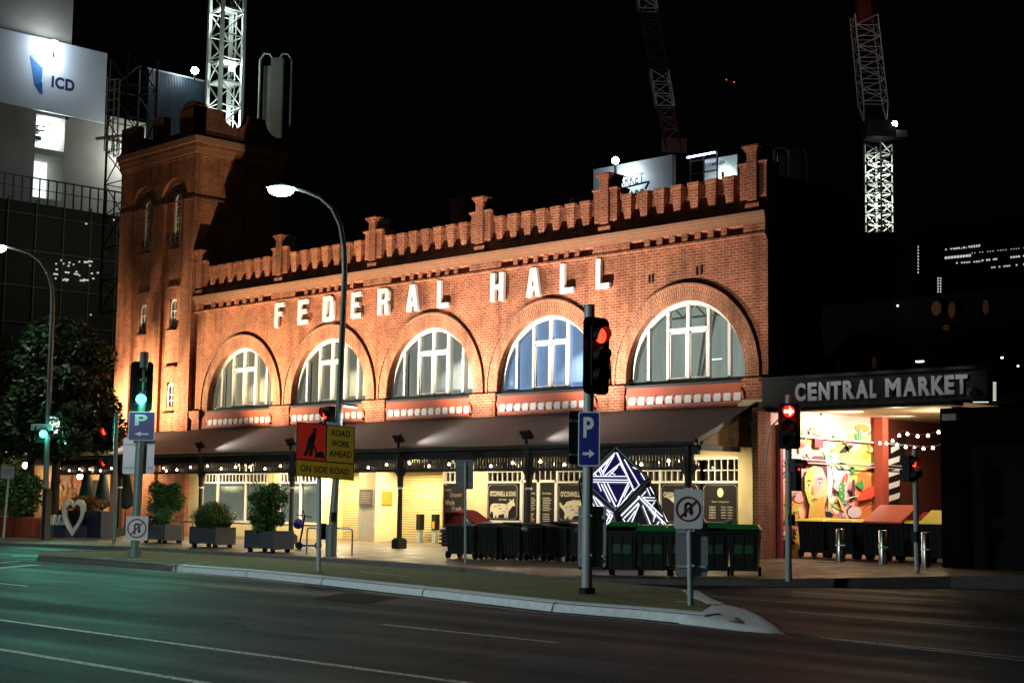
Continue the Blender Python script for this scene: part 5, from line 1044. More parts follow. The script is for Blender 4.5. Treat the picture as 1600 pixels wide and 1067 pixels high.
def planter(x0, x1, y, kind, lab, seed):
    a, b_ = onG(x0, y), onG(x1, y); d = (b_-a); L = d.length; d.z = 0; d.normalize(); d = XV; c = (a+b_)/2; c.y += .35; c.x -= .62; t = thing('planter', lab, 'planter', (c.x, c.y, gz(c.y)), 0, 'dark street planters')
    n_ = 0; mb = MB(); w, dd = abs(b_.x-a.x)*1.18, .75; z0 = .12; mb.box((-w/2, -dd/2, z0), (w/2, dd/2, .62))
    for s in (-1, 1): mb.box((s*w/2-.04*s, -dd/2-.02, z0-.02), (s*w/2+.03*s, dd/2+.02, .66))
    mb.build('trough', M['planter'], t, local=True, bevel=.008)
    for s in (-1, 1):
        for e in (-1, 1): mb = MB(); mb.box((s*(w/2-.14)-.06, e*(dd/2-.1)-.05, -.02), (s*(w/2-.14)+.06, e*(dd/2-.1)+.05, z0)); mb.build('foot', M['binblack'], t, local=True)
    mb = MB(); mb.box((-w/2+.03, -dd/2+.03, .56), (w/2-.03, dd/2-.03, .60)); mb.build('soil', M['bark'], t, local=True)
    mb = MB()
    if kind == 'shrub':
        rq = random.Random(seed+77); hw_ = w*.40
        for k in range(26):
            lx, ly, lz = rq.uniform(-hw_, hw_), rq.uniform(-.3, .3), rq.uniform(.72, 1.95); r_ = rq.uniform(.20, .34)*(1 if lz < 1.6 else .85); leaves(mb, (lx*(1 if lz < 1.7 else .8), ly, lz), (r_, r_, r_*.9), rq.randint(260, 380), rq.choice((.05, .065, .085)), seed+k, thresh=-.3)
        rn = random.Random(seed+9)
        for k in range(95):      # ragged outer shoots
            th = rn.uniform(0, 2*pi); zz = rn.uniform(.8, 2.0); p0 = Vector((cos(th)*w*.33, sin(th)*.4, zz)); e = p0+Vector((cos(th)*rn.uniform(.05, .28), sin(th)*.16, rn.uniform(.02, .38))); mb.bar(p0, e, .01)
            for j in range(9): q = p0.lerp(e, j/8); a_ = Vector((rn.gauss(0, 1), rn.gauss(0, 1), rn.gauss(0, 1))).normalized(); b2_ = a_.cross(ZV).normalized(); l_ = rn.uniform(.04, .085); mb.poly([q, q+a_*l_*.5+b2_*l_*.3, q+a_*l_, q+a_*l_*.5-b2_*l_*.3])
        for k in range(5): mb.bar((random.uniform(-.3, .3), 0, .6), (random.uniform(-.5, .5), random.uniform(-.2, .2), 1.6), .03)
    else:
        rnd = random.Random(seed)
        for k in range(2600):
            x = rnd.uniform(-w*.5, w*.5); y0 = rnd.uniform(-.25, .25); th = rnd.uniform(0, 2*pi); ln = rnd.uniform(.35, .9); ou = rnd.uniform(.2, 1.0); ln *= 1.3-abs(x)/w*1.3; p0 = Vector((x*.8, y0, .6)); dv = Vector((cos(th), sin(th)*.8, 0)); side = Vector((-dv.y, dv.x, 0))*.014
            p1 = p0+dv*ou*.4+ZV*ln*.8; p2 = p0+dv*ou*.9+ZV*ln*(1-.55*ou); mb.poly([p0-side, p0+side, p1+side, p1-side]); mb.poly([p1-side, p1+side, p2])
    f = mb.build('foliage', M['leafA'] if kind == 'shrub' else M['leafB'], t, local=True)
    return t
planter(222, 288, 849, 'shrub', 'dark grey planter with a tall shrub beside the green signal post', 3)
planter(298, 370, 856, 'grass', 'dark grey planter with low grassy leaves between two taller shrubs', 5)
planter(386, 462, 864, 'shrub', 'dark grey planter with a dense tall shrub beside the blue scooter', 8)
# silver cover between the planters
p = onG(382, 850); t = thing('covered_motorbike', 'silver covered motorbike half hidden between two planters', 'motorbike', p); mb = MB(); blob(mb, (p.x+.1, p.y+.9, p.z+.8), .30, 2.4, 14, 4); mb.build('cover', mat('silver_cover', (.35, .36, .36), .35, metal=.3, bump=.4), t)
mb = MB(); mb.tube([(p.x+.2, p.y+.9, p.z+.28), (p.x+.3, p.y+.9, p.z+.28)], .28, 18); mb.build('wheel', M['rubber'], t)
# ================= light sculpture =================
base = onG(978, 884); base = Vector((-26.6, 29.95+.0, gz(29.95)))
sp = thing('light_sculpture', 'faceted sculpture of glowing white light tubes behind the green lidded bins', 'sculpture', base)
def sv(x, y, off=0): # sculpture vertex seen at pixel x,y at depth offset off behind the base along the view
    d = ray(x, y); t = (base-EYE).dot(FW)/d.dot(FW); q = EYE+d*(t*(1+0)); return q+Vector((FW.x, FW.y, 0)).normalized()*off
def onplane(x, y, a, b_, c): n = (b_-a).cross(c-a); d = ray(x, y); return EYE+d*((a-EYE).dot(n)/d.dot(n))
R_, Lf, Bm = sv(1015, 748, .55), sv(908, 751, .1), sv(960.5, 800, -.35); T_ = onplane(961, 699, R_, Lf, Bm)
G1 = sv(1063, 872, .45); G2 = onplane(990, 876, Bm, R_, G1); G4 = sv(925, 872, .3); G3 = onplane(982, 876, Lf, Bm, G4)
BT, BL_, BR_ = sv(975, 745, 1.5), sv(930, 872, 1.2), sv(1030, 872, 1.4)
def facet(poly, tubes, glass_m):
    P = [Vector(q) for q in poly]; cen = sum(P, Vector())/len(P); n = (P[1]-P[0]).cross(P[2]-P[1]).normalized()
    if n.dot(EYE-cen) < 0: n = -n
    mb = MB(); mb.poly(P); o = mb.build('facet', glass_m, sp); mb = MB()
    for i in range(len(P)): mb.bar(P[i], P[(i+1) % len(P)], .10, .10)
    mb.build('facet_frame', M['black'], o); mb = MB()
    for i in range(len(P)):      # thin pale edging strip just inside the frame
        a, b_ = P[i].lerp(cen, .03), P[(i+1) % len(P)].lerp(cen, .03); mb.bar(a+n*.055, b_+n*.055, .012, .01)
    mb.build('edge_strip', M['galv'], o)
    if not tubes: return
    mb = MB()
    def hit(x, y): d = ray(880+x/5.929, 680+y/5.929); return EYE+d*((cen-EYE).dot(n)/d.dot(n))+n*.03
    for (a, b_, c_, d_, w_) in tubes: mb.bar(hit(a, b_), hit(c_, d_), w_*.6, .02)
    mb.build('light_tube', M['tubewhite'], o)
up = [(262, 385, 478, 168, .03), (300, 350, 462, 200, .02), (360, 350, 430, 225, .02), (385, 378, 525, 265, .04), (372, 355, 470, 190, .018), (225, 385, 600, 385, .022), (225, 414, 605, 420, .06), (225, 436, 612, 441, .03), (495, 168, 655, 520, .055), (525, 268, 590, 380, .03), (420, 382, 500, 300, .018), (375, 450, 482, 665, .045), (408, 450, 490, 615, .025), (602, 445, 500, 665, .05), (350, 455, 432, 622, .03), (640, 512, 550, 620, .03), (565, 230, 712, 482, .03), (318, 445, 350, 520, .02), (340, 300, 372, 372, .035), (325, 315, 352, 378, .02), (285, 350, 310, 382, .03), (610, 470, 560, 575, .02), (640, 300, 700, 330, .012), (700, 330, 755, 420, .014), (655, 515, 700, 470, .02), (215, 450, 330, 560, .016), (590, 580, 520, 660, .03), (440, 350, 480, 372, .012)]
lo = [(700, 575, 530, 745, .06), (690, 630, 560, 765, .05), (690, 565, 1000, 885, .08), (730, 575, 960, 800, .05), (697, 640, 610, 850, .03), (730, 650, 820, 868, .03), (600, 855, 830, 855, .04), (600, 884, 995, 888, .05), (795, 478, 862, 600, .05), (735, 575, 850, 580, .03), (760, 602, 862, 606, .03), (868, 620, 955, 795, .03), (880, 800, 830, 882, .04), (905, 830, 885, 888, .02), (940, 845, 930, 888, .02), (780, 660, 850, 760, .025), (760, 520, 720, 565, .025), (545, 770, 595, 845, .02), (660, 700, 590, 800, .02), (800, 560, 770, 490, .02), (850, 700, 830, 800, .02), (900, 800, 970, 888, .02), (840, 620, 790, 690, .02)]
ll = [(240, 470, 400, 822, .07), (268, 520, 440, 765, .04), (300, 560, 455, 740, .03), (468, 725, 425, 815, .05), (360, 640, 380, 760, .02), (330, 650, 470, 715, .02), (380, 820, 470, 800, .03), (230, 520, 360, 800, .02), (440, 720, 400, 815, .02)]
gl1 = mat('dark_violet_glass', (.01, .01, .06), .12, coat=.5); gl2 = mat('smoked_glass', (.06, .07, .08), .12, coat=.5)
b = gl1.node_tree.nodes['Principled BSDF']; b.inputs['Emission Color'].default_value = (.015, .015, .12, 1); b.inputs['Emission Strength'].default_value = .35
facet([T_, R_, Bm, Lf], up, gl1); facet([Bm, R_, G1, G2], lo, gl2); facet([Lf, Bm, G3, G4], ll, gl2)
facet([T_, BT, R_], [], gl2); facet([R_, BT, BR_, G1], [], gl2); facet([T_, Lf, BT], [], gl2); facet([Lf, G4, BL_, BT], [], gl2)
mb = MB(); mb.bar(Bm, (G2+G3)/2, .16); mb.build('front_leg', M['black'], sp)
lamp('POINT', 'sculpture_glow', base+Vector((.6, -1.1, 1.3)), 12, (.85, .87, 1), .3)
# ================= heart sign =================
hp = onG(115, 839); t = thing('heart_sign', 'white MARKET letters and a tall white heart on a navy box', 'sign', hp, 0)
s = RT*1; s = Vector((.70, .714, 0)).normalized(); az = atan2(-s.x, s.y); n = Vector((s.y, -s.x, 0)); 
def hq(x, y): return zpt(hp, x, y)
a, b_ = hq(65, 838), hq(143, 838); zt = hq(100, 820).z; mb = MB(); mb.prism([(0, 0), ((b_-a).length, 0), ((b_-a).length, zt-hp.z), (0, zt-hp.z)], Vector((a.x, a.y, hp.z)), s, ZV, -n*.7); mb.build('navy_box', M['navy'], t)
for ch, x in zip('MARKET', (66, 74, 82, 90, 97, 136)):
    mb = MB(); q = hq(x, 819); w_ = hq(x+7, 819); w_ = (w_-q).length; text_solid(mb, ch, (q.x, q.y, zt), s, ZV, w_, hq(x, 804).z-zt, n*-.22, 0, .06); mb.build('letter', M['white'], t)
cp = [(0, -1.06), (-.30, -.62), (-.52, -.18), (-.62, .22), (-.60, .58), (-.46, .82), (-.26, .88), (-.10, .78), (0, .56), (.10, .78), (.26, .88), (.46, .82), (.60, .58), (.62, .22), (.52, -.18), (.30, -.62)]
cen = hq(115.5, 808); hw = (hq(134, 808)-hq(98, 808)).length/1.25; hh = (hq(115, 780).z-hq(115, 838).z)/1.94
mb = MB(); inn_ = [(x*.66, z*.66+.02) for x, z in cp]; nn = len(cp); dep = -n*.3
O = Vector((cen.x, cen.y, hp.z+1.06*hh+.03))+n*.15; A = [O+s*x*hw+ZV*z*hh for x, z in cp]; B_ = [O+s*x*hw+ZV*z*hh for x, z in inn_]
mb.add(A+B_+[p_+dep for p_ in A]+[p_+dep for p_ in B_], sum([[(i, (i+1) % nn, (i+1) % nn+nn, i+nn), (i+2*nn, i+3*nn, (i+1) % nn+3*nn, (i+1) % nn+2*nn), (i, i+2*nn, (i+1) % nn+2*nn, (i+1) % nn), (i+nn, (i+1) % nn+nn, (i+1) % nn+3*nn, i+3*nn)] for i in range(nn)], []), 0, False); mb.build('heart', M['white'], t)
hp_l = hp+n*1.5+ZV*2.6; 
# ================= cafe corner at left =================
cw = thing('cafe_building', 'low cafe front lit warm behind the folded green umbrellas', 'building', (-66, 38, gz(38)))
wy = 37.5; mb = MB(); mb.box((-90, wy, 0), (-60.3, wy+.3, 3.6)); mb.build('wall', mat('cafe_plaster', (.42, .26, .12), .8, var=.3, scale=2), cw)
mb = MB(); mb.box((-90, wy-.8, 3.3), (-60.3, wy+.3, 3.7)); mb.build('awning', M['darkmetal'], cw)
art = [mat('art_'+str(i), c_, .6) for i, c_ in enumerate([(.55, .16, .07), (.65, .32, .06), (.5, .2, .12), (.2, .08, .05), (.7, .45, .12)])]
mb = MB(); pa, pb = onY(78, 760, wy-.06), onY(140, 810, wy-.06); mb.poly([(pa.x, wy-.05, .8), (pb.x, wy-.05, .8), (pb.x, wy-.05, 2.8), (pa.x, wy-.05, 2.8)], 0); rnd = random.Random(4)
for k in range(95):
    x, z = rnd.uniform(pa.x+.2, pb.x-.2), rnd.uniform(.9, 2.6); r = rnd.uniform(.1, .35); m_ = rnd.randrange(5); mb.poly([(x+r*cos(2*pi*i/7)*rnd.uniform(.6, 1.1), wy-.055-.001*k, z+r*sin(2*pi*i/7)*rnd.uniform(.6, 1.1)) for i in range(7)][::-1], m_)
mb.build('painted_panel', art, cw)
mb = MB(); 
for x0, x1 in ((-62.9, -61.7), (-65.9, -64.9)): mb.box((x0, wy-.06, .4), (x1, wy-.02, 2.6))
mb.build('door', M['roofdark'], cw); mb = MB(); mb.box((-66.6, wy-.85, 3.0), (-64.4, wy-.8, 3.05)); mb.build('neon_strip', emit('neon_strip', (1, .8, .9), 3), cw)
for i, (x, w_) in enumerate(((36, 0), (85, 0), (112, 0), (150, 0))):
    if i == 0: continue
    p = onG(x, 838); p = Vector((p.x-1.6, p.y+2.2, gz(p.y+2.2))); t = thing('umbrella', ('', 'folded dark green umbrella left of the orange painted panel', 'folded dark green umbrella behind the heart sign', 'folded dark green umbrella right of the heart sign')[i], 'umbrella', p, 0, 'folded cafe umbrellas')
    mb = MB(); mb.lathe([(.02, 2.9), (.10, 2.7), (.22, 2.0), (.33, 1.35), (.34, 1.15), (.08, 1.0)], n=10); mb.build('canopy', M['umbrella'], t, local=True); mb = MB(); mb.tube([(0, 0, 0), (0, 0, 2.95)], .03, 8); mb.build('pole', M['darkmetal'], t, local=True); mb = MB(); mb.lathe([(.3, 0), (.3, .08), (.05, .12)], n=12); mb.build('base', M['darkmetal'], t, local=True)
for i, (x, y, pw, lab) in enumerate(((40, 727, 120, 'bright round lamp over the terracotta planter'), (140, 745, 110, 'cafe lamp seen above the orange corner wall left of the lamp post'), (125, 744, 170, 'bright white cafe lamp above the heart sign'))):
    q = onY(x if i != 1 else 46, y, (33, 36.6, 36.4)[i]); t = thing('cafe_lamp', lab, 'lamp', q, 0, 'cafe lamps'); mb = MB(); mb.lathe([(0, -.14), (.1, -.1), (.14, 0), (.1, .1), (0, .14)], n=12); mb.build('globe', emit('cafe_globe', (1, .85, .62), 22), t, local=True); mb = MB(); mb.tube([(0, 0, .12), (0, 0, .6)], .015, 6); mb.build('rod', M['black'], t, local=True); lamp('POINT', 'cafe_lamp_light', q-ZV*.3-YV*.2, pw, (1, .72, .38), .15)
p = onG(18, 838); t = thing('planter', 'terracotta red planter with a leafy bush at the left edge', 'planter', (p.x, p.y+.5, gz(p.y+.5))); MB().box((-2.4, -.4, 0), (1.5, .4, .75)).build('trough', M['orangeplanter'], t, local=True, bevel=.02)
mb = MB(); leaves(mb, (-.6, 0, 1.6), (1.9, .8, 1.1), 4200, .10, 21, thresh=-.2); mb.build('foliage', M['leafA'], t, local=True)
p = onG(60, 839); p = Vector((p.x-.6, p.y+1.5, gz(p.y+1.5))); t = thing('planter', 'low planter box with red and orange flowers behind the heart sign', 'planter', p); MB().box((-.2, -.3, 0), (3.2, .3, 1.0)).build('trough', M['navy'], t, local=True); mb = MB(); leaves(mb, (1.5, 0, 1.25), (1.6, .35, .35), 1500, .07, 31, thresh=-.3); mb.build('foliage', mat('autumn_leaf', (.20, .09, .02), .6, var=.6, scale=9), t, local=True)
# ================= trees =================
def tree(label, base, h, crowns, n, seed, size=.16):
    t = thing('tree', label, 'tree', base, 0, 'trees beside the cafe'); mb = MB(); rnd = random.Random(seed); top = Vector((0, 0, h*.55)); mb.tube([(0, 0, -.05), (.05, 0, h*.25), (-.05, .05, h*.42), top], [.22, .17, .14, .10], 12)
    mb.build('trunk', M['bark'], t, local=True); mb = MB()
    for (x, y, z, r) in crowns:
        mid_ = Vector((x*.4, y*.4, h*.45)); mb.tube([(0, 0, h*.36), mid_, (x, y, z)], [.09, .06, .02], 6)
        for k in range(4): e = Vector((x, y, z))+Vector((rnd.gauss(0, 1), rnd.gauss(0, 1), rnd.gauss(0, .7)))*r*.6; mb.tube([mid_.lerp(Vector((x, y, z)), .6), e], [.035, .01], 5)
    mb.build('limb', M['bark'], t, local=True)['kind'] = 'stuff'; mb = MB()
    for i, (x, y, z, r) in enumerate(crowns): leaves(mb, (x, y, z), (r, r*.9, r*.75), int(n*r*r), size, seed+i, thresh=-.18)
    mb.build('crown', M['leafT'], t, local=True)
p = onG(54, 838); tree('broad leafy street tree left of the lamp post, with a dark trunk', Vector((p.x-.8, p.y+1.2, gz(p.y+1.2))), 9.5, [(-.5, 0, 5.4, 2.0), (1.4, .3, 5.0, 1.7), (-2.4, .2, 4.8, 1.8), (.3, -.2, 7.4, 1.9), (-1.9, .3, 7.0, 1.7), (2.4, .4, 4.2, 1.3), (-3.6, 0, 4.2, 1.4), (.6, -.5, 3.7, 1.0), (1.8, .2, 7.0, 1.3), (-.4, .2, 7.8, 1.1)], 1100, 40)
p = Vector((-59.0, 30.7, gz(30.7))); tree('leafy street tree whose branches reach in front of the brick tower', p, 8, [(2.9, 0, 4.9, 1.6), (4.5, -.6, 4.4, 1.0), (1.6, .1, 5.6, 1.7), (5.2, -.9, 3.6, .7), (3.2, -.2, 6.0, 1.0), (2.1, 0, 3.8, 1.2), (5.2, -1.0, 4.7, .55), (.7, 0, 4.4, 1.4)], 1200, 60)
p = Vector((-69, 33.5, gz(33.5))); tree('dark leafy street tree at the far left edge of the scene', p, 9, [(-.5, 0, 5.6, 2.3), (1.8, .3, 5.4, 2.0), (.3, -.2, 7.6, 2.0), (-2.4, .2, 4.8, 1.9), (1.6, .4, 3.6, 1.2), (2.4, 0, 7.4, 1.6)], 900, 80)
# ================= laneway, mural and market arcade =================
LX0, LX1 = -25.55, -20.0
mw = thing('mural_wall', 'lane side wall painted with a bright mural of a face, leaves and flowers', 'wall', (LX0, 38, .3))
MZ = 4.42
mb = MB(); mb.box((LX0-.14, FY-.15, 0), (LX0, 40.7, 5.2)); mb.build('wall', mat('salmon_mural_ground', (.62, .28, .24), .6, var=.2, scale=1.3), mw)
cols = {'pink': (.72, .34, .38), 'lime': (.45, .52, .14), 'green': (.05, .26, .07), 'white': (.75, .72, .62), 'red': (.62, .07, .04), 'mustard': (.62, .34, .07), 'plum': (.12, .03, .05), 'peach': (.78, .48, .26), 'orange': (.66, .20, .05), 'black': (.015, .015, .015), 'lilac': (.58, .46, .56), 'teal': (.10, .30, .26)}
cn = list(cols); mm = [mat('mural_'+k, v, .6, var=.12, scale=6) for k, v in cols.items()]; mb = MB(); lay = [0]
def mp(x, y): q = onX(x, y, LX0+.004); return (q.y, q.z)
def paintp(P, c):
    lay[0] += 1; e = .004+.0007*lay[0]; mb.poly([(LX0+e, a, b_) for a, b_ in P], cn.index(c))
def px(P, c): paintp([mp(*q) for q in P], c)
def oval(x, y, rx, ry, c, a0=0, a1=360, rot=0, n=18): 
    r_ = radians(rot); px([(x+rx*cos(radians(a0+(a1-a0)*i/n))*cos(r_)-ry*sin(radians(a0+(a1-a0)*i/n))*sin(r_), y+rx*cos(radians(a0+(a1-a0)*i/n))*sin(r_)+ry*sin(radians(a0+(a1-a0)*i/n))*cos(r_)) for i in range(n+(a1-a0 < 360))], c)
def leaf(x, y, l, w_, rot, c, vein=None):
    r_ = radians(rot); P = []
    for i in range(12): t_ = 2*pi*i/12; a, b_ = l*cos(t_), w_*sin(t_)*(1-.3*abs(cos(t_))); P.append((x+a*cos(r_)-b_*sin(r_), y+a*sin(r_)+b_*cos(r_)))
    px(P, c)
    if vein: px([(x-l*.8*cos(r_), y-l*.8*sin(r_)), (x+l*.8*cos(r_), y+l*.8*sin(r_)), (x+l*.8*cos(r_)+.8, y+l*.8*sin(r_)+.8)], vein)
def wavy(x0, y0, x1, y1, w_, c):
    px([(x0, y0), (x1, y1), (x1+w_, y1+w_*.4), (x0+w_, y0+w_*.4)], c)
rnd = random.Random(17)
px([(1215, 652), (1372, 664), (1372, 715), (1215, 715)], 'peach'); px([(1215, 700), (1255, 690), (1300, 730), (1240, 790), (1215, 800)], 'pink'); px([(1300, 680), (1350, 676), (1372, 720), (1340, 760), (1300, 735)], 'lime'); px([(1340, 740), (1372, 720), (1372, 812), (1335, 812)], 'orange'); px([(1215, 770), (1250, 780), (1255, 870), (1215, 870)], 'mustard'); px([(1296, 720), (1330, 730), (1320, 812), (1292, 812)], 'lilac')
for k in range(34):
    x, y = rnd.uniform(1218, 1366), rnd.uniform(665, 808); c = rnd.choice(['pink', 'lime', 'peach', 'white', 'lilac', 'mustard', 'orange', 'peach', 'pink']); oval(x, y, rnd.uniform(5, 13), rnd.uniform(4, 11), c, rot=rnd.uniform(0, 90), n=9)
for k in range(46):
    x, y = rnd.uniform(1218, 1366), rnd.uniform(668, 806)
    if 1250 < x < 1292 and y > 718: continue
    leaf(x, y, rnd.uniform(5, 12), rnd.uniform(2, 4.5), rnd.uniform(0, 180), rnd.choice(['green', 'green', 'teal', 'red', 'plum', 'lime', 'white', 'black']), rnd.choice([None, 'white', 'black']))
for k in range(60):      # loose brush lines, dots and hatching
    x, y = rnd.uniform(1220, 1364), rnd.uniform(668, 808)
    if 1248 < x < 1294 and y > 712: continue
    a_ = rnd.uniform(0, pi); l_ = rnd.uniform(5, 16); c = rnd.choice(['black', 'plum', 'white', 'green', 'red']); b2 = a_+rnd.uniform(-.7, .7); x1, y1 = x+cos(a_)*l_, y+sin(a_)*l_*.8; x2, y2 = x1+cos(b2)*l_, y1+sin(b2)*l_*.8
    if 1220 < x2 < 1368 and 665 < y2 < 808: px([(x, y), (x1, y1), (x2, y2), (x2+.6, y2+.9), (x1+.5, y1+1.3), (x, y+.9)], c)
# hair, neck and face
px([(1258, 724), (1266, 712), (1280, 712), (1289, 730), (1293, 760), (1289, 790), (1284, 770), (1282, 740)], 'plum'); px([(1284, 700), (1291, 712), (1297, 750), (1292, 790), (1288, 770), (1289, 740)], 'white'); px([(1262, 776), (1282, 776), (1286, 814), (1258, 814)], 'mustard')
face = [(1268, 728), (1258, 732), (1253, 745), (1253, 765), (1259, 785), (1267, 797), (1275, 800), (1283, 793), (1288, 772), (1287, 748), (1280, 731)]; px(face, 'lime'); px([(1268, 728), (1280, 731), (1287, 748), (1288, 772), (1283, 793), (1275, 800), (1270, 790), (1272, 768), (1266, 758), (1267, 742)], 'peach'); px([(1268, 736), (1279, 735), (1286, 750), (1280, 758), (1270, 772), (1265, 765), (1268, 752)], 'pink'); px([(1266, 783), (1284, 774), (1283, 793), (1275, 800), (1268, 796)], 'mustard')
for x in (1259, 1276): oval(x, 759 if x < 1265 else 756, 3.8, 1.6, 'white', n=10); oval(x, 758.8 if x < 1265 else 755.8, 1.5, 1.5, 'teal', n=8); oval(x, 758.8 if x < 1265 else 755.8, .7, .7, 'black', n=7); px([(x-4.2, 758.5 if x < 1265 else 755.5), (x, 755.6 if x < 1265 else 752.6), (x+4.2, 758 if x < 1265 else 755), (x, 757 if x < 1265 else 754)], 'plum')
px([(1254, 753), (1259, 749), (1264, 752), (1259, 751)], 'black'); px([(1270, 750), (1276, 746), (1282, 749), (1276, 748)], 'black'); px([(1265, 757), (1263, 771), (1268, 773), (1267, 771)], 'orange'); leaf(1268, 780, 5.5, 2.2, -8, 'orange'); px([(1263, 780), (1268, 779), (1273.5, 779), (1268, 781)], 'plum')
for (x, y) in ((1300, 745), (1299, 735), (1302, 760)): leaf(x, y, 8, 4, 70, 'lilac', 'plum')
px([(1268, 680), (1281, 681), (1281, 700), (1268, 699)], 'plum'); oval(1310, 770, 5, 18, 'green', rot=0); 
for k in range(7): oval(1307+rnd.uniform(0, 8), 755+k*5, 1.6, 1.6, 'lime', n=7)
oval(1330, 800, 11, 9, 'lilac'); leaf(1352, 770, 20, 9, -30, 'red'); oval(1328, 760, 3, 12, 'plum'); px([(1312, 790), (1322, 812), (1318, 813), (1300, 770)], 'peach')
for k, c in enumerate(('plum', 'orange', 'white', 'mustard', 'plum', 'orange')): oval(1228, 822+k*7, 13-k, 12-k, c, 180, 360, n=12)
mb.build('mural_paint', mm, mw)
mb = MB(); mb.bar((LX0+.1, 35.6, 3.72-.0), (LX0+.1, 42.5, 3.66), .05); mb.bar((LX0+.1, 35.4, 3.10), (LX0+.1, 42.5, 3.02), .03); mb.bar((LX0+.14, 35.4, 3.0), (LX0+.14, 42.5, 2.93), .025); mb.build('pipe', M['galv'], mw)
mb = MB(); mb.box((LX0+.02, 35.3, 0.2), (LX0+.16, 35.42, 4.0)); mb.build('red_conduit', mat('maroon_pipe', (.25, .03, .03), .5), mw)
arc = thing('market_arcade', 'dark market arcade over the lane with CENTRAL MARKET letters', 'building', (-22, 35.0, .3))
red = stripes('brown_red_cladding', (.16, .035, .02), (.09, .018, .012), (1, 0, 0), .18, .5, .6, .6)
mb = MB(); mb.box((LX0, 44, 0), (LX1+.3, 44.2, 5)); mb.box((LX0-.12, 40.7, 0), (LX0-.02, 44.2, 5)); mb.build('lane_end_wall', red, arc)
mb = MB(); mb.poly([(LX0, FY+.1, MZ), (LX1, FY+.1, MZ), (LX1, 44, MZ), (LX0, 44, MZ)]); mb.build('soffit', mat('cream_soffit', (.55, .48, .36), .7, var=.15), arc)
mb = MB(); mb.box((LX1, FY-.22, 0), (LX1+.25, 44, 4.28)); mb.build('lane_side_wall', red, arc)
q = onY(1379, 760, 40.2); mb = MB(); mb.box((q.x-.15, 40, .3), (q.x+.15, 40.3, MZ)); mb.build('lane_post', mat('oxide_red_steel', (.28, .05, .03), .5), arc)
xw = LX0+.0; q3 = lambda x, y, e=0: (xw+.04+e, onX(x, y, xw).y, onX(x, y, xw).z)
mb = MB(); mb.poly([q3(*p) for p in ((1380, 794), (1380, 722), (1384, 706), (1394, 692), (1414, 676), (1413, 712), (1408, 740), (1404, 768), (1403, 794))]); sc_ = mb.build('striped_screen', M['signblack'], arc)
mb = MB()
for k, y in enumerate((702, 722, 741, 760, 779)):
    x0 = 1382 if y > 712 else 1390; mb.poly([q3(x0, y+6, .01), q3(x0, y-3, .01), q3(1404, y-10, .01), q3(1403, y-1, .01)])
mb.build('white_stripe', M['white'], sc_)
for k, (x, y) in enumerate(((1285, 648), (1347, 657))):
    q = onY(x, y, 37.5 if k == 0 else 40.0); t = thing('spotlight', ('small black spotlight under the lane soffit nearest the street', 'small black spotlight deeper under the lane soffit')[k], 'spotlight', q, 0, 'lane soffit spotlights'); mb = MB(); mb.tube([(0, 0, .12), (-.06, -.05, 0)], .06, 10); mb.build('can', M['black'], t, local=True); mb = MB(); mb.bar((0, 0, .12), (0, 0, max(.15, MZ-q.z)), .02); mb.build('stem', M['black'], t, local=True)
lamp('SPOT', 'lane_lamp', (LX0+1.5, 37.4, MZ-.12), 760, (1, .82, .66), .12, (LX0, 37.2, 2.9), 160, .8); lamp('SPOT', 'lane_lamp', (LX0+1.6, 39.8, MZ-.12), 420, (1, .80, .60), .12, (LX0, 40, 2.6), 160, .8); lamp('POINT', 'lane_lamp', (-22.4, 38.2, 3.9), 60, (1, .70, .40), .12); lamp('POINT', 'lane_lamp', (-21.9, 35.55, 3.9), 70, (1, .80, .5), .12)
# sign bridge
SZ0, SZ1 = 4.42, 5.16; mb = MB(); mb.box((-25.6, 34.75, SZ0), (-18.9, 34.9, SZ1)); mb.box((-25.6, 34.6, SZ1), (-18.9, 35.1, SZ1+.08)); mb.box((-25.6, 34.9, SZ0-.1), (-19.9, 35.4, SZ0)); sg = mb.build('sign_band', mat('dark_olive_sign_band', (.006, .0055, .003), .7, var=.3), arc)
xs0 = [1245, 1270, 1294, 1312, 1332, 1351, 1385, 1413, 1437, 1459, 1478, 1493]; xs1 = [1261, 1286, 1310, 1330, 1350, 1368, 1410, 1432, 1456, 1479, 1492, 1513]
for ch, a, b_ in zip('CENTRALMARKET', [1243, 1263, 1280, 1299, 1318, 1338, 1360][:7]+[1384, 1412, 1436, 1456, 1477, 1494], [1259, 1277, 1297, 1315, 1336, 1357, 1370]+[1408, 1433, 1454, 1476, 1492, 1513]):
    pa_, pb_ = onY(a, 615, 34.7), onY(b_, 615, 34.7); mb = MB(); text_solid(mb, ch, (pa_.x, 34.72, 4.56), XV, ZV, pb_.x-pa_.x, .48, YV*-.05, 0, .045); mb.build('letter', mat('grey_white_letter', (.60, .60, .66), .5), sg)
for x in (1260, 1310, 1365, 1420, 1480): q = onY(x, 583, 34.3); lamp('SPOT', 'sign_wash', (q.x, 33.9, 5.4), 9, (.95, .95, .9), .05, (q.x, 34.72, 4.65), 100, .9)

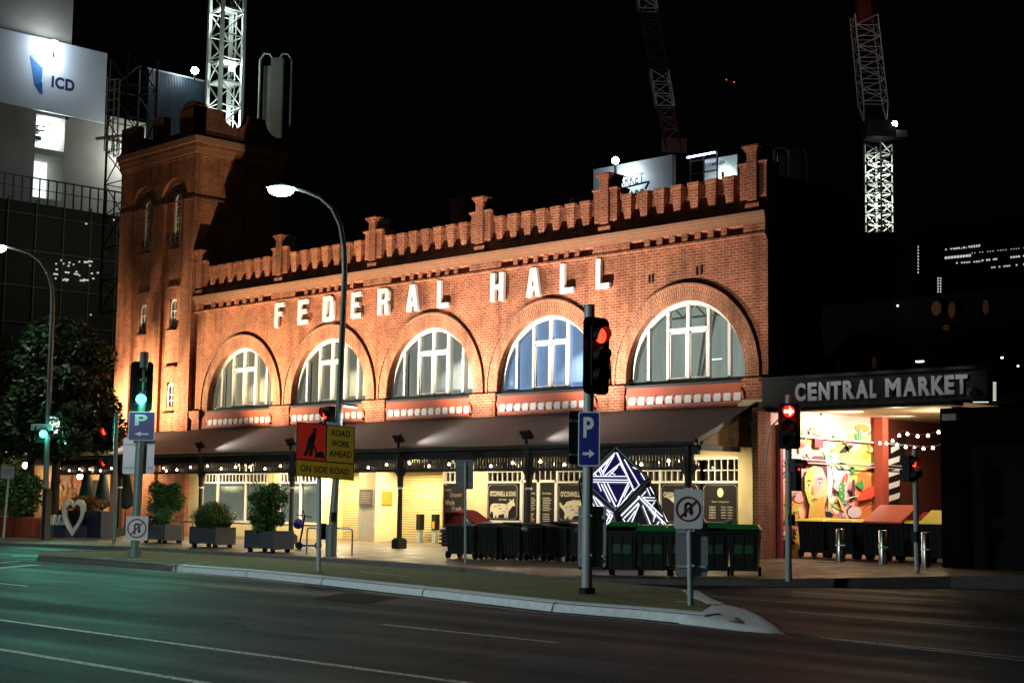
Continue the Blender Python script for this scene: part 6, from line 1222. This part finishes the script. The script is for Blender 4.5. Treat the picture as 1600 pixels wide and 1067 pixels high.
# upper storey, right flank and far block, all dark
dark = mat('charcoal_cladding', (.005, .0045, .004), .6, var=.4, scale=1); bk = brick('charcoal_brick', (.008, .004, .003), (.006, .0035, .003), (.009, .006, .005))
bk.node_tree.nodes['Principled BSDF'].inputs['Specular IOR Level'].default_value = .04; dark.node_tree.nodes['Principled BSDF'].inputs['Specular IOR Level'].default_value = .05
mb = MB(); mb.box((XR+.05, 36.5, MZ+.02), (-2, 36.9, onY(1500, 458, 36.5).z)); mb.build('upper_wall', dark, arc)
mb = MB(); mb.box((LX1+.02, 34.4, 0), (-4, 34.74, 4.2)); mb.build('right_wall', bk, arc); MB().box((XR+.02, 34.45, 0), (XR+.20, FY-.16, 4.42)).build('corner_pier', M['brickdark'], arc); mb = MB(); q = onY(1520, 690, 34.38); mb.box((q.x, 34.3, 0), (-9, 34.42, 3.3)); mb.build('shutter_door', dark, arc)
mb = MB()
for j in range(2):
    for k in range(22): q = onY(1312+k*1.9, 633+j*3, 35.5); mb.box((q.x-.012, 35.5, q.z-.012), (q.x+.012, 35.52, q.z+.012))
mb.build('perforation_light', emit('dim_perforation', (1, .85, .6), .8), arc)['kind'] = 'stuff'
M['lantern'] = emit('dull_orange_opening', (.55, .2, .04), .018)
for (x, y, rx, ry) in ((1366, 566, 3.5, 11), (1463, 482, 7, 12), (1487, 484, 5, 13), (1540, 480, 4, 12), (1478, 512, 5, 5)):
    q = onY(x, y, 36.42); k_ = .0162; mb = MB(); mb.poly([(q.x+rx*k_*cos(2*pi*i/14)*1.3, 36.42, q.z+ry*k_*sin(2*pi*i/14)) for i in range(14)][::-1]); mb.build('lantern_opening', M['lantern'], arc)
mb = MB(); 
for (x, y, w_) in ((1440, 565, 10), (1433.5, 565, 2), (1514, 577, 7), (1567, 559, 3), (1592, 572, 2), (1404, 478, 2)):
    q = onY(x, y, 34.9 if y > 500 else 36.3); mb.box((q.x-w_*.008, q.y-.06, q.z-.02), (q.x+w_*.008, q.y-.02, q.z+.02))
mb.build('slot_light', emit('white_slot_light', (.95, 1, 1), 3.5), arc)
mb = MB()
for (x, y, w_, h_) in ((1572, 600, 2, 10), (1560, 630, 10, 1)):
    for a in range(w_):
        for b_ in range(h_): q = onY(x-4*a*.6, y+3*b_, 34.9); mb.box((q.x-.012, 34.36, q.z-.012), (q.x+.012, 34.40, q.z+.012))
mb.build('perforation_dot', emit('dot_light', (.9, 1, .85), .8), arc)['kind'] = 'stuff'
q = onY(1520, 612, 34.6); mb = MB(); mb.lathe([(0, -.12), (.12, -.1), (.14, 0), (.12, .1), (0, .12)], q, 12); mb.build('security_camera', M['darkmetal'], arc)
q = onY(1482, 652, 34.3); mb = MB(); mb.box((q.x-.12, 34.2, q.z-.08), (q.x+.25, 34.4, q.z+.08)); mb.build('wall_box', M['galv'], arc)
festoon('festoon', 'string of warm bulbs crossing the lane above the coloured bin lids', [onY(1370, 688, 38), onY(1410, 672, 37), onY(1475, 668, 36)], 4, .15); festoon('festoon', 'lower string of warm bulbs reaching the dark wall of the lane', [onY(1395, 690, 37.5), onY(1480, 692, 35.6)], 6, .12)
# car park block behind on the right
FBY = 60; cp_ = thing('car_park', 'dark perforated car park block behind the market arcade', 'building', (-10, FBY, 0)); a_, b_ = onY(1395, 400, FBY), onY(1700, 400, FBY)
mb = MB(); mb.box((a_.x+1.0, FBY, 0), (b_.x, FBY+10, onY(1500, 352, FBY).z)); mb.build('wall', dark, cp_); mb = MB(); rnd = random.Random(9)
def dots(x0, x1, y0, sl, n, r, skip=.2):
    for k in range(n):
        if rnd.random() < skip: continue
        x = x0+(x1-x0)*k/(n-1); q = onY(x, y0+sl*(x-x0), FBY-.05); mb.box((q.x-r, FBY-.06, q.z-r), (q.x+r, FBY-.03, q.z+r))
dots(1478, 1515, 403, -.1, 9, .05, 0); dots(1478, 1530, 390, -.13, 14, .03); dots(1495, 1530, 411, -.07, 10, .03); dots(1535, 1560, 407, -.1, 8, .035); dots(1550, 1600, 418, -.1, 14, .03); dots(1580, 1600, 402, -.1, 6, .035); dots(1515, 1600, 396, -.1, 22, .016); dots(1492, 1530, 389, -.1, 12, .02)
for k in range(9): q = onY(1435.5, 386+k*5, FBY); mb.box((q.x-.025, FBY-.06, q.z-.03), (q.x+.025, FBY-.03, q.z+.03))
for k in range(6):
    for j in (0, 1): q = onY(1466.5+j*4, 435+k*4.2, FBY); mb.box((q.x-.025, FBY-.06, q.z-.03), (q.x+.025, FBY-.03, q.z+.03))
mb.build('perforation_dot', emit('carpark_dot', (.95, 1, .97), .55), cp_)['kind'] = 'stuff'
# ================= construction site behind =================
BXI = -105.0
tw = thing('concrete_tower', 'raw concrete lift core under construction behind a white hoarding', 'building', (BXI-5, 52, 0))
def bq(x, y, X=BXI): return onX(x, y, X)
yA, yB, yC = bq(-120, 0).y, bq(115, 0).y, bq(400, 250).y
w0, w1 = bq(57, 178), bq(102, 190); zT = bq(57, 178).z; zM0, zM1, zB = bq(57, 240).z, bq(57, 230).z, bq(57, 308).z
mb = MB()
def wp(y0, y1, z0, z1, X=BXI, mi=0): mb.poly([(X, y0, z0), (X, y1, z0), (X, y1, z1), (X, y0, z1)], mi)
mb.box((BXI-12, yA, 0), (BXI-.01, w0.y, 60)); mb.box((BXI-12, w1.y, 0), (BXI-.01, yC, bq(165, 180).z)); mb.box((BXI-12, w0.y, zT), (BXI-.01, yB, 60)); mb.box((BXI-12, w0.y, zM0), (BXI-.02, w1.y, zM1)); mb.box((BXI-12, w0.y, 0), (BXI-.02, w1.y, zB))
mb.build('wall', M['concrete'], tw)
mb = MB(); mb.poly([(BXI-2.5, w0.y, zB), (BXI-2.5, w1.y, zB), (BXI-2.5, w1.y, zT), (BXI-2.5, w0.y, zT)]); mb.build('lit_room', emit('lit_concrete_room', (.86, 1, .93), 1.6), tw)
mb = MB()
for z in (.25, .55): mb.box((BXI-2.4, w0.y, zT*(1-.0)-z-.6), (BXI-.3, w0.y+.9, zT-z-.5))
mb.box((BXI-2.4, w0.y, zM1+.8), (BXI-1, w0.y+1.0, zM1+1.1)); mb.build('formwork_beam', M['darkmetal'], tw)
# hoarding with its mark
hd = thing('hoarding', 'white ICD billboard wrapped round the concrete core', 'billboard', (BXI+.5, 55, 30)); HX = BXI+.5
h = lambda x, y: onX(x, y, HX); P = [h(-60, 152), h(166, 193), h(168, 84), h(-60, 26)]; za, zb = h(166, 193).z, h(168, 84).z
mb = MB(); mb.box((HX-.3, h(-60, 100).y, za), (HX, h(167, 100).y, zb)); mb.build('sheet', mat('white_vinyl_banner', (.58, .64, .72), .5, var=.08, scale=.3), hd)
def flat(P, m_, nm, e): mb = MB(); mb.poly([(HX+e, onX(x, y, HX).y, onX(x, y, HX).z) for x, y in P]); mb.build(nm, m_, hd)
flat([(46, 87), (67, 107), (63, 149), (53, 132)], mat('mid_blue_print', (.02, .16, .42), .5), 'logo', .01); flat([(53, 132), (66, 129), (66.5, 149)], mat('deep_blue_print', (.02, .06, .30), .5), 'logo', .015); flat([(46, 87), (58, 82), (84, 97), (67, 107)], mat('pale_blue_print', (.28, .42, .60), .5), 'logo', .012)
mb = MB(); a, b_ = h(80, 137), h(116, 146); text_flat(mb, 'ICD', (HX+.01, a.y, h(80, 137).z), YV, ZV, b_.y-a.y, h(80, 118).z-a.z, 0, .045); mb.build('lettering', mat('navy_print', (.012, .015, .08), .5), hd)
def floodlamp(q, power, target, lab, r=.35, st='floodwhite', col=(.80, .92, 1)):
    t = thing('site_floodlight', lab, 'floodlight', q, 0, 'white site floodlights'); mb = MB(); mb.lathe([(0, -r), (r*.7, -r*.7), (r, 0), (r*.7, r*.7), (0, r)], n=12); mb.build('lamp_face', M[st], t, local=True); mb = MB(); mb.bar((0, 0, -r), (0, 0, -r-.5), .1); mb.build('bracket', M['darkmetal'], t, local=True)
    if power: lamp('POINT' if target is None else 'SPOT', 'site_flood', (Vector(q)+((Vector(target)-Vector(q)).normalized()*(r+.15) if target is not None else Vector((r+.3, 0, 0)))), power, col, .3, target, 150, .9)
q = onX(84, 72, HX+.9); floodlamp(q, 300, (HX, q.y+.2, q.z-1.6), 'blinding white floodlight over the ICD hoarding', .42)
lamp('POINT', 'core_spill', (BXI+1.6, bq(200, 250).y, bq(200, 250).z), 620, (.95, 1, .92), .5)
lamp('POINT', 'core_spill', (BXI-1.2, (w0.y+w1.y)/2, zT-1), 300, (.9, 1, .95), .3)
# scaffolded lower block with railing
SX = -95.0; sb = thing('scaffold_block', 'dark mesh wrapped scaffold below the concrete core with a guard rail on top', 'scaffold', (SX, 50, 0)); s_ = lambda x, y: onX(x, y, SX); zr = s_(100, 320).z; y0, y1 = s_(-80, 300).y, s_(189, 300).y
mb = MB(); mb.box((SX-8, y0, 0), (SX, y1, zr-.2)); mb.build('mesh_wrap', M['screenblack'], sb)
mb = MB(); zt = s_(40, 276).z
mb.bar((SX, y0, zt), (SX, y1, zt), .09); mb.bar((SX, y0, (zr+zt)/2), (SX, y1, (zr+zt)/2), .05); k = y0
while k < y1: mb.bar((SX, k, zr-.3), (SX, k, zt), .08 if int((k-y0)*2) % 5 else .3); k += .62
mb.build('guard_rail', M['darkmetal'], sb)
mb = MB()
for j in range(8): z = zr-1-j*2.4; mb.bar((SX+.1, y0, z), (SX+.1, y1, z), .07)
k = y0
while k < y1: mb.bar((SX+.1, k, 0), (SX+.1, k, zr), .08); k += 2.0
mb.build('scaffold_tube', mat('dull_scaffold_tube', (.09, .07, .045), .7, var=.4), sb)
lamp('POINT', 'scaffold_spill', (SX+7, s_(120, 420).y, s_(120, 420).z), 260, (.8, .85, .5), .5)
mb = MB(); rnd = random.Random(5)
wl = emit('faint_work_light', (1, .9, .8), .5)
spots_ = [(rnd.uniform(85, 145), rnd.uniform(405, 440)) for k in range(26)]+[(rnd.uniform(20, 180), rnd.uniform(340, 520)) for k in range(5)]
for x_, y_ in spots_: q = s_(x_, y_); w_ = rnd.choice((.04, .06, .16)); MB().box((SX+.12, q.y-w_, q.z-.05), (SX+.2, q.y+w_, q.z+.05)).build('work_light', wl, sb)
# ================= lattice frames, mast and cranes =================
M['hoistgrey'] = mat('dull_hoist_paint', (.022, .025, .023), .6)
def lattice(mb, A, B, ux, uy, w, n, wc=.12, wd=.06, w2=None, mi=0):
    A, B = Vector(A), Vector(B); w2 = w2 or w; cs = []
    for i in range(n+1):
        c = A.lerp(B, i/n); ww = (w+(w2-w)*i/n)/2; cs.append([c+ux*a*ww+uy*b_*ww for a, b_ in ((-1, -1), (1, -1), (1, 1), (-1, 1))])
    for k in range(4): mb.bar(cs[0][k], cs[-1][k], wc, mi=mi)
    for i in range(n):
        for k in range(4):
            k2 = (k+1) % 4; mb.bar(cs[i][k], cs[i][k2], wd, mi=mi)
            if i % 2: mb.bar(cs[i][k], cs[i+1][k2], wd, mi=mi)
            else: mb.bar(cs[i][k2], cs[i+1][k], wd, mi=mi)
    return cs
def at(x, y, dist): d = ray(x, y); return EYE+d*dist     # dist measured along the view
FLAT = Vector((FW.x, FW.y, 0)).normalized(); SIDE = Vector((RT.x, RT.y, 0)).normalized()
# white mast behind the tower
A = at(348, 230, 95); Bt = at(348, -60, 95); A = Vector((A.x, A.y, 8)); Bt = Vector((A.x, A.y, Bt.z)); c45 = (FLAT+SIDE).normalized(); s45 = (SIDE-FLAT).normalized(); c45 = (SIDE*.75+FLAT*.66).normalized(); s45 = (FLAT*.75-SIDE*.66).normalized()
t = thing('crane_mast', 'brightly lit white lattice crane mast rising behind the brick tower', 'crane', A, 0); mb = MB(); lattice(mb, A, Bt, c45, s45, 1.5, 18, .20, .07); mb.build('mast', M['steelwhite'], t)
mb = MB(); L0 = A+c45*.55; mb.bar(L0+s45*.2, Vector((L0.x, L0.y, Bt.z))+s45*.2, .06); mb.bar(L0-s45*.2, Vector((L0.x, L0.y, Bt.z))-s45*.2, .06)
for k in range(70): z = A.z+k*.42; mb.bar(L0+s45*.2+ZV*(z-A.z), L0-s45*.2+ZV*(z-A.z), .03)
mb.build('ladder', M['steelgrey'], t)
for yy in (10, 96, 128): z = at(348, yy, 95).z; MB().obox((A.x, A.y, z), c45*.65, s45*.65, ZV*.06).build('landing', M['steelgrey'], t)
q = at(363, 107, 95); lamp('POINT', 'mast_lamp', q+c45*.0, 500, (.8, 1, .95), .15); floodlamp(q+s45*.1, 0, None, 'white work light inside the lattice mast', .16); q2 = at(346, 20, 95); lamp('POINT', 'mast_lamp', q2, 350, (.85, 1, .95), .15); q3 = at(332, 90, 91); lamp('POINT', 'mast_lamp', q3, 300, (.85, 1, .92), .3); lamp('POINT', 'mast_lamp', at(345, 190, 95), 400, (.85, 1, .95), .15)
# corrugated screen with lamp
CXs = -98.0; c_ = lambda x, y: onX(x, y, CXs); t = thing('corrugated_screen', 'ribbed blue grey steel screen left of the white mast', 'screen', (CXs, c_(270, 200).y, 0)); mb = MB(); ya, yb = c_(230, 150).y, c_(318, 150).y; n = 36
for k in range(n):
    y_0, y_1 = ya+(yb-ya)*k/n, ya+(yb-ya)*(k+.5)/n; y_2 = ya+(yb-ya)*(k+1)/n; z1 = c_(270, 118).z; mb.poly([(CXs, y_0, 20), (CXs, y_1, 20), (CXs, y_1, z1), (CXs, y_0, z1)]); mb.poly([(CXs+.15, y_1, 20), (CXs+.15, y_2, 20), (CXs+.15, y_2, z1), (CXs+.15, y_1, z1)]); mb.poly([(CXs, y_1, 20), (CXs+.15, y_1, 20), (CXs+.15, y_1, z1), (CXs, y_1, z1)])
mb.build('sheet', mat('blue_grey_steel', (.035, .058, .075), .4, metal=.3), t); mb = MB(); mb.bar((CXs, ya, z1+.1), (CXs, yb, z1+.1), .1); mb.build('rail', M['galv'], t)
q = c_(289, 118)+Vector((1.3, 0, .1)); floodlamp(q, 60, (CXs, q.y-.3, q.z-2.6), 'white floodlight on top of the ribbed steel screen', .28)
# hoist frames between hoarding and screen
t = thing('hoist_frame', 'grey lattice hoist frame standing between the hoarding and the ribbed screen', 'hoist', (BXI+3, c_(200, 200).y, 0)); mb = MB(); h1 = at(204, 230, 88); h2 = at(204, 88, 88); lattice(mb, (h1.x, h1.y, 12), (h1.x, h1.y, h2.z), YV, XV, 1.9, 8, .10, .05); mb.build('frame', M['hoistgrey'], t)
t = thing('access_ladder', 'thin lit ladder frame with a platform at the right edge of the ICD hoarding', 'ladder', (BXI+2, bq(180, 200).y, 0)); mb = MB(); a = at(173, 122, 84); b_ = at(174, 240, 84)
for dx in (-.2, .25, .55): mb.bar(Vector((a.x, a.y+dx, b_.z)), Vector((a.x, a.y+dx, a.z)), .06)
k = b_.z
while k < a.z: mb.bar((a.x, a.y-.2, k), (a.x, a.y+.55, k+.25), .04); k += .55
p1, p2 = at(150, 217, 84), at(192, 212, 84); mb.bar(p1, p2, .14); mb.bar(at(160, 216, 84), at(190, 222, 84), .1)
for x_, z_ in ((178, 246), (186, 240)): mb.bar(at(x_, 216, 84), at(x_, z_, 84), .06)
mb.bar(at(178, 246, 84), at(186, 240, 84), .06); mb.build('frame', M['steelwhite'], t)
# tube framed panels (hoist cages) behind the parapet
for i, (x, y0_, y1_, w_, lab, dist, lean) in enumerate(((427, 80, 240, 2.0, 'pale tube framed loading panel standing behind the brick tower', 92, 0), (1238, 230, 310, 1.7, 'dim tube framed loading panels above the right end of the hall', 80, .12))):
    b0 = at(x, y1_, dist); t0 = at(x, y0_, dist); t = thing('loading_panel', lab, 'site equipment', b0); H = t0.z-b0.z; mb = MB()
    for s, o_ in ((-1, -.15), (1, .15)):
        cx_ = b0+SIDE*s*w_*.27; pts = [cx_+SIDE*(-w_*.2), cx_+SIDE*(-w_*.2-lean)+ZV*H*.94, cx_+SIDE*(-w_*.08-lean)+ZV*H, cx_+SIDE*(w_*.08-lean)+ZV*H, cx_+SIDE*(w_*.2-lean*.6)+ZV*H*.94, cx_+SIDE*w_*.2]; mb.tube(pts, .06, 8)
    mb.build('tube_frame', M['galv'], t); mb = MB(); mb.obox(b0+SIDE*.1+ZV*H*.47, SIDE*w_*.18, FLAT*.25, ZV*H*.48); mb.obox(b0-SIDE*.5+ZV*H*.45+FLAT*.3, SIDE*w_*.12, FLAT*.1, ZV*H*.44); mb.build('sheet_panel', mat('dull_zinc_sheet', (.26, .29, .27), .5, metal=.4, var=.35, scale=1.5), t)
    lamp('POINT', 'panel_spill', b0-FLAT*3+ZV*H*.3-SIDE*1.5, (9, 3)[i], (.8, 1, .9), .4)
# market square hoarding and the second lit board
YH = 62.0; mk = thing('hoarding', 'white MARKET SQUARE billboard behind the parapet of the hall', 'billboard', onY(990, 290, YH)); g = lambda x, y: onY(x, y, YH)
a, b_, c2, d2 = g(927, 330), g(1050, 330), g(1050, 243), g(927, 264); mb = MB(); n2 = Vector((0, -1, 0)); mb.box((a.x, YH, a.z-1), (b_.x, YH+.3, (c2.z+d2.z)/2)); mb.build('sheet', mat('white_site_board', (.55, .62, .68), .5, var=.08), mk)
mb = MB(); e = g(958, 294); f_ = g(1006, 292); text_flat(mb, 'MARKET', (e.x, YH-.02, e.z), XV, ZV, f_.x-e.x, g(1000, 276).z-g(1000, 292).z, 0, .01); mb.build('lettering', M['signblack'], mk); mb = MB(); text_flat(mb, 'SQUARE', (e.x, YH-.02, g(1000, 312).z), XV, ZV, f_.x-e.x, g(1000, 276).z-g(1000, 292).z, 0, .01); mb.build('lettering', M['signblack'], mk)
q = g(981, 256)+Vector((0, -1.0, 0)); floodlamp(q, 260, (q.x+.1, YH, q.z-1.6), 'white floodlight over the MARKET SQUARE board', .2)
mb = MB(); mb.bar(g(985, 296)-YV*.5, g(1024, 286)-YV*.5, .08); mb.bar(g(1018, 298)-YV*.5, g(1024, 286)-YV*.5, .08); mb.build('brace', M['black'], mk)
YK = 66.0; k2 = lambda x, y: onY(x, y, YK); t = thing('lit_board', 'small white site board under a glowing bluish light bar', 'billboard', k2(1110, 270)); a, b_ = k2(1098, 285), k2(1152, 285); mb = MB(); mb.box((a.x, YK, a.z-1), (b_.x, YK+.2, k2(1120, 247).z)); mb.build('board', mat('pale_board', (.5, .58, .55), .5), t)
mb = MB(); a, b_ = k2(1102, 262), k2(1133, 259); text_flat(mb, 'COMPLEX', (a.x, YK-.02, a.z), XV, ZV, b_.x-a.x, .20, 0, .04); mb.build('lettering', M['signblack'], t)
mb = MB(); a, b_ = k2(1084, 250), k2(1127, 240); mb.box((a.x, YK-.6, a.z), (b_.x, YK-.5, b_.z)); lb_ = mb.build('light_bar', emit('bluish_light_bar', (.62, .66, 1), 14), t)
mb = MB(); xa_, xb_ = k2(1086, 250).x, k2(1128, 250).x
for x_ in (xa_, (xa_+xb_)/2, xb_): mb.bar((x_, YK-.4, a.z-2.6), (x_, YK-.4, a.z+.2), .08)
for z_ in (-1.6, -.9, -.2): mb.bar((xa_, YK-.4, a.z+z_), (xb_, YK-.4, a.z+z_), .06)
mb.build('frame', M['black'], t)
q = k2(1148, 268)+Vector((-.1, -.9, 0)); floodlamp(q, 240, (q.x-.8, YK, q.z-.6), 'white lamp at the right end of the lit site board', .12)
# right crane: lit tower and luffing jib
D = 130; A = at(1374, 366, D); T2 = at(1374, 222, D); t = thing('tower_crane', 'tower crane with a lit square mast and a leaning white jib at the right', 'crane', Vector((A.x, A.y, 0)))
mb = MB(); lattice(mb, A, Vector((A.x, A.y, T2.z)), c45, s45, 1.6, 9, .12, .10); mb.build('mast', M['steelwhite'], t); lamp('POINT', 'crane_lamp', (A.x, A.y, at(1374, 312, D).z), 170, (1, 1, .85), .1); lamp('POINT', 'crane_lamp', (A.x, A.y, at(1374, 262, D).z), 190, (1, 1, .88), .1); lamp('POINT', 'crane_lamp', (A.x, A.y, at(1374, 345, D).z), 120, (1, 1, .88), .1)
mb = MB(); mb.obox((A.x, A.y, T2.z+1.1), SIDE*1.2, FLAT*1.2, ZV*.7); mb.obox(Vector((A.x, A.y, T2.z+.8))+SIDE*1.5, SIDE*.8, FLAT*.5, ZV*.3); mb.build('slewing_cab', M['black'], t); mb = MB(); mb.obox((A.x, A.y, A.z-.9), SIDE*2.1, FLAT*2, ZV*.7); mb.build('base_collar', M['black'], t)
mb = MB(); mb.bar((A.x-.9, A.y, A.z-.1), (A.x-.9, A.y, A.z-14), .2); mb.bar((A.x+.9, A.y, A.z-.1), (A.x+.9, A.y, A.z-14), .2); mb.build('lower_mast', M['roofdark'], t)
J0 = at(1367, 190, D); J1 = at(1350, 26, D); jd = (J1-J0).normalized(); js = SIDE; jf = jd.cross(js).normalized(); mb = MB(); cs = lattice(mb, J0+(J1-J0)*.18, J1, js, jf, 2.0, 8, .08, .05, 1.9)
for k in range(4): mb.bar(J0+js*(-.9 if k in (0, 3) else 1.0), cs[0][k], .1)
mb.build('jib', M['steelgrey'], t); mb = MB(); mb.obox(J0.lerp(J1, 1.12), js*.55, jf*.6, jd*1.6); mb.build('red_jib_section', mat('crane_red', (.06, .004, .003), .5), t)
q = at(1396, 194, D); floodlamp(q, 12, None, 'bright bluish lamp beside the right crane cab', .33); lamp('POINT', 'jib_spill', at(1362, 105, D-9), 260, (.8, .85, 1), .5); lamp('POINT', 'jib_spill', at(1340, 20, D-5), 120, (1, .5, .4), .5)
# centre crane: dim broken jib lines
D = 150; t = thing('tower_crane', 'dim luffing crane jib leaning up behind the MARKET SQUARE board', 'crane', at(1048, 240, D)); J0 = at(1052, 240, D); J1 = at(1003, -40, D); jd = (J1-J0).normalized(); jf = jd.cross(js).normalized(); mb = MB(); lattice(mb, J0.lerp(J1, .26), J0.lerp(J1, .46), js, jf, 1.7, 3, .08, .05); mb.build('jib', M['steelgrey'], t)
mb = MB(); lattice(mb, J0.lerp(J1, .80), J1, js, jf, 1.7, 3, .1, .07); mb.build('upper_jib', M['steelgrey'], t); mb = MB(); lattice(mb, J0.lerp(J1, .46), J0.lerp(J1, .80), js, jf, 1.7, 5, .1, .07); mb.build('unlit_jib', M['roofdark'], t)
mb = MB(); lattice(mb, J0, J0.lerp(J1, .26), js, jf, 1.4, 4, .2, .1); mb.obox(J0+ZV*.6, js*1.2, FLAT*.8, ZV*.7); mb.build('red_base', mat('dull_crane_red', (.07, .012, .008), .6), t)
lamp('POINT', 'jib_spill', at(1035, 145, D-7), 150, (.8, .85, 1), .5); lamp('POINT', 'jib_spill', at(1008, 5, D-7), 90, (.8, .85, 1), .5); lamp('POINT', 'jib_spill', at(1045, 215, D-7), 14, (1, .6, .5), .5)
for i, (x, y) in enumerate(((1135, 125), (1147, 129))):
    t = thing('beacon_light', ('left of two tiny red beacon lights high in the dark sky', 'right of two tiny red beacon lights high in the dark sky')[i], 'beacon', at(x, y, 160), 0, 'red beacon lights'); mb = MB(); mb.lathe([(0, -.08), (.09, 0), (0, .08)], n=8); mb.build('lamp', emit('red_beacon', (1, .1, .06), 1.5, False), t, local=True); mb = MB(); mb.bar((0, 0, -.1), (0, 0, -30), .06); mb.build('mast', M['roofdark'], t, local=True)
# distant dome lights seen over the parapet
q = onY(902, 317, 48); mb = MB(); mb.lathe([(.35, 0), (.3, .15), (.15, .25), (0, .28)], q, 12); tag(mb.build('roof_vent', M['galv']), 'pale roof vent dome peeping over the parapet', 'roof vent')
# added unseen fill spots that brighten signs and poles from the camera side
for x, y, pw in ((-46, 8, 1500), (-26, 0, 7500)): lamp('SPOT', 'near_side_fill', (x, y, 9.5), pw, (.80, .97, 1), .4, (x-.01, y+.5, 0), 161, .12)
